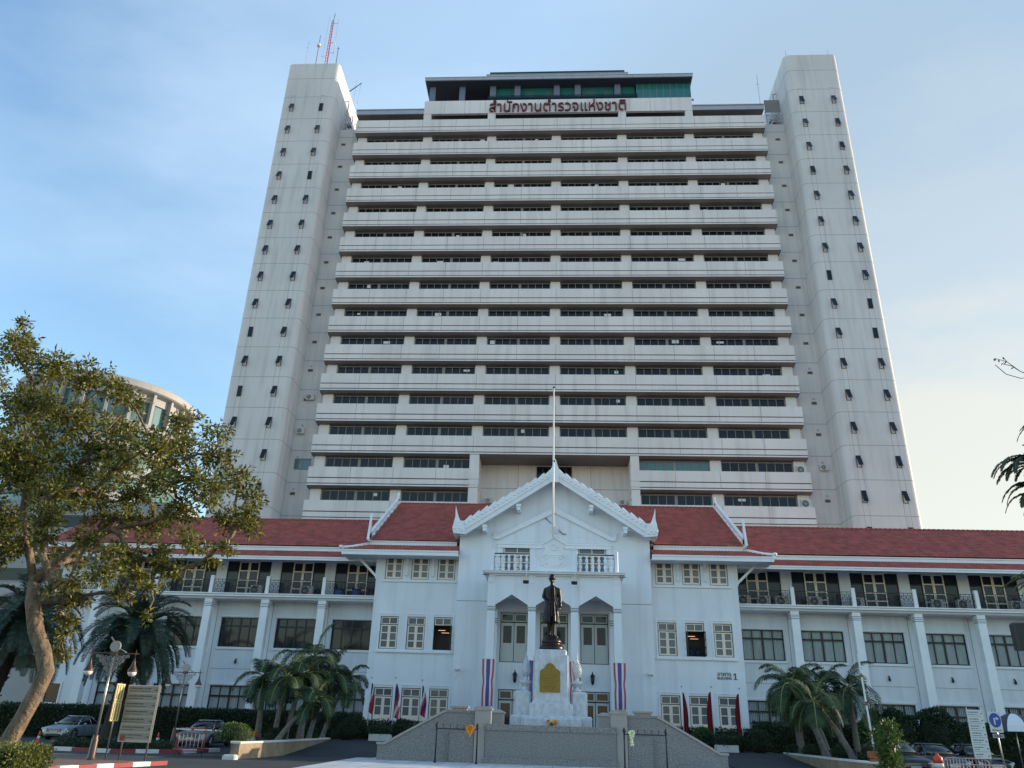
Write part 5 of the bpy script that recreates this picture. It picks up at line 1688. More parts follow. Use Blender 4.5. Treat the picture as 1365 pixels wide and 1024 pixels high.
# ================================================================== FLAGS
def drape_flag(x, y, z0, z1, flen, cols_, label, group, maroon=False, seed=0):
    t = thing('flag', label, 'flag', (x, y, z0), group=group)
    MB().tube([(x, y, z0), (x, y, z1)], .028, 8).build('pole', 'poleW', t)
    MB().ell((x, y, z1 + .04), (.05, .05, .06), 8).build('finial', 'fret', t)
    rs = random.Random(seed)
    e = MB(); n = 16; mseg = 20
    zt = z1 - .22
    wtop, wbot = .14, .42 + rs.uniform(-.05, .06)
    dirx = -1 if rs.random() < .5 else 1
    sd = rs.uniform(0, 6)
    def P(u, v):
        wd = wtop + (wbot - wtop) * math.sin(min(1, v * 1.15) * math.pi * .62)
        return (x + dirx * (.02 + wd * u * (1 - .25 * v)) - .03, y + .07 * math.sin(u * 14 + sd) * (.3 + v) + .02, zt - flen * v - .12 * u * (1 - v) - .18 * u * v)
    for i in range(n):
        for j in range(mseg):
            m_ = cols_[int(min(.999, max(0, ((i + .5) / n * .45 + (j + .5) / mseg * .75 - .05))) * len(cols_))]
            e.add([P(i / n, j / mseg), P((i + 1) / n, j / mseg), P((i + 1) / n, (j + 1) / mseg), P(i / n, (j + 1) / mseg)], [(0, 1, 2, 3)], m_, True)
    e.build('cloth', ['flagred', 'flagwhite', 'flagblue', 'maroon'], t)
    return t
gf = 'tricolour flags left of the terrace'
drape_flag(-11.50, 52.0, 1.3, 4.15, 1.75, [2, 2, 1, 0, 0, 0], 'leftmost drooping red white and blue flag by the side block doors', gf, seed=1)
drape_flag(-9.96, 52.0, .9, 4.18, 2.0, [1, 2, 2, 0, 1, 0], 'middle drooping red white and blue flag by the side block doors', gf, seed=2)
drape_flag(-8.26, 52.0, 1.3, 4.08, 1.75, [2, 2, 1, 0, 2, 0], 'drooping red white and blue flag nearest the terrace on the left', gf, seed=5)
gm2 = 'maroon flags right of the terrace'
drape_flag(7.90, 52.0, 1.3, 4.12, 2.3, [3], 'maroon flag nearest the terrace on the right', gm2, seed=3)
drape_flag(9.72, 52.0, .9, 4.16, 2.4, [3], 'middle maroon flag before the right side block', gm2, seed=7)
drape_flag(11.42, 52.0, .9, 4.10, 2.2, [3], 'maroon flag farthest right, before the right side block', gm2, seed=4)

# ================================================================== HEDGES AND PLANTERS
gh = 'clipped hedges before the side blocks'
hedge('clipped_hedge', 'long clipped hedge along the foot of the left side block', -12.6, -6.6, 53.3, 54.3, .6, 1.62, group=gh)
hedge('clipped_hedge', 'low clipped box hedge in front of the left flags', -11.0, -8.9, 51.4, 52.0 - .15, .6, 1.45, group=gh)
hedge('clipped_hedge', 'long clipped hedge along the foot of the right side block', 6.6, 12.6, 53.3, 54.3, .6, 1.75, group=gh)
hedge('clipped_hedge', 'low clipped box hedge in front of the maroon flags', 8.4, 11.3, 51.2, 51.85, .6, 1.42, group=gh)
bush('round_bush', 'round clipped bush beside the leftmost tricolour flag', (-12.2, 51.6, 1.25), (.85, .6, .62), n=1500, group='round bushes by the flags')
bush('round_bush', 'dark low bush before the left side block', (-12.4, 50.6, .95), (.8, .5, .45), n=1200, group='round bushes by the flags')
bush('round_bush', 'small bush between the left flags', (-9.3, 52.4, 1.3), (.6, .4, .5), n=900, group='round bushes by the flags')
bush('round_bush', 'bright green round bush between the maroon flags', (9.0, 51.9, 1.45), (.6, .4, .38), 'leafbright', n=1000, group='round bushes by the flags')
bush('round_bush', 'dark bush right of the maroon flags', (12.2, 51.2, 1.1), (.75, .6, .65), n=1300, group='round bushes by the flags')
for x0, lb in ((-10.95, 'white box planter standing on the left ramp top'), (9.45, 'white box planter standing on the right ramp top')):
    t = thing('box_planter', lb, 'planter', (x0 + .6, 50.5, .6))
    MB().cbox(x0, x0 + 1.25, 50.1, 50.9, .602, .98, .02).build('planter_box', 'kerbwhite', t)
    V, F_ = box_leaves(x0 + .05, x0 + 1.2, 50.1, 50.85, .98, 1.35, 300, .1, .06); np_mesh('foliage', V, F_, 'leafdark', t)
    MB().box(x0 + .1, x0 + 1.15, 50.2, 50.8, .981, 1.3).build('branches', 'hedgecore', t)
# curved planters beside the ramps
def planter(s_, label):
    t = thing('curved_planter', label, 'planter', (s_ * 15.5, 44, 0))
    P = [(13.75, 37.0), (13.5, 39.0), (13.28, 42.0), (13.26, 46.0), (13.25, 50.2)]
    def pt(i, off): return (s_ * (P[i][0] + off), P[i][1])
    e = MB(); c_ = MB()
    for (a, b_, z0, z1, q) in ((0, .28, 0, .62, e), (-.03, .36, .622, .70, c_)):
        rg = []
        for i in range(len(P)):
            x1 = s_ * (P[i][0] + a); x2 = s_ * (P[i][0] + b_)
            rg.append([(x1, P[i][1], z0), (x2, P[i][1], z0), (x2, P[i][1], z1), (x1, P[i][1], z1)])
        q.rings(rg, 0, True, False)
    for (z0, z1, wd_, q) in ((0, .62, .14, e), (.622, .70, .19, c_)):
        a_ = Vector((s_ * 14.02, 37.1, 0)); b_ = Vector((s_ * 18.4, 50.0, 0)); nn_ = Vector((-(b_ - a_).y, (b_ - a_).x, 0)).normalized() * wd_
        q.prism([tuple((a_ + nn_)[:2]), tuple((b_ + nn_)[:2]), tuple((b_ - nn_)[:2]), tuple((a_ - nn_)[:2])], z0 + .001, z1 + .001, 'z')
    e.build('planter_wall', 'tanstone', t); c_.build('coping', 'kerbwhite', t)
    e = MB(); e.prism([(s_ * 14.0, 37.4), (s_ * 13.55, 42), (s_ * 13.5, 50.2), (s_ * 18.3, 50.2)], .01, .58, 'z')
    e.build('soil', 'soil', t)
planter(-1, 'curved tan planter wall with white coping beside the left ramp')
planter(1, 'curved tan planter wall with white coping beside the right ramp')
MB_k = MB(); MB_k.cbox(-14.2, -13.6, 36.3, 36.7, .004, .2, .06)
t = thing('kerb_stone', 'white kerb stone at the corner of the left planter', 'kerb', (-13.9, 36.5, 0)); MB_k.build('stone', 'kerbwhite', t)
gp = 'low round shrubs in the ramp planters'
for (x, y, r_, mt, lb) in ((-14.6, 38.4, .75, 'leafbright', 'bright green low shrub at the near corner of the left planter'),
                           (-14.4, 43.5, .55, 'leafdark', 'small round shrub under the left palm clump'),
                           (-13.9, 47.5, .60, 'leafdark', 'round shrub near the far end of the left planter'),
                           (14.9, 40.3, .78, 'leafdark', 'largest round shrub at the near end of the right planter'),
                           (14.5, 43.8, .58, 'leafdark', 'round shrub in the middle of the right planter'),
                           (13.9, 47.0, .48, 'leafdark', 'small round shrub between the right palm trunks'),
                           (13.7, 49.3, .5, 'leafdark', 'farthest round shrub in the right planter')):
    bush('round_shrub', lb, (x, y, .62 + r_ * .42), (r_, r_ * .9, r_ * .62), mt, n=int(1500 * r_ * r_ + 500), L=.09, W=.05, group=gp)
# long hedges at the foot of the wings
hedge('wing_hedge', 'tall dark hedge behind the parked cars along the left wing', -39, -13.3, 57.2, 58.4, 0, 2.02, dens=200, L=.15, W=.09, faces='ft')
hedge('wing_hedge', 'tall ragged hedge along the right wing behind the palms', 13.3, 20.5, 56.4, 58.0, 0, 2.2, dens=160, L=.17, W=.1, faces='ft')
hedge('wing_hedge', 'dense hedge along the right wing behind the parked cars', 25.2, 36, 55.0, 57.0, 0, 2.5, dens=160, L=.17, W=.1, faces='ftl')
for (x, z, r_, mt, lb) in ((22.0, 1.7, 1.25, 'leafdark', 'bushy shrub standing against the right wing beside a column'), (24.4, 1.8, 1.3, 'leafdark', 'bushy shrub between two columns of the right wing'), (20.6, 1.6, 1.1, 'leafbright', 'yellowish bush at the end of the ragged wing hedge')):
    bush('wing_bush', lb, (x, 55.6, z), (r_, .8, z * .95), mt, n=2600, L=.16, W=.1, group='bushes against the right wing')
hedge('front_hedge', 'sunlit clipped hedge in the near left corner', -24, -14.95, 23.2, 25.0, 0, .68, 'leafyellow', dens=900, L=.085, W=.05, faces='ftr')
hedge('verge_hedge', 'low clipped hedge behind the striped kerb on the left', -24.2, -18.7, 40.2, 41.4, 0, .42, dens=260, L=.1, W=.06, faces='ftr', group='low hedges on the left verge')
hedge('verge_hedge', 'short low hedge left of the first traffic cone', -34.5, -29.0, 43.2, 44.4, 0, .5, dens=200, L=.1, W=.06, faces='ftr', group='low hedges on the left verge')
h = thing('leafy_shrub', 'tall loose shrub beside the dark car at the end of the right planter', 'shrub', (13.95, 36.6, 0))
cl_ = [(13.95 + random.uniform(-.32, .32), 36.6 + random.uniform(-.4, .4), .2 + 2.0 * i / 26, random.uniform(.22, .38) * (1.15 - .3 * i / 26)) for i in range(27)]
V, F_ = clump_leaves([c[:3] for c in cl_], [c[3] for c in cl_], 120, 11, .13, .065); np_mesh('foliage', V, F_, 'leafbright', h)
e = MB()
for c in cl_[::2]: e.tube([(13.95, 36.6, 0), (13.95 + (c[0] - 13.95) * .4, 36.6 + (c[1] - 36.6) * .4, c[2] * .6), c[:3]], [.03, .02, .008], 5)
e.build('stems', 'bark', h)

# ================================================================== ROAD DETAILS ON THE LEFT
def kerb_line(pts, label, w_=.28, h=.17, seg=1.0):
    k = MB(); i = 0
    for a, b_ in zip(pts[:-1], pts[1:]):
        a = Vector((*a, 0)); b_ = Vector((*b_, 0)); L = (b_ - a).length; n = max(1, round(L / seg)); d = (b_ - a) / n; nr = Vector((-d.y, d.x, 0)).normalized() * w_ / 2
        for j in range(n):
            p0 = a + d * j; p1 = a + d * (j + .985)
            c = (p0 + p1) / 2 + Vector((0, 0, h / 2)); k.obox(c, (p1 - p0) / 2, nr, (0, 0, h / 2), i % 2); i += 1
    o = k.build('striped_kerb', ['kerbred', 'kerbwhite'])
    o['kind'] = 'structure'; o['label'] = label
    return o
kerb_line([(-40, 42.5), (-24.5, 39.7), (-20.4, 38.7), (-17.9, 40.6), (-17.4, 43.8)], 'red and white kerb on the far side of the left roadway')
isl = MB(); isl.prism([(-40, 30.9), (-15.2, 30.9), (-14.6, 31.3), (-14.4, 30.6), (-15.4, 26.5), (-40, 26.5)], .008, .12, 'z')
struct(isl.build('brick_pavement', 'brickpave'))
kerb_line([(-14.30, 31.2), (-14.95, 28.6), (-16, 24)], 'red and white kerb round the near brick pavement', .25, .15, .8)
vg = MB(); vg.prism([(-40, 42.6), (-24.5, 39.9), (-20.4, 38.9), (-18.1, 40.7), (-17.6, 43.9), (-40, 46.4)], .008, .10, 'z')
struct(vg.build('verge_pavement', 'brickpave'))
ln = MB()
for a, b_ in (((-24, 36.3), (-16.8, 36.6)), ((-17.2, 39.2), (-14.5, 40.8))):
    a = Vector((*a, .012)); b_ = Vector((*b_, .012)); n_ = Vector((-(b_ - a).y, (b_ - a).x, 0)).normalized() * .06
    ln.add([a - n_, b_ - n_, b_ + n_, a + n_], [(0, 1, 2, 3)])
struct(ln.build('road_markings', 'road_white'))

# cones
def cone(loc, label):
    t = thing('traffic_cone', label, 'traffic cone', loc, group='orange traffic cones on the left roadway')
    MB().cbox(loc[0] - .19, loc[0] + .19, loc[1] - .19, loc[1] + .19, loc[2], loc[2] + .05, .02).build('base', 'cone', t)
    MB().lathe([(.14, .05), (.085, .32)], loc, 14).build('body', 'cone', t)
    MB().lathe([(.086, .321), (.066, .45)], loc, 14).build('reflective_band', 'kerbwhite', t)
    MB().lathe([(.065, .451), (.03, .70), (.0, .71)], loc, 14).build('tip', 'cone', t)
cone((-27.6, 44.5, .0), 'orange traffic cone in front of the silver blue saloon')
cone((-22.4, 44.4, .10), 'orange traffic cone seen between the legs of the beige signboard')
cone((-20.9, 44.2, .10), 'orange traffic cone just right of the beige signboard')

# street lamps with fretwork
def street_lamp(loc, label):
    x, y, z = loc
    t = thing('street_lamp', label, 'street lamp', loc, group='twin-armed ornamental street lamps')
    MB().lathe([(.26, 0), (.26, .06), (.20, .10), (.17, .16), (.13, .22), (.12, .8), (.09, .86), (.10, .92), (.06, .98)], loc, 12).build('base', 'lampshade', t)
    MB().tube([(x, y, z + .97), (x, y, z + 3.72)], [.048, .040], 8).build('pole', 'steel', t)
    e = MB(); e.tube([(x - .98, y, z + 3.80), (x + .98, y, z + 3.80)], .022, 6); e.box(x - .12, x + .12, y - .08, y + .08, z + 3.72, z + 3.86)
    e.build('cross_arm', 'lampshade', t)
    for s_ in (-1, 1):
        b_ = MB(); b_.tube([(x + s_ * .86, y, z + 3.95), (x + s_ * .86, y, z + 3.62)], .018, 6)
        b_.lathe([(.02, .62), (.05, .45), (.085, .32), (.17, .16), (.185, .12), (.17, .10)], (x + s_ * .86, y, z + 3.05), 16)
        sh = b_.build('lamp_shade', 'lampshade', t)
        MB().lathe([(.0, -.06), (.09, -.045), (.15, .02), (.165, .10)], (x + s_ * .86, y, z + 3.05), 16).build('globe', 'opal', sh)
    # fretwork bracket: scrolls cut in a shield shape below the arm
    f_ = MB()
    def circ(cx_, cz_, r_, th=.016, n=12):
        for k in range(n):
            a = 2 * math.pi * k / n; c2 = 2 * math.pi * (k + 1) / n
            f_.tube([(x + cx_ + r_ * math.cos(a), y - .05, z + cz_ + r_ * math.sin(a)), (x + cx_ + r_ * math.cos(c2), y - .05, z + cz_ + r_ * math.sin(c2))], th, 4, cap=False)
    for s_ in (-1, 1):
        for (a, b2, r_) in ((.10, 3.60, .085), (.27, 3.62, .085), (.45, 3.66, .075), (.60, 3.70, .05), (.12, 3.40, .085), (.28, 3.44, .07), (.42, 3.52, .05), (.08, 3.20, .07), (.20, 3.27, .055), (.05, 3.04, .05)):
            circ(s_ * a, b2, r_)
            f_.ell((x + s_ * a, y - .05, z + b2), (r_ * .5, .015, r_ * .5), 6)
    f_.build('fretwork', 'fret', t)
    d_ = MB(); n = 24
    d_.prism([(x + .20 * math.cos(2 * math.pi * k / n), z + 4.06 + .20 * math.sin(2 * math.pi * k / n)) for k in range(n)], y - .04, y + .04, 'y')
    d_.build('disc', 'fret', t)
    e = MB(); e.tube([(x - .28, y + .06, z + 4.40), (x + .10, y + .06, z + 4.0), (x + .45, y + .06, z + 3.84)], [.03, .02, .02], 6); e.build('sword_ornament', 'fret', t)
street_lamp((-16.80, 30.6, .0), 'near twin-armed street lamp on the brick pavement left of the beige signboard')
street_lamp((-20.75, 45.7, .10), 'farther twin-armed street lamp behind the red barrier')

# direction signboard
def marks(e, x0, x1, z, h, y, rng, m=0):
    x = x0
    while x < x1:
        l = rng.uniform(.02, .07); e.box(x, min(x + l, x1), y - .002, y, z, z + h * rng.uniform(.7, 1.), m); x += l + rng.uniform(.008, .025)
rg = random.Random(5)
t = thing('direction_signboard', 'beige slatted direction board on metal legs beside the near street lamp', 'sign', (-16.05, 32, .0))
for x in (-16.52, -15.50):
    MB().tube([(x, 32.08, 0), (x, 32.08, 2.82)], .035, 8).build('leg', 'steel', t)
MB().box(-16.70, -15.40, 32.02, 32.06, .70, 2.74).build('backing_board', 'steel', t)
z = 2.60
k = 0
for i in range(7):
    h = .225 if i < 6 else .22
    z0 = 2.71 - .278 * (i + 1) + .03
    sl_ = MB(); sl_.box(-16.66, -15.44, 31.98, 32.018, z0, z0 + .245)
    marks(sl_, -16.60, -16.60 + rg.uniform(.65, .95), z0 + .135, .05, 31.979, rg, 1); marks(sl_, -16.60, -16.60 + rg.uniform(.45, .85), z0 + .05, .03, 31.979, rg, 1)
    sl_.box(-15.60, -15.50, 31.975, 31.979, z0 + .09, z0 + .115, 1)
    sl_.prism([(-15.52, z0 + .06), (-15.47, z0 + .10), (-15.52, z0 + .145)], 31.975, 31.979, 'y', 1)
    sl_.build('sign_slat', ['signface', 'signtext'], t)
e = MB(); e.box(-16.60, -16.42, 31.972, 31.978, .74, .94); e.build('badge', 'redpaint', t)
t = thing('side_signboard', 'narrow sunlit yellow board turned sideways at the left edge of the beige signboard', 'sign', (-16.85, 31.7, .0))
MB().tube([(-16.86, 31.72, 0), (-16.86, 31.72, 2.80)], .03, 8).build('leg', 'steel', t)
for z0, z1 in ((1.42, 2.12), (2.14, 2.76)):
    e = MB()
    e.box(-16.84, -16.80, 31.35, 31.95, z0, z1, 0)
    for q in range(3): e.box(-16.799, -16.79, 31.42 + .18 * q, 31.46 + .18 * q, z0 + .05, z1 - .05, 1)
    e.build('sign_slat', ['signedge', 'signtext'], t)

# barriers
t = thing('red_barrier', 'red tubular traffic barrier with white bars before the grey saloon', 'barrier', (-16.6, 38.2, 0))
e = MB(); x0, x1, y = -17.15, -15.85, 38.2
P = [(x0 + .06, y, .22), (x0, y, .3), (x0, y, 1.08), (x0 + .08, y, 1.16), (x1 - .08, y, 1.16), (x1, y, 1.08), (x1, y, .3), (x1 - .06, y, .22), (x0 + .06, y, .22)]
e.tube(P, .022, 6); e.tube([(x0, y, .95), (x1, y, .95)], .014, 6); e.tube([(x0, y, .36), (x1, y, .36)], .014, 6); e.tube([(x0, y, .62), (x1, y, .62)], .012, 6)
e.build('frame', 'redpaint', t)
e = MB()
for i in range(7): e.tube([(x0 + 1.3 * (i + .5) / 7, y, .36), (x0 + 1.3 * (i + .5) / 7, y, .95)], .014, 5)
e.build('bars', 'kerbwhite', t)
for x in (x0 + .12, x1 - .12):
    e = MB(); e.tube([(x, y - .28, 0), (x, y, .24), (x, y + .28, 0)], .018, 6); e.build('foot', 'iron', t)
def boom(cab, arm0, arm1, label, raised=False):
    t = thing('boom_gate', label, 'boom gate', (cab[0], cab[1], 0))
    e = MB(); e.cbox(cab[0] - .17, cab[0] + .17, cab[1] - .15, cab[1] + .15, .0, cab[2], .03)
    e.build('cabinet_body', 'poleW' if not raised else 'brickred', t)
    MB().cbox(cab[0] - .24, cab[0] + .24, cab[1] - .2, cab[1] + .2, cab[2], cab[2] + .26, .04).build('cabinet_head', 'orange' if not raised else 'brickred', t)
    a = Vector(arm0); b_ = Vector(arm1); n = 24; e = MB()
    d = (b_ - a) / n
    for i in range(n):
        c = a + d * (i + .5)
        e.obox(c, d * .5, (0, .025, 0), d.normalized().cross(Vector((0, 1, 0))) * .034, 0 if i % 7 != 4 else 1)
    e.build('arm', ['poleW', 'redpaint'], t)
boom((-15.85, 44.2, .75), (-16.0, 44.0, .98), (-19.9, 44.0, 1.02), 'lowered barrier arm with orange head in front of the grey saloon')
boom((13.9, 38.0, .85), (13.86, 37.8, 1.1), (13.74, 37.8, 5.1), 'raised striped barrier arm beside the right palms', True)
MB_ = MB()
t = thing('warning_drum', 'orange and white drum beside the dark car on the right', 'drum', (16.95, 38.9, 0), group=None)
MB().lathe([(.30, 0), (.30, .08), (.24, .1), (.23, .5)], (16.95, 38.9, 0), 14).build('body', 'cone', t)
MB().lathe([(.229, .501), (.215, .70)], (16.95, 38.9, 0), 14).build('reflective_band', 'kerbwhite', t)
MB().lathe([(.214, .701), (.19, .95), (.08, 1.0), (.06, 1.08), (0, 1.1)], (16.95, 38.9, 0), 14).build('upper_body', 'cone', t)
def crowd(x0, x1, y, h, label, r_=.02):
    t = thing('crowd_barrier', label, 'barrier', ((x0 + x1) / 2, y, 0), group='pinkish tubular crowd barriers')
    e = MB(); e.tube([(x0, y, .1), (x0, y, h - .12), (x0 + .12, y, h), (x1 - .12, y, h), (x1, y, h - .12), (x1, y, .1)], r_, 6); e.tube([(x0, y, .25), (x1, y, .25)], r_, 6)
    e.build('frame', 'pinkpaint', t)
    e = MB(); n = int((x1 - x0) / .12)
    for i in range(1, n): e.tube([(x0 + (x1 - x0) * i / n, y, .25), (x0 + (x1 - x0) * i / n, y, h)], .011, 5)
    e.build('bars', 'pinkpaint', t)
    for x in (x0 + .15, x1 - .15):
        MB().tube([(x, y - .25, 0), (x, y, .12), (x, y + .25, 0)], .015, 5).build('foot', 'pinkpaint', t)
crowd(15.3, 17.0, 34.6, 1.02, 'farther pinkish crowd barrier below the pale sign panel on the right')
crowd(14.2, 16.1, 31.5, .88, 'nearer curved crowd barrier at the bottom right edge')

# right-hand signs
t = thing('information_panel', 'tall pale information panel with lines of dark text at the right', 'sign', (16.5, 34, 0))
for x in (16.27, 16.80): MB().tube([(x, 34.05, 0), (x, 34.05, 2.86)], .03, 8).build('leg', 'steel', t)
for i in range(7):
    z0 = 2.78 - .25 * (i + 1)
    e = MB(); e.box(16.24, 16.84, 33.97, 34.0, z0 + .005, z0 + .245)
    marks(e, 16.28, 16.28 + rg.uniform(.25, .42), z0 + .14, .04, 33.969, rg, 1); marks(e, 16.28, 16.28 + rg.uniform(.2, .42), z0 + .06, .025, 33.969, rg, 1)
    e.box(16.74, 16.79, 33.966, 33.969, z0 + .09, z0 + .13, 1)
    e.build('panel', ['signwhite', 'signtext'], t)
t = thing('turn_sign', 'round blue road sign with a white right-turn arrow', 'road sign', (17.3, 34, 0))
MB().tube([(17.32, 34.05, 0), (17.26, 34.05, 2.8)], .03, 8).build('post', 'steel', t)
n = 28; MB().box(17.02, 17.50, 33.985, 34.0, 1.98, 2.72).build('backing_plate', 'signwhite', t)
e = MB(); e.prism([(17.26 + .215 * math.cos(2 * math.pi * k / n), 2.42 + .26 * math.sin(2 * math.pi * k / n)) for k in range(n)], 33.97, 33.984, 'y'); e.build('disc', 'signblue', t)
e = MB(); e.box(17.20, 17.25, 33.96, 33.969, 2.26, 2.50); e.box(17.2505, 17.31, 33.96, 33.969, 2.455, 2.50); e.prism([(17.31, 2.41), (17.40, 2.478), (17.31, 2.545)], 33.96, 33.969, 'y'); e.build('arrow', 'kerbwhite', t)
e = MB(); e.box(17.06, 17.48, 33.98, 34.0, 1.78, 1.93); marks(e, 17.12, 17.42, 1.83, .05, 33.979, rg, 1); e.build('text_plate', ['fret', 'signtext'], t)
e = MB(); marks(e, 17.08, 17.44, 2.04, .05, 33.984, rg, 0); e.build('caption', 'signtext', t)

# parasol
t = thing('parasol', 'grey and white dome parasol above the hedge at the right edge', 'parasol', (23.75, 45, 0))
MB().tube([(23.75, 45, 0), (23.75, 45, 2.95)], .03, 8).build('pole', 'steel', t)
e = MB(); n = 8; R0 = 1.15
for k in range(n):
    a0 = 2 * math.pi * k / n; a1 = 2 * math.pi * (k + 1) / n
    prev = None
    for j in range(6):
        ph = math.pi / 2 * (1 - j / 5 * .92); rr0 = R0 * math.cos(ph); zz = 2.0 + .98 * math.sin(ph)
        cur = [(23.75 + rr0 * math.cos(a0), 45 + rr0 * math.sin(a0), zz), (23.75 + rr0 * math.cos(a1), 45 + rr0 * math.sin(a1), zz)]
        if prev: e.add([prev[0], prev[1], cur[1], cur[0]], [(0, 1, 2, 3)], k % 2, True)
        prev = cur
e.build('canopy', ['umbdark', 'umbwhite'], t)
t = thing('loudspeaker_column', 'dark box mounted on a pole at the right edge above the wing windows', 'loudspeaker', (14.0, 24.2, 0))
MB().tube([(14.05, 24.2, 0), (14.05, 24.2, 5.2)], .06, 8).build('pole', 'iron', t)
MB().cbox(13.28, 13.80, 24.0, 24.3, 4.1, 4.85, .04).build('box', 'blackplastic', t)
MB().tube([(13.8, 24.2, 4.6), (14.05, 24.2, 4.6)], .03, 6).build('bracket', 'iron', t)

# ================================================================== CARS (all nose towards the road)
def car(label, loc, paint, L=4.7, W=1.82, H=1.45, suv=False, plate='plate', rotz=0., crest=False):
    t = thing('parked_car', label, 'car', loc, rotz=0)
    ox, oy, oz = loc
    cr, sr = math.cos(rotz), math.sin(rotz)
    def T(e):
        e.v = [(ox + (v[0] * cr - (v[1] - L / 2) * sr), oy + L / 2 + v[0] * sr + (v[1] - L / 2) * cr, oz + v[2]) for v in e.v]
        return e
    gc = .19 if not suv else .24
    belt = H * .63
    hood = H * .60 if not suv else H * .66
    w = W / 2
    # y, half-width, bottom, side top, crown top
    ST = [(0.0, .70 * w, gc + .10, hood * .62, hood * .66), (.06, .86 * w, gc + .03, hood * .76, hood * .80), (.25, .96 * w, gc, hood * .86, hood * .90), (.7, w, gc, hood * .94, hood * .98),
          (1.25, w, gc, belt * .98, belt * 1.0), (2.2, w, gc, belt, belt * 1.02), (3.4, w, gc, belt * 1.02, belt * 1.04), (L - .85, w, gc, belt * 1.03, belt * 1.06),
          (L - .3, .97 * w, gc + .02, belt * 1.02, belt * 1.06), (L - .06, .90 * w, gc + .06, belt * .92, belt * .97), (L, .80 * w, gc + .14, belt * .74, belt * .80)]
    rg = []
    for (y, hw, zb, zs, zt) in ST:
        half = [(0, zb), (hw * .86, zb), (hw * .97, zb + .08), (hw, zb + (zs - zb) * .45), (hw * .985, zs - .06), (hw * .94, zs - .01), (hw * .62, zt - .005), (0, zt)]
        ring = [(x, y, z) for x, z in half] + [(-x, y, z) for x, z in half[1:-1][::-1]]
        rg.append(ring)
    e = MB(); e.rings(rg, 0, True, True)
    T(e).build('body', paint, t)
    # greenhouse
    yb0, yb1 = 1.18, (4.05 if not suv else L - .25)
    yr0, yr1 = 2.0, (3.25 if not suv else L - .75)
    rw = w * .66
    def rr(y0, y1, hw, z, k=.18):
        return [(-hw + k, y0, z), (0, y0 - .05, z), (hw - k, y0, z), (hw, y0 + k * 1.6, z), (hw, y1 - k * 1.6, z), (hw - k, y1, z), (0, y1 + .04, z), (-hw + k, y1, z), (-hw, y1 - k * 1.6, z), (-hw, y0 + k * 1.6, z)]
    e = MB(); b0 = rr(yb0, yb1, w * .93, belt - .02); b1 = rr(yr0, yr1, rw, H - .05)
    e.rings([b0, b1], 0, True, True); T(e).build('windows', 'carglass', t)
    e = MB(); e.rings([rr(yr0 - .03, yr1 + .03, rw + .02, H - .055), rr(yr0 + .02, yr1 - .02, rw - .03, H - .01), rr(yr0 + .2, yr1 - .2, rw * .7, H)], 0, True, True)
    for i in (2, 3, 4, 5, 7, 8, 9, 0):
        if i in (2, 0, 5, 7): continue
    def lp(i, f): return [b0[i][k] + (b1[i][k] - b0[i][k]) * f for k in range(3)]
    for (i, j) in ((2, 3), (9, 0), (4, 5), (7, 8)):
        p0 = [(b0[i][k] + b0[j][k]) / 2 for k in range(3)]; p1 = [(b1[i][k] + b1[j][k]) / 2 for k in range(3)]
        e.tube([p0, p1], .035, 6)
    ym = (yb0 + yb1) / 2 + .15
    for s_ in (-1, 1): e.tube([(s_ * w * .935, ym, belt), (s_ * (rw + .005), (yr0 + yr1) / 2 + .1, H - .06)], .028, 5)
    T(e).build('roof', paint, t)
    for s_ in (-1, 1):
        for yy in (.88, L - .95):
            e = MB(); r_ = .33 if not suv else .37
            pts = lambda xx, rr_: [(xx, yy + rr_ * math.cos(2 * math.pi * k / 18), r_ + rr_ * math.sin(2 * math.pi * k / 18)) for k in range(18)]
            e.rings([pts(s_ * (w - .2), r_), pts(s_ * (w + .0), r_), pts(s_ * (w + .012), r_ - .03)], 0, True, True)
            wh = T(e).build('wheel', 'tyre', t)
            e = MB(); e.rings([pts(s_ * (w + .004), r_ * .64), pts(s_ * (w + .016), r_ * .60)], 0, True)
            for k in range(5):
                a = 2 * math.pi * k / 5
                e.obox((s_ * (w + .02), yy + r_ * .34 * math.cos(a), r_ + r_ * .34 * math.sin(a)), (.008, 0, 0), (0, r_ * .26 * math.cos(a), r_ * .26 * math.sin(a)), (0, -.03 * math.sin(a), .03 * math.cos(a)))
            T(e).build('rim', 'chrome' if not suv else 'steel', wh)
            e = MB()
            n = 14
            e.tube([(s_ * (w - .006), yy + (r_ + .05) * math.cos(math.pi * k / n), r_ + (r_ + .05) * math.sin(math.pi * k / n)) for k in range(n + 1)], .03, 5)
            T(e).build('wheel_arch', 'blackplastic', t)
        e = MB(); e.ell((s_ * (w + .10), yb0 + .55, belt + .04), (.11, .06, .075), 8); T(e).build('mirror', paint, t)
        zl = hood * .70
        e = MB(); e.prism([(s_ * w * .94, zl + .10), (s_ * w * .60, zl - .0), (s_ * w * .55, zl - .06), (s_ * w * .86, zl - .08), (s_ * w * .95, zl + .02)], .03, .22, 'y'); T(e).build('headlight', 'headlamp', t)
        e = MB(); e.prism([(s_ * w * .90, gc + .18), (s_ * w * .62, gc + .20), (s_ * w * .60, gc + .10), (s_ * w * .86, gc + .06)], .02, .12, 'y'); T(e).build('fog_light_recess', 'blackplastic', t)
        e = MB(); e.box(s_ * (w - .005), s_ * (w + .008), 1.9, 1.92, gc + .12, belt - .06); e.box(s_ * (w - .005), s_ * (w + .008), 2.88, 2.9, gc + .12, belt - .06)
        T(e).build('door_line', 'blackplastic', t)
        e = MB(); e.box(s_ * w, s_ * (w + .025), 2.62, 2.80, belt - .16, belt - .12); e.box(s_ * w, s_ * (w + .025), 3.5, 3.66, belt - .15, belt - .11); T(e).build('handle', paint, t)
    zg = hood * .62
    gw = w * .50
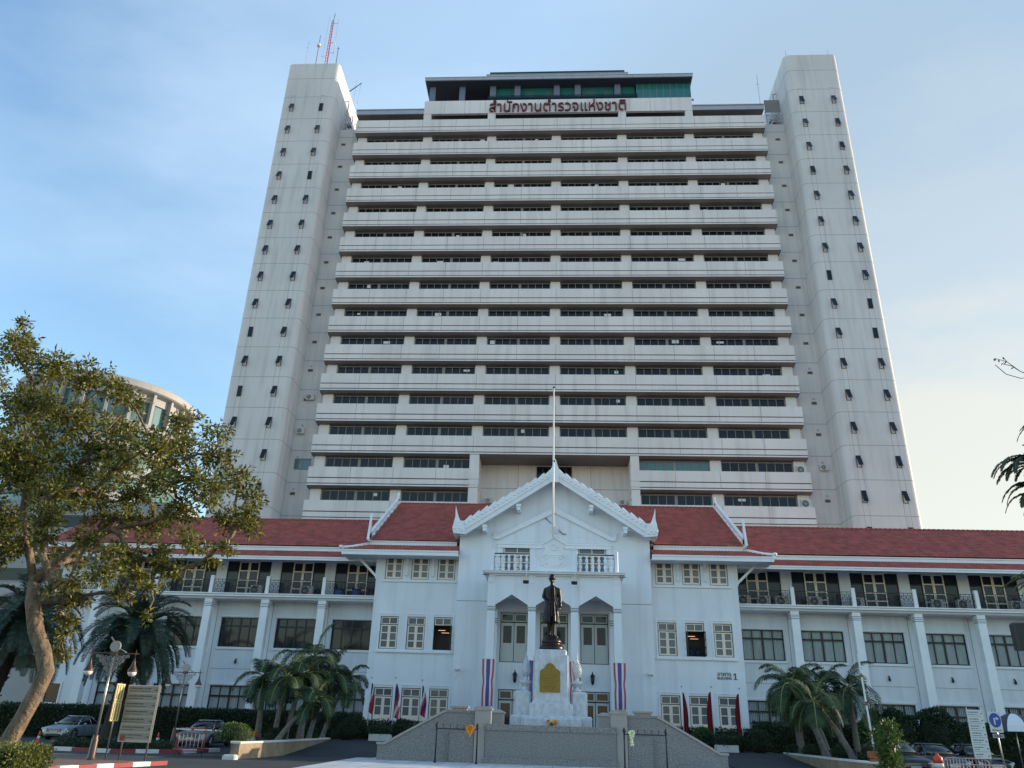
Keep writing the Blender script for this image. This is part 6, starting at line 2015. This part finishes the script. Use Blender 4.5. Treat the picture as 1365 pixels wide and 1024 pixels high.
    e = MB(); e.prism([(-gw, zg - .08), (gw, zg - .08), (gw * 1.08, zg + .10), (-gw * 1.08, zg + .10)], -.012, .1, 'y'); T(e).build('grille', 'blackplastic', t)
    e = MB()
    for k in range(3 if not suv else 4): e.box(-gw * .98, gw * .98, -.022, -.0125, zg - .06 + .055 * k, zg - .045 + .055 * k)
    n = 16
    if crest:
        for k in range(n):
            a = 2 * math.pi * k / n; c2 = 2 * math.pi * (k + 1) / n
            e.tube([(.075 * math.cos(a), -.03, zg + .01 + .075 * math.sin(a)), (.075 * math.cos(c2), -.03, zg + .01 + .075 * math.sin(c2))], .010, 4, cap=False)
        for a in (90, 210, 330): e.tube([(0, -.03, zg + .01), (.07 * math.cos(R(a)), -.03, zg + .01 + .07 * math.sin(R(a)))], .009, 4)
    T(e).build('grille_bars', 'chrome', t)
    e = MB(); e.prism([(-w * .62, gc + .07), (w * .62, gc + .07), (w * .5, gc + .17), (-w * .5, gc + .17)], -.004, .1, 'y'); T(e).build('lower_intake', 'blackplastic', t)
    e = MB(); e.box(-.23, .23, -.03, -.0125, gc + .22, gc + .34); T(e).build('number_plate', plate, t)
    return t
car('silver blue saloon car parked nose out beneath the big palm', (-32.0, 53.0, 0), 'carsilver', crest=True)
car('silver grey saloon car behind the red barrier and the lowered boom', (-20.85, 48.0, 0), 'cargrey', H=1.47)
car('dark car parked nose out just right of the ragged shrub', (16.25, 39.6, 0), 'cardark', L=4.9, W=1.88, H=1.56, plate='plategreen')
car('slate grey saloon parked behind the dark car on the right', (19.75, 43.6, 0), 'carslate', H=1.44)
car('black car almost hidden behind the pale information panel', (21.9, 43.8, 0), 'cardark', H=1.46)

# ================================================================== PALMS
def frond(P, D0, L, droop, nl, ll, lw, V, F, rach, rng, hang=.5, twist=0., vshape=.35):
    """P base, D0 start direction (unit), writes leaflet quads into V,F and the rachis path into rach"""
    pts = []
    d = Vector(D0).normalized(); p = Vector(P)
    n = 14
    for i in range(n + 1):
        pts.append(p.copy())
        p = p + d * (L / n)
        d = (d + Vector((0, 0, -droop / n * (1 + 1.4 * i / n)))).normalized()
    rach.append(pts)
    side0 = Vector(D0).cross(Vector((0, 0, 1)))
    if side0.length < .05: side0 = Vector((1, 0, 0))
    side0.normalize()
    for i in range(nl):
        f = .14 + .86 * (i + .5) / nl
        k = f * n; a = int(min(n - 1, k)); q = pts[a].lerp(pts[a + 1], k - a)
        tan = (pts[a + 1] - pts[a]).normalized()
        up = side0.cross(tan).normalized()
        if up.z < 0: up = -up
        sc = math.sin(math.pi * min(1, .12 + f * .86)) ** .55
        for s_ in (-1, 1):
            l = ll * sc * rng.uniform(.85, 1.1)
            dr = (side0 * s_ * 1.0 + tan * .55 + up * (vshape + rng.uniform(-.12, .12))).normalized()
            dn = (dr + Vector((0, 0, -hang * rng.uniform(.7, 1.3)))).normalized()
            wv = tan * lw * .5
            m_ = q + dr * l * .5; tip = m_ + dn * l * .5
            o = len(V)
            V.extend([q - wv * .6, q + wv * .6, m_ + wv, m_ - wv, tip, tip])
            F.append((o, o + 1, o + 2, o + 3)); F.append((o + 3, o + 2, o + 4, o + 5))
def palm(label, base, top, r0, r1, nfr, L, kind, group, seed, droop=1.6):
    rng = random.Random(seed)
    t = thing('palm_tree', label, 'palm tree', base, group=group)
    b = Vector(base); tp = Vector(top)
    mid = b.lerp(tp, .5) + Vector(((b.x - tp.x) * .18, 0, 0))
    path = []; rad = []
    n = 40
    for i in range(n + 1):
        f = i / n
        p_ = b * (1 - f) ** 2 + mid * 2 * f * (1 - f) + tp * f ** 2
        path.append(p_); rad.append((r0 + (r1 - r0) * f) * (1 + (.06 if i % 2 else -.03)) * (1.25 - .25 * min(1, f * 6)))
    e = MB(); e.tube(path, rad, 10)
    if kind == 'date':
        for i in range(60):
            f = rng.uniform(.35, 1.0); p_ = path[int(f * n)]; a = rng.uniform(0, 6.28)
            e.tube([p_ + Vector((math.cos(a) * r1 * .7, math.sin(a) * r1 * .7, 0)), p_ + Vector((math.cos(a) * r1 * 1.7, math.sin(a) * r1 * 1.7, .22))], [.07, .03], 5)
    e.build('trunk', 'palmbark' if kind != 'date' else 'darkbark', t)
    axis = (path[-1] - path[-3]).normalized()
    top = path[-1]
    if kind != 'date':
        cs = MB(); cs.tube([top, top + axis * .35, top + axis * .8], [r1 * 1.05, r1 * .85, r1 * .45], 10); cs.build('crownshaft', 'crownshaft', t)
        top = top + axis * .72
    V = []; F_ = []; ra = []
    for i in range(nfr):
        f = (i + .5) / nfr
        a = i * 2.39996 + rng.uniform(-.25, .25)
        el = (1.35 - 1.75 * f) if kind != 'date' else (1.4 - 2.0 * f)
        el += rng.uniform(-.12, .12)
        D = Vector((math.cos(a) * math.cos(el), math.sin(a) * math.cos(el), math.sin(el)))
        l = L * rng.uniform(.82, 1.08)
        if kind == 'date': frond(top, D, l, droop * (.75 + .3 * math.cos(el)), 56, .74, .052, V, F_, ra, rng, hang=.45, vshape=.5)
        else: frond(top, D, l, droop * (.7 + .5 * max(0, math.cos(el))), 44, .78, .048, V, F_, ra, rng, hang=.9, vshape=.15)
    off = np.array(base)
    np_mesh('crown', np.array([tuple(v) for v in V]), np.array(F_), 'palmleaf' if kind != 'date' else 'palmleaf2', t)
    e = MB()
    for pts in ra: e.tube(pts, [.035 * (1 - .8 * i / len(pts)) + .006 for i in range(len(pts))], 5)
    e.build('frond_stalks', 'crownshaft' if kind != 'date' else 'palmleaf2', t)
    return t
gl = 'palm clump in the left planter'
LP = [((-15.7, 44.6, .58), (-15.75, 44.6, 3.0), .19, .12, 11, 2.0, 'leftmost palm of the left clump, thick straight trunk'),
      ((-14.55, 43.8, .58), (-14.35, 43.8, 2.95), .16, .10, 10, 2.1, 'second palm from the left in the left clump'),
      ((-14.15, 44.4, .58), (-13.75, 44.5, 3.1), .15, .10, 10, 2.1, 'palm with paired trunk in the middle of the left clump'),
      ((-13.9, 46.2, .58), (-13.75, 46.4, 4.2), .19, .12, 12, 2.3, 'tallest palm of the left clump, rising behind the others'),
      ((-13.95, 42.6, .58), (-12.75, 42.6, 2.1), .15, .09, 9, 1.6, 'small leaning palm low in the left clump'),
      ((-13.65, 47.0, .58), (-13.05, 47.2, 3.3), .15, .10, 10, 2.1, 'slim palm right of the tallest in the left clump'),
      ((-13.62, 49.6, .58), (-12.75, 49.6, 3.2), .14, .09, 11, 1.9, 'rightmost palm of the left clump, trunk curving right')]
for i, (b_, tp, r0, r1, nf, L, lb) in enumerate(LP): palm(lb, b_, tp, r0, r1, nf, L, 'manila', gl, 20 + i)
gr_ = 'palm clump in the right planter'
RP = [((13.9, 49.0, .58), (13.75, 49.0, 3.0), .17, .11, 10, 2.3, 'leftmost palm of the right clump, straight dark trunk'),
      ((14.3, 50.0, .58), (14.2, 50.0, 3.4), .15, .10, 9, 2.2, 'thin palm behind the leftmost trunk of the right clump'),
      ((14.15, 45.3, .58), (13.05, 45.3, 3.4), .18, .12, 12, 2.6, 'palm with the longest fronds reaching left in the right clump'),
      ((14.5, 46.0, .58), (13.75, 46.0, 3.0), .18, .11, 10, 2.3, 'thick ringed palm in the middle of the right clump'),
      ((14.45, 42.2, .60), (13.3, 42.2, 2.6), .16, .10, 9, 2.0, 'palm leaning left with a pale trunk in the right clump'),
      ((16.2, 48.6, .58), (15.7, 48.6, 3.5), .20, .13, 11, 2.3, 'thick palm right of centre in the right clump'),
      ((16.7, 48.0, .58), (16.65, 48.0, 3.4), .19, .12, 12, 2.5, 'rightmost palm of the right clump, fronds fanning right')]
for i, (b_, tp, r0, r1, nf, L, lb) in enumerate(RP): palm(lb, b_, tp, r0, r1, nf, L, 'manila', gr_, 40 + i)
palm('big dark date palm with a broad drooping crown above the near street lamp', (-24.9, 46.5, 0), (-24.35, 46.5, 6.0), .42, .30, 66, 4.0, 'date', 'dark date palms at the left', 3, 1.7)
palm('dark date palm at the left edge behind the big tree trunk', (-32.3, 46.0, 0), (-31.0, 46.0, 6.4), .42, .32, 60, 4.1, 'date', 'dark date palms at the left', 9, 1.7)

# ================================================================== BIG TREE
def tree(label, trunk, tr, limbs, CL, leafmat, tips, per, L, W, name='tree', tw=.030, group=None):
    base = trunk[0]
    t = thing(name, label, 'tree', base, group=group)
    nodes = [Vector(p) for p in trunk]; par = [i - 1 for i in range(len(trunk))]
    wood = [len(trunk)]
    for lm in limbs:
        prev = len(trunk) - 1 if lm[0] == 'top' else lm[0]
        for p in lm[1]:
            nodes.append(Vector(p)); par.append(prev); prev = len(nodes) - 1
    order = sorted(range(len(CL)), key=lambda i: (Vector(CL[i][:3]) - Vector(trunk[-1])).length)
    rng = random.Random(3)
    for i in order:
        c = Vector(CL[i][:3])
        best = min(range(len(trunk) - 2, len(nodes)), key=lambda k: (nodes[k] - c).length + max(0, nodes[k].z - c.z) * .35)
        a = nodes[best]
        prev = best
        n = max(2, int((c - a).length / .7))
        for j in range(1, n + 1):
            q = a.lerp(c, j / n)
            if j < n: q = q + Vector((rng.gauss(0, .14), rng.gauss(0, .14), rng.gauss(0, .10) + .10 * math.sin(math.pi * j / n)))
            nodes.append(q); par.append(prev); prev = len(nodes) - 1
        for j in range(5):
            v = Vector((rng.gauss(0, 1), rng.gauss(0, 1), rng.gauss(.2, .7))).normalized() * CL[i][3] * rng.uniform(.6, 1.05)
            m_ = c + v * .5 + Vector((rng.gauss(0, .08), rng.gauss(0, .08), .05))
            nodes.append(m_); par.append(prev); nodes.append(c + v); par.append(len(nodes) - 2)
    cnt = [0] * len(nodes)
    kids = [0] * len(nodes)
    for i, p in enumerate(par):
        if p >= 0: kids[p] += 1
    for i in range(len(nodes) - 1, -1, -1):
        if kids[i] == 0: cnt[i] = 1
    for i in range(len(nodes) - 1, 0, -1): cnt[par[i]] += cnt[i]
    tot = cnt[0]
    def rad(i): return max(.010, tr * (cnt[i] / tot) ** .47)
    tk = MB(); br = MB()
    # trunk as one smooth tube
    T0 = len(trunk)
    pts = []; rr = []
    for i in range(T0):
        pts.append(nodes[i]); rr.append(rad(i) * (1.35 if i == 0 else 1.12 if i == 1 else 1))
    rr[-1] *= .86; tk.tube(pts, rr, 14); tk.ell(pts[-1], (rr[-1] * 1.0,) * 3, 12)
    e = tk.build('trunk', 'bark', t)
    done = set()
    childs = {}
    for i, p in enumerate(par):
        if i >= T0: childs.setdefault(p, []).append(i)
    # follow the thickest child so that limbs are continuous tubes
    starts = [(p, c) for p in list(childs) for c in childs[p]]
    used = set()
    def chain(p, c):
        seq = [p, c]; used.add(c)
        while c in childs:
            nx = max(childs[c], key=lambda k: cnt[k])
            if nx in used: break
            used.add(nx); seq.append(nx); c = nx
        return seq
    for i in sorted(range(T0, len(nodes)), key=lambda k: (-cnt[k], k)):
        if i in used: continue
        sq = chain(par[i], i)
        r_ = [min(rad(sq[0]), rad(sq[1]) * 1.15)] + [rad(k) for k in sq[1:]]
        br.tube([nodes[k] for k in sq], r_, 8 if r_[0] > .05 else 5)
    br.build('branches', 'bark', t)
    V, F_ = clump_leaves([c[:3] for c in CL], [c[3] for c in CL], tips, per, L, W)
    np_mesh('crown', V, F_, leafmat, t)
    return t
CL = [(-20.54, 25.63, 14.18, 1.09), (-18.38, 24.94, 13.24, 1.04), (-17.88, 26.46, 13.47, 0.98), (-15.79, 25.21, 12.48, 0.76), (-18.66, 24.75, 11.68, 1.2), (-18.05, 26.49, 11.78, 1.27), (-17.88, 29.17, 12.48, 1.05), (-24.23, 28.56, 14.55, 1.58), (-22.82, 28.38, 11.5, 1.66), (-18.61, 25.55, 9.7, 1.2), (-17.98, 27.19, 9.94, 1.18), (-15.46, 25.84, 9.69, 0.96), (-14.08, 25.3, 10.23, 0.69), (-13.38, 24.95, 9.04, 0.72), (-13.34, 25.51, 11.45, 0.65), (-14.86, 29.22, 11.56, 1.03), (-13.32, 28.71, 11.09, 0.89), (-12.2, 28.59, 10.14, 0.76), (-11.62, 28.56, 9.4, 0.58), (-11.82, 25.41, 8.79, 0.88), (-13.05, 26.01, 8.27, 0.79), (-11.84, 27.66, 8.44, 0.78), (-11.28, 28.21, 8.15, 0.39), (-15.54, 28.84, 8.38, 0.87), (-17.18, 28.98, 8.68, 0.99), (-11.73, 24.85, 6.86, 0.54), (-11.87, 27.55, 7.3, 0.38), (-14.13, 27.89, 6.65, 0.6), (-15.14, 27.03, 6.87, 0.69), (-15.6, 25.32, 7.03, 0.61), (-13.97, 26.86, 5.69, 0.31), (-17.06, 24.86, 7.66, 0.76), (-21.38, 29.26, 8.38, 1.01), (-22.52, 28.9, 8.87, 1.33), (-21.68, 27.25, 15.48, 0.67), (-20.85, 25.96, 15.72, 0.27), (-19.59, 29.13, 7.21, 0.46), (-17.14, 27.38, 5.32, 0.42), (-17.2, 27.6, 4.73, 0.42), (-17.0, 27.5, 4.2, 0.34), (-16.9, 27.04, 5.66, 0.37), (-12.96, 27.51, 11.76, 0.52), (-10.72, 26.64, 8.2, 0.43), (-18.77, 25.24, 9.05, 0.78),
      (-19.26, 26.84, 7.16, 0.7), (-19.82, 26.44, 6.67, 0.79), (-17.26, 25.41, 7.14, 0.51), (-18.03, 28.61, 6.99, 0.57), (-14.64, 24.83, 5.83, 0.54), (-14.96, 27.01, 5.57, 0.47), (-15.51, 28.75, 6.51, 0.56), (-14.6, 25.16, 6.51, 0.6), (-14.05, 27.24, 7.07, 0.48), (-13.36, 27.51, 6.46, 0.32), (-19.17, 24.98, 10.06, 1.05), (-16.72, 26.47, 8.89, 0.92), (-15.86, 27.9, 9.3, 0.85), (-14.72, 26.79, 11.17, 0.68), (-14.85, 27.99, 10.53, 0.69), (-12.34, 25.49, 9.21, 0.68), (-16.83, 25.85, 5.6, 0.35), (-15.74, 25.29, 5.65, 0.4), (-16.39, 27.03, 5.28, 0.31), (-17.73, 28.86, 3.67, 0.38), (-17.46, 27.4, 10.91, 0.86), (-20.2, 28.21, 11.46, 1.01), (-13.72, 26.49, 4.77, 0.2), (-12.59, 28.08, 6.99, 0.33), (-17.14, 25.25, 8.54, 0.88),
      (-20.6, 27.6, 12.9, 1.2), (-20.9, 26.2, 10.6, 1.2), (-20.2, 28.8, 9.6, 1.0), (-16.4, 27.2, 10.9, .9), (-16.6, 27.8, 13.0, .5), (-19.9, 25.4, 7.9, .7)]
tree('large leafy tree with a leaning sunlit trunk filling the left side', [(-17.9, 27, 0), (-17.72, 27, .7), (-17.46, 27, 1.41), (-17.16, 27, 2.34), (-17.02, 27, 2.93), (-17.29, 27, 3.52), (-17.76, 27, 4.25), (-18.15, 27, 5.24), (-18.31, 27, 5.88)], .255,
     [('top', [(-17.65, 27, 6.5), (-17.01, 27, 7.23), (-15.9, 27, 7.79), (-14.6, 27.1, 8.1), (-13.2, 27.2, 8.6)]), ('top', [(-18.84, 27, 7.07), (-19.46, 27, 8.43), (-19.67, 27, 10.15), (-20.4, 27, 11.95)])],
     [(a, b, c, r * .88) for a, b, c, r in CL], 'leaf', 84, 14, .18, .08)

# overhanging sprays of a tree just outside the right edge
def sprays(label, trunk, limbs, SP, mt, ll, lw, nl, group):
    t = thing('tree', label, 'tree', trunk[0], group=group)
    rng = random.Random(8)
    e = MB(); e.tube(trunk, [.16, .13, .09][:len(trunk)], 10); e.build('trunk', 'bark', t)
    e = MB()
    for lm in limbs: e.tube(lm, [.05 * (1 - .8 * i / len(lm)) + .006 for i in range(len(lm))], 6)
    V = []; F_ = []; ra = []
    for (p_, d_, L, dr) in SP:
        for q in range(3):
            d2 = Vector(d_) + Vector((rng.gauss(0, .10), rng.gauss(0, .45), rng.gauss(0, .10)))
            frond(p_, d2, L * rng.uniform(.7, 1.05), dr * rng.uniform(.8, 1.3), nl, ll, lw, V, F_, ra, rng, hang=.5, vshape=.1)
    for pts in ra: e.tube(pts, [.012] * len(pts), 4)
    e.build('branches', 'bark', t)
    np_mesh('crown', np.array([tuple(v) for v in V]), np.array(F_), mt, t)
    return t
sprays('tree at the right edge whose drooping dark sprays reach in over the wing roof', [(15.2, 20, 0), (15.0, 20, 4), (14.8, 20, 9.6)],
       [[(14.8, 20, 7.6), (13.8, 20, 8.2), (12.5, 20, 8.6)], [(14.9, 20, 6.0), (13.6, 20, 7.0), (12.7, 20, 7.2)], [(14.8, 20, 8.5), (13.6, 20, 9.6), (12.9, 20, 9.8)]],
       [((12.5, 20, 8.35), (-1, 0, .45), 1.6, 1.3), ((12.4, 20, 8.40), (-1, 0, .40), 1.5, 1.3), ((12.6, 20, 8.2), (-1, 0, .3), 1.2, 1.1), ((12.5, 20, 7.72), (-1, 0, .5), 1.25, 1.3), ((12.4, 20, 7.55), (-1, 0, .3), 1.15, 1.5), ((12.5, 20, 7.30), (-1, 0, .2), 1.0, 1.6), ((12.5, 20, 7.05), (-1, 0, .1), .8, 1.6),
        ((12.8, 20, 7.1), (-1, 0, -.2), .9, 1.2), ((13.1, 20, 9.5), (-1, 0, .2), 1.0, 1.0), ((13.0, 20, 8.9), (-.9, 0, .0), .9, 1.2), ((12.95, 20, 6.95), (-.8, 0, -.3), .9, 1.0),
        ((13.2, 20, 8.3), (-.6, .2, .8), 1.1, .9), ((13.3, 20, 7.3), (-.6, .2, .4), 1.1, .9)], 'leafdark', .17, .06, 30, 'trees at the right edge')
t = thing('tree', 'thin bare twigs with a few leaf tips high at the right edge', 'tree', (15.4, 20, 0), group='trees at the right edge')
MB().tube([(15.4, 20, 0), (15.3, 20, 6), (14.6, 20, 10.4)], [.10, .08, .04], 8).build('trunk', 'bark', t)
e = MB()
for pts in ([(14.6, 20, 10.4), (13.3, 20, 10.75), (12.75, 20, 10.98), (12.45, 20, 11.28), (12.15, 20, 11.38)], [(12.75, 20, 10.98), (12.55, 20, 11.15), (12.3, 20, 11.22)],
            [(13.0, 20, 10.8), (12.7, 20, 10.78), (12.35, 20, 10.9), (12.12, 20, 11.18)], [(12.45, 20, 11.28), (12.38, 20, 11.42)]):
    e.tube(pts, [.010] * len(pts) if pts[0][0] < 14 else [.03, .016, .011, .009, .007], 4)
e.build('twigs', 'bark', t)
Pn = np.array([(12.15, 20, 11.38), (12.2, 20, 11.36), (12.27, 20, 11.36), (12.38, 20, 11.42), (12.32, 20, 11.24), (12.45, 20, 11.3), (12.36, 20, 11.3), (12.6, 20, 11.12), (12.24, 20, 11.33)])
V, F_ = leaf_arrays(Pn, np.array([(-.4, 0, -.8)] * 9) + RNG.normal(size=(9, 3)) * .3, np.full(9, .10), np.full(9, .045)); np_mesh('leaves', V, F_, 'leafdark', t)
sprays('bright green leafy branch reaching in above the right wing balcony', [(15.6, 23.5, 0), (15.4, 23.5, 3), (15.0, 23.5, 5.6)],
       [[(15.0, 23.5, 5.5), (14.2, 23.5, 6.0), (13.5, 23.5, 6.05)]],
       [((13.75, 23.5, 6.05), (-1, 0, .15), .9, .6), ((13.9, 23.5, 5.95), (-1, 0, .0), .9, .5), ((14.1, 23.5, 6.2), (-1, 0, .2), .9, .6), ((14.3, 23.5, 5.9), (-1, 0, .0), .9, .8)], 'leafbright', .14, .05, 16, 'trees at the right edge')

# ================================================================== DISTANT ROUND BUILDING
rb = thing('round_building', 'distant round tan building with green glass bands behind the big tree', 'building', (-84, 130, 0))
cx_, cy_, RR = -83.5, 131, 15.0
def ringw(z0, z1, r_, m_, name, z=None):
    MB().lathe([(r_, z0), (r_, z1)], (cx_, cy_, 0), 72, smooth=False).build(name, m_, rb)
ringw(0, 46.0, RR - 1.2, 'palebldg', 'core_wall')
for k in range(8):
    z = 46.2 - 4.2 * k
    if z < 12: break
    MB().lathe([(RR - .5, z), (RR - .3, z + .2), (RR - .3, z + 1.5), (RR - .6, z + 1.6)], (cx_, cy_, 0), 72, smooth=False).build('floor_band', 'tanbldg' if k % 2 else 'palebldg', rb)
    if k: MB().lathe([(RR - .8, z + 1.62), (RR - .8, z + 4.18)], (cx_, cy_, 0), 72, smooth=False).build('glass_band', 'tintg', rb)
MB().lathe([(RR - 1.5, 47.8), (RR - 1.5, 51.88)], (cx_, cy_, 0), 72, smooth=False).build('glass_band', 'tintg', rb)
MB().lathe([(RR - 1.2, 51.9), (RR - 1.2, 53.3), (RR - .1, 53.5), (RR + .2, 53.7), (RR + .2, 54.7), (RR - .1, 55.0), (RR - .8, 55.05)], (cx_, cy_, 0), 72, smooth=False).build('crown_wall', 'tanbldg', rb)
for k in range(24):
    e = MB()
    a = 2 * math.pi * k / 24
    c = (cx_ + (RR - .9) * math.cos(a), cy_ + (RR - .9) * math.sin(a), 50.3)
    e.obox(c, (.5 * math.cos(a), .5 * math.sin(a), 0), (-.25 * math.sin(a), .25 * math.cos(a), 0), (0, 0, 3.1))
    e.build('fin', 'tanbldg', rb)
ob_ = thing('office_block', 'distant pale block with dark window bands between the big tree and the tower', 'building', (-75, 118, 0))
e = MB(); e.box(-98, -57, 112, 140, 0, 31); e.build('wall', 'palebldg', ob_)
for k in range(6):
    z = 28.6 - 4 * k
    MB().box(-97.5, -57.5, 111.95, 111.99, z - 1.6, z).build('window_band', 'tint', ob_)
    MB().box(-98.2, -56.8, 111.6, 111.94, z + .1, z + 2.0).build('floor_band', 'tanbldg' if k % 2 else 'palebldg', ob_)

# ================================================================== PEOPLE JUST VISIBLE IN THE OPEN WINDOW
M['cloth_navy'] = mat('navy_uniform_and_skin', (.03, .035, .07), .8)
M['skin'] = mat('skin', (.32, .19, .13), .6)
M['hairblack'] = mat('black_hair', (.012, .010, .010), .5)
def person(label, x, y, z, h, turn):
    e = MB(); k = h / 1.72
    def Q(a, b_, c): return ((a * math.cos(turn) - b_ * math.sin(turn)) * k, (a * math.sin(turn) + b_ * math.cos(turn)) * k, c * k)
    e.ell(Q(0, -.01, 1.61), (.078 * k, .095 * k, .115 * k), 14); e.ell(Q(0, -.10, 1.60), (.014 * k, .022 * k, .022 * k), 6); e.ell(Q(0, -.06, 1.54), (.045 * k, .045 * k, .035 * k), 8)
    for s_ in (-1, 1): e.ell(Q(s_ * .08, 0, 1.60), (.012 * k, .02 * k, .03 * k), 6)
    cap(e, Q(0, 0, 1.42), Q(0, 0, 1.54), .06 * k, .05 * k)
    cap(e, Q(-.15, 0, 1.38), Q(.15, 0, 1.38), .085 * k, .085 * k)
    cap(e, Q(0, 0, 1.33), Q(0, 0, 1.0), .15 * k, .13 * k); cap(e, Q(-.07, 0, .92), Q(.07, 0, .92), .115 * k, .115 * k)
    for s_ in (-1, 1):
        cap(e, Q(s_ * .09, 0, .88), Q(s_ * .10, .0, .50), .085 * k, .06 * k); cap(e, Q(s_ * .10, 0, .50), Q(s_ * .10, .02, .09), .058 * k, .04 * k); cap(e, Q(s_ * .10, .03, .04), Q(s_ * .10, -.14, .035), .042 * k, .036 * k)
        cap(e, Q(s_ * .21, 0, 1.36), Q(s_ * .25, .02, 1.08), .055 * k, .043 * k); cap(e, Q(s_ * .25, .02, 1.08), Q(s_ * .16, -.20, 1.03), .042 * k, .032 * k)
        e.ell(Q(s_ * .14, -.24, 1.03), (.035 * k, .045 * k, .022 * k), 8)
        for f in range(4): cap(e, Q(s_ * (.115 + .02 * f), -.27, 1.03), Q(s_ * (.115 + .02 * f), -.33, 1.015), .009 * k, .007 * k, 6)
        cap(e, Q(s_ * .11, -.23, 1.04), Q(s_ * .085, -.27, 1.05), .010 * k, .008 * k, 6)
    o = e.build('person', 'cloth_navy'); o.location = (x, y, z)
    m_ = o.modifiers.new('remesh', 'REMESH'); m_.mode = 'VOXEL'; m_.voxel_size = .011; m_.use_smooth_shade = True
    o.data.materials.append(M['skin'])
    tag(o, label, 'person', 'people inside the open window')
    hb = MB(); hb.ell((0, .022, 1.655 * k), (.088 * k, .098 * k, .088 * k), 12)
    link('hair', hb.mesh('hair', ['hairblack']), o)
    return o
person('person in dark clothes standing inside the open window, nearer its left leaf', 9.58, 57.75, 5.40, 1.70, .3)
person('person in dark clothes inside the open window, nearer its right leaf', 10.02, 57.80, 5.40, 1.66, -.3)
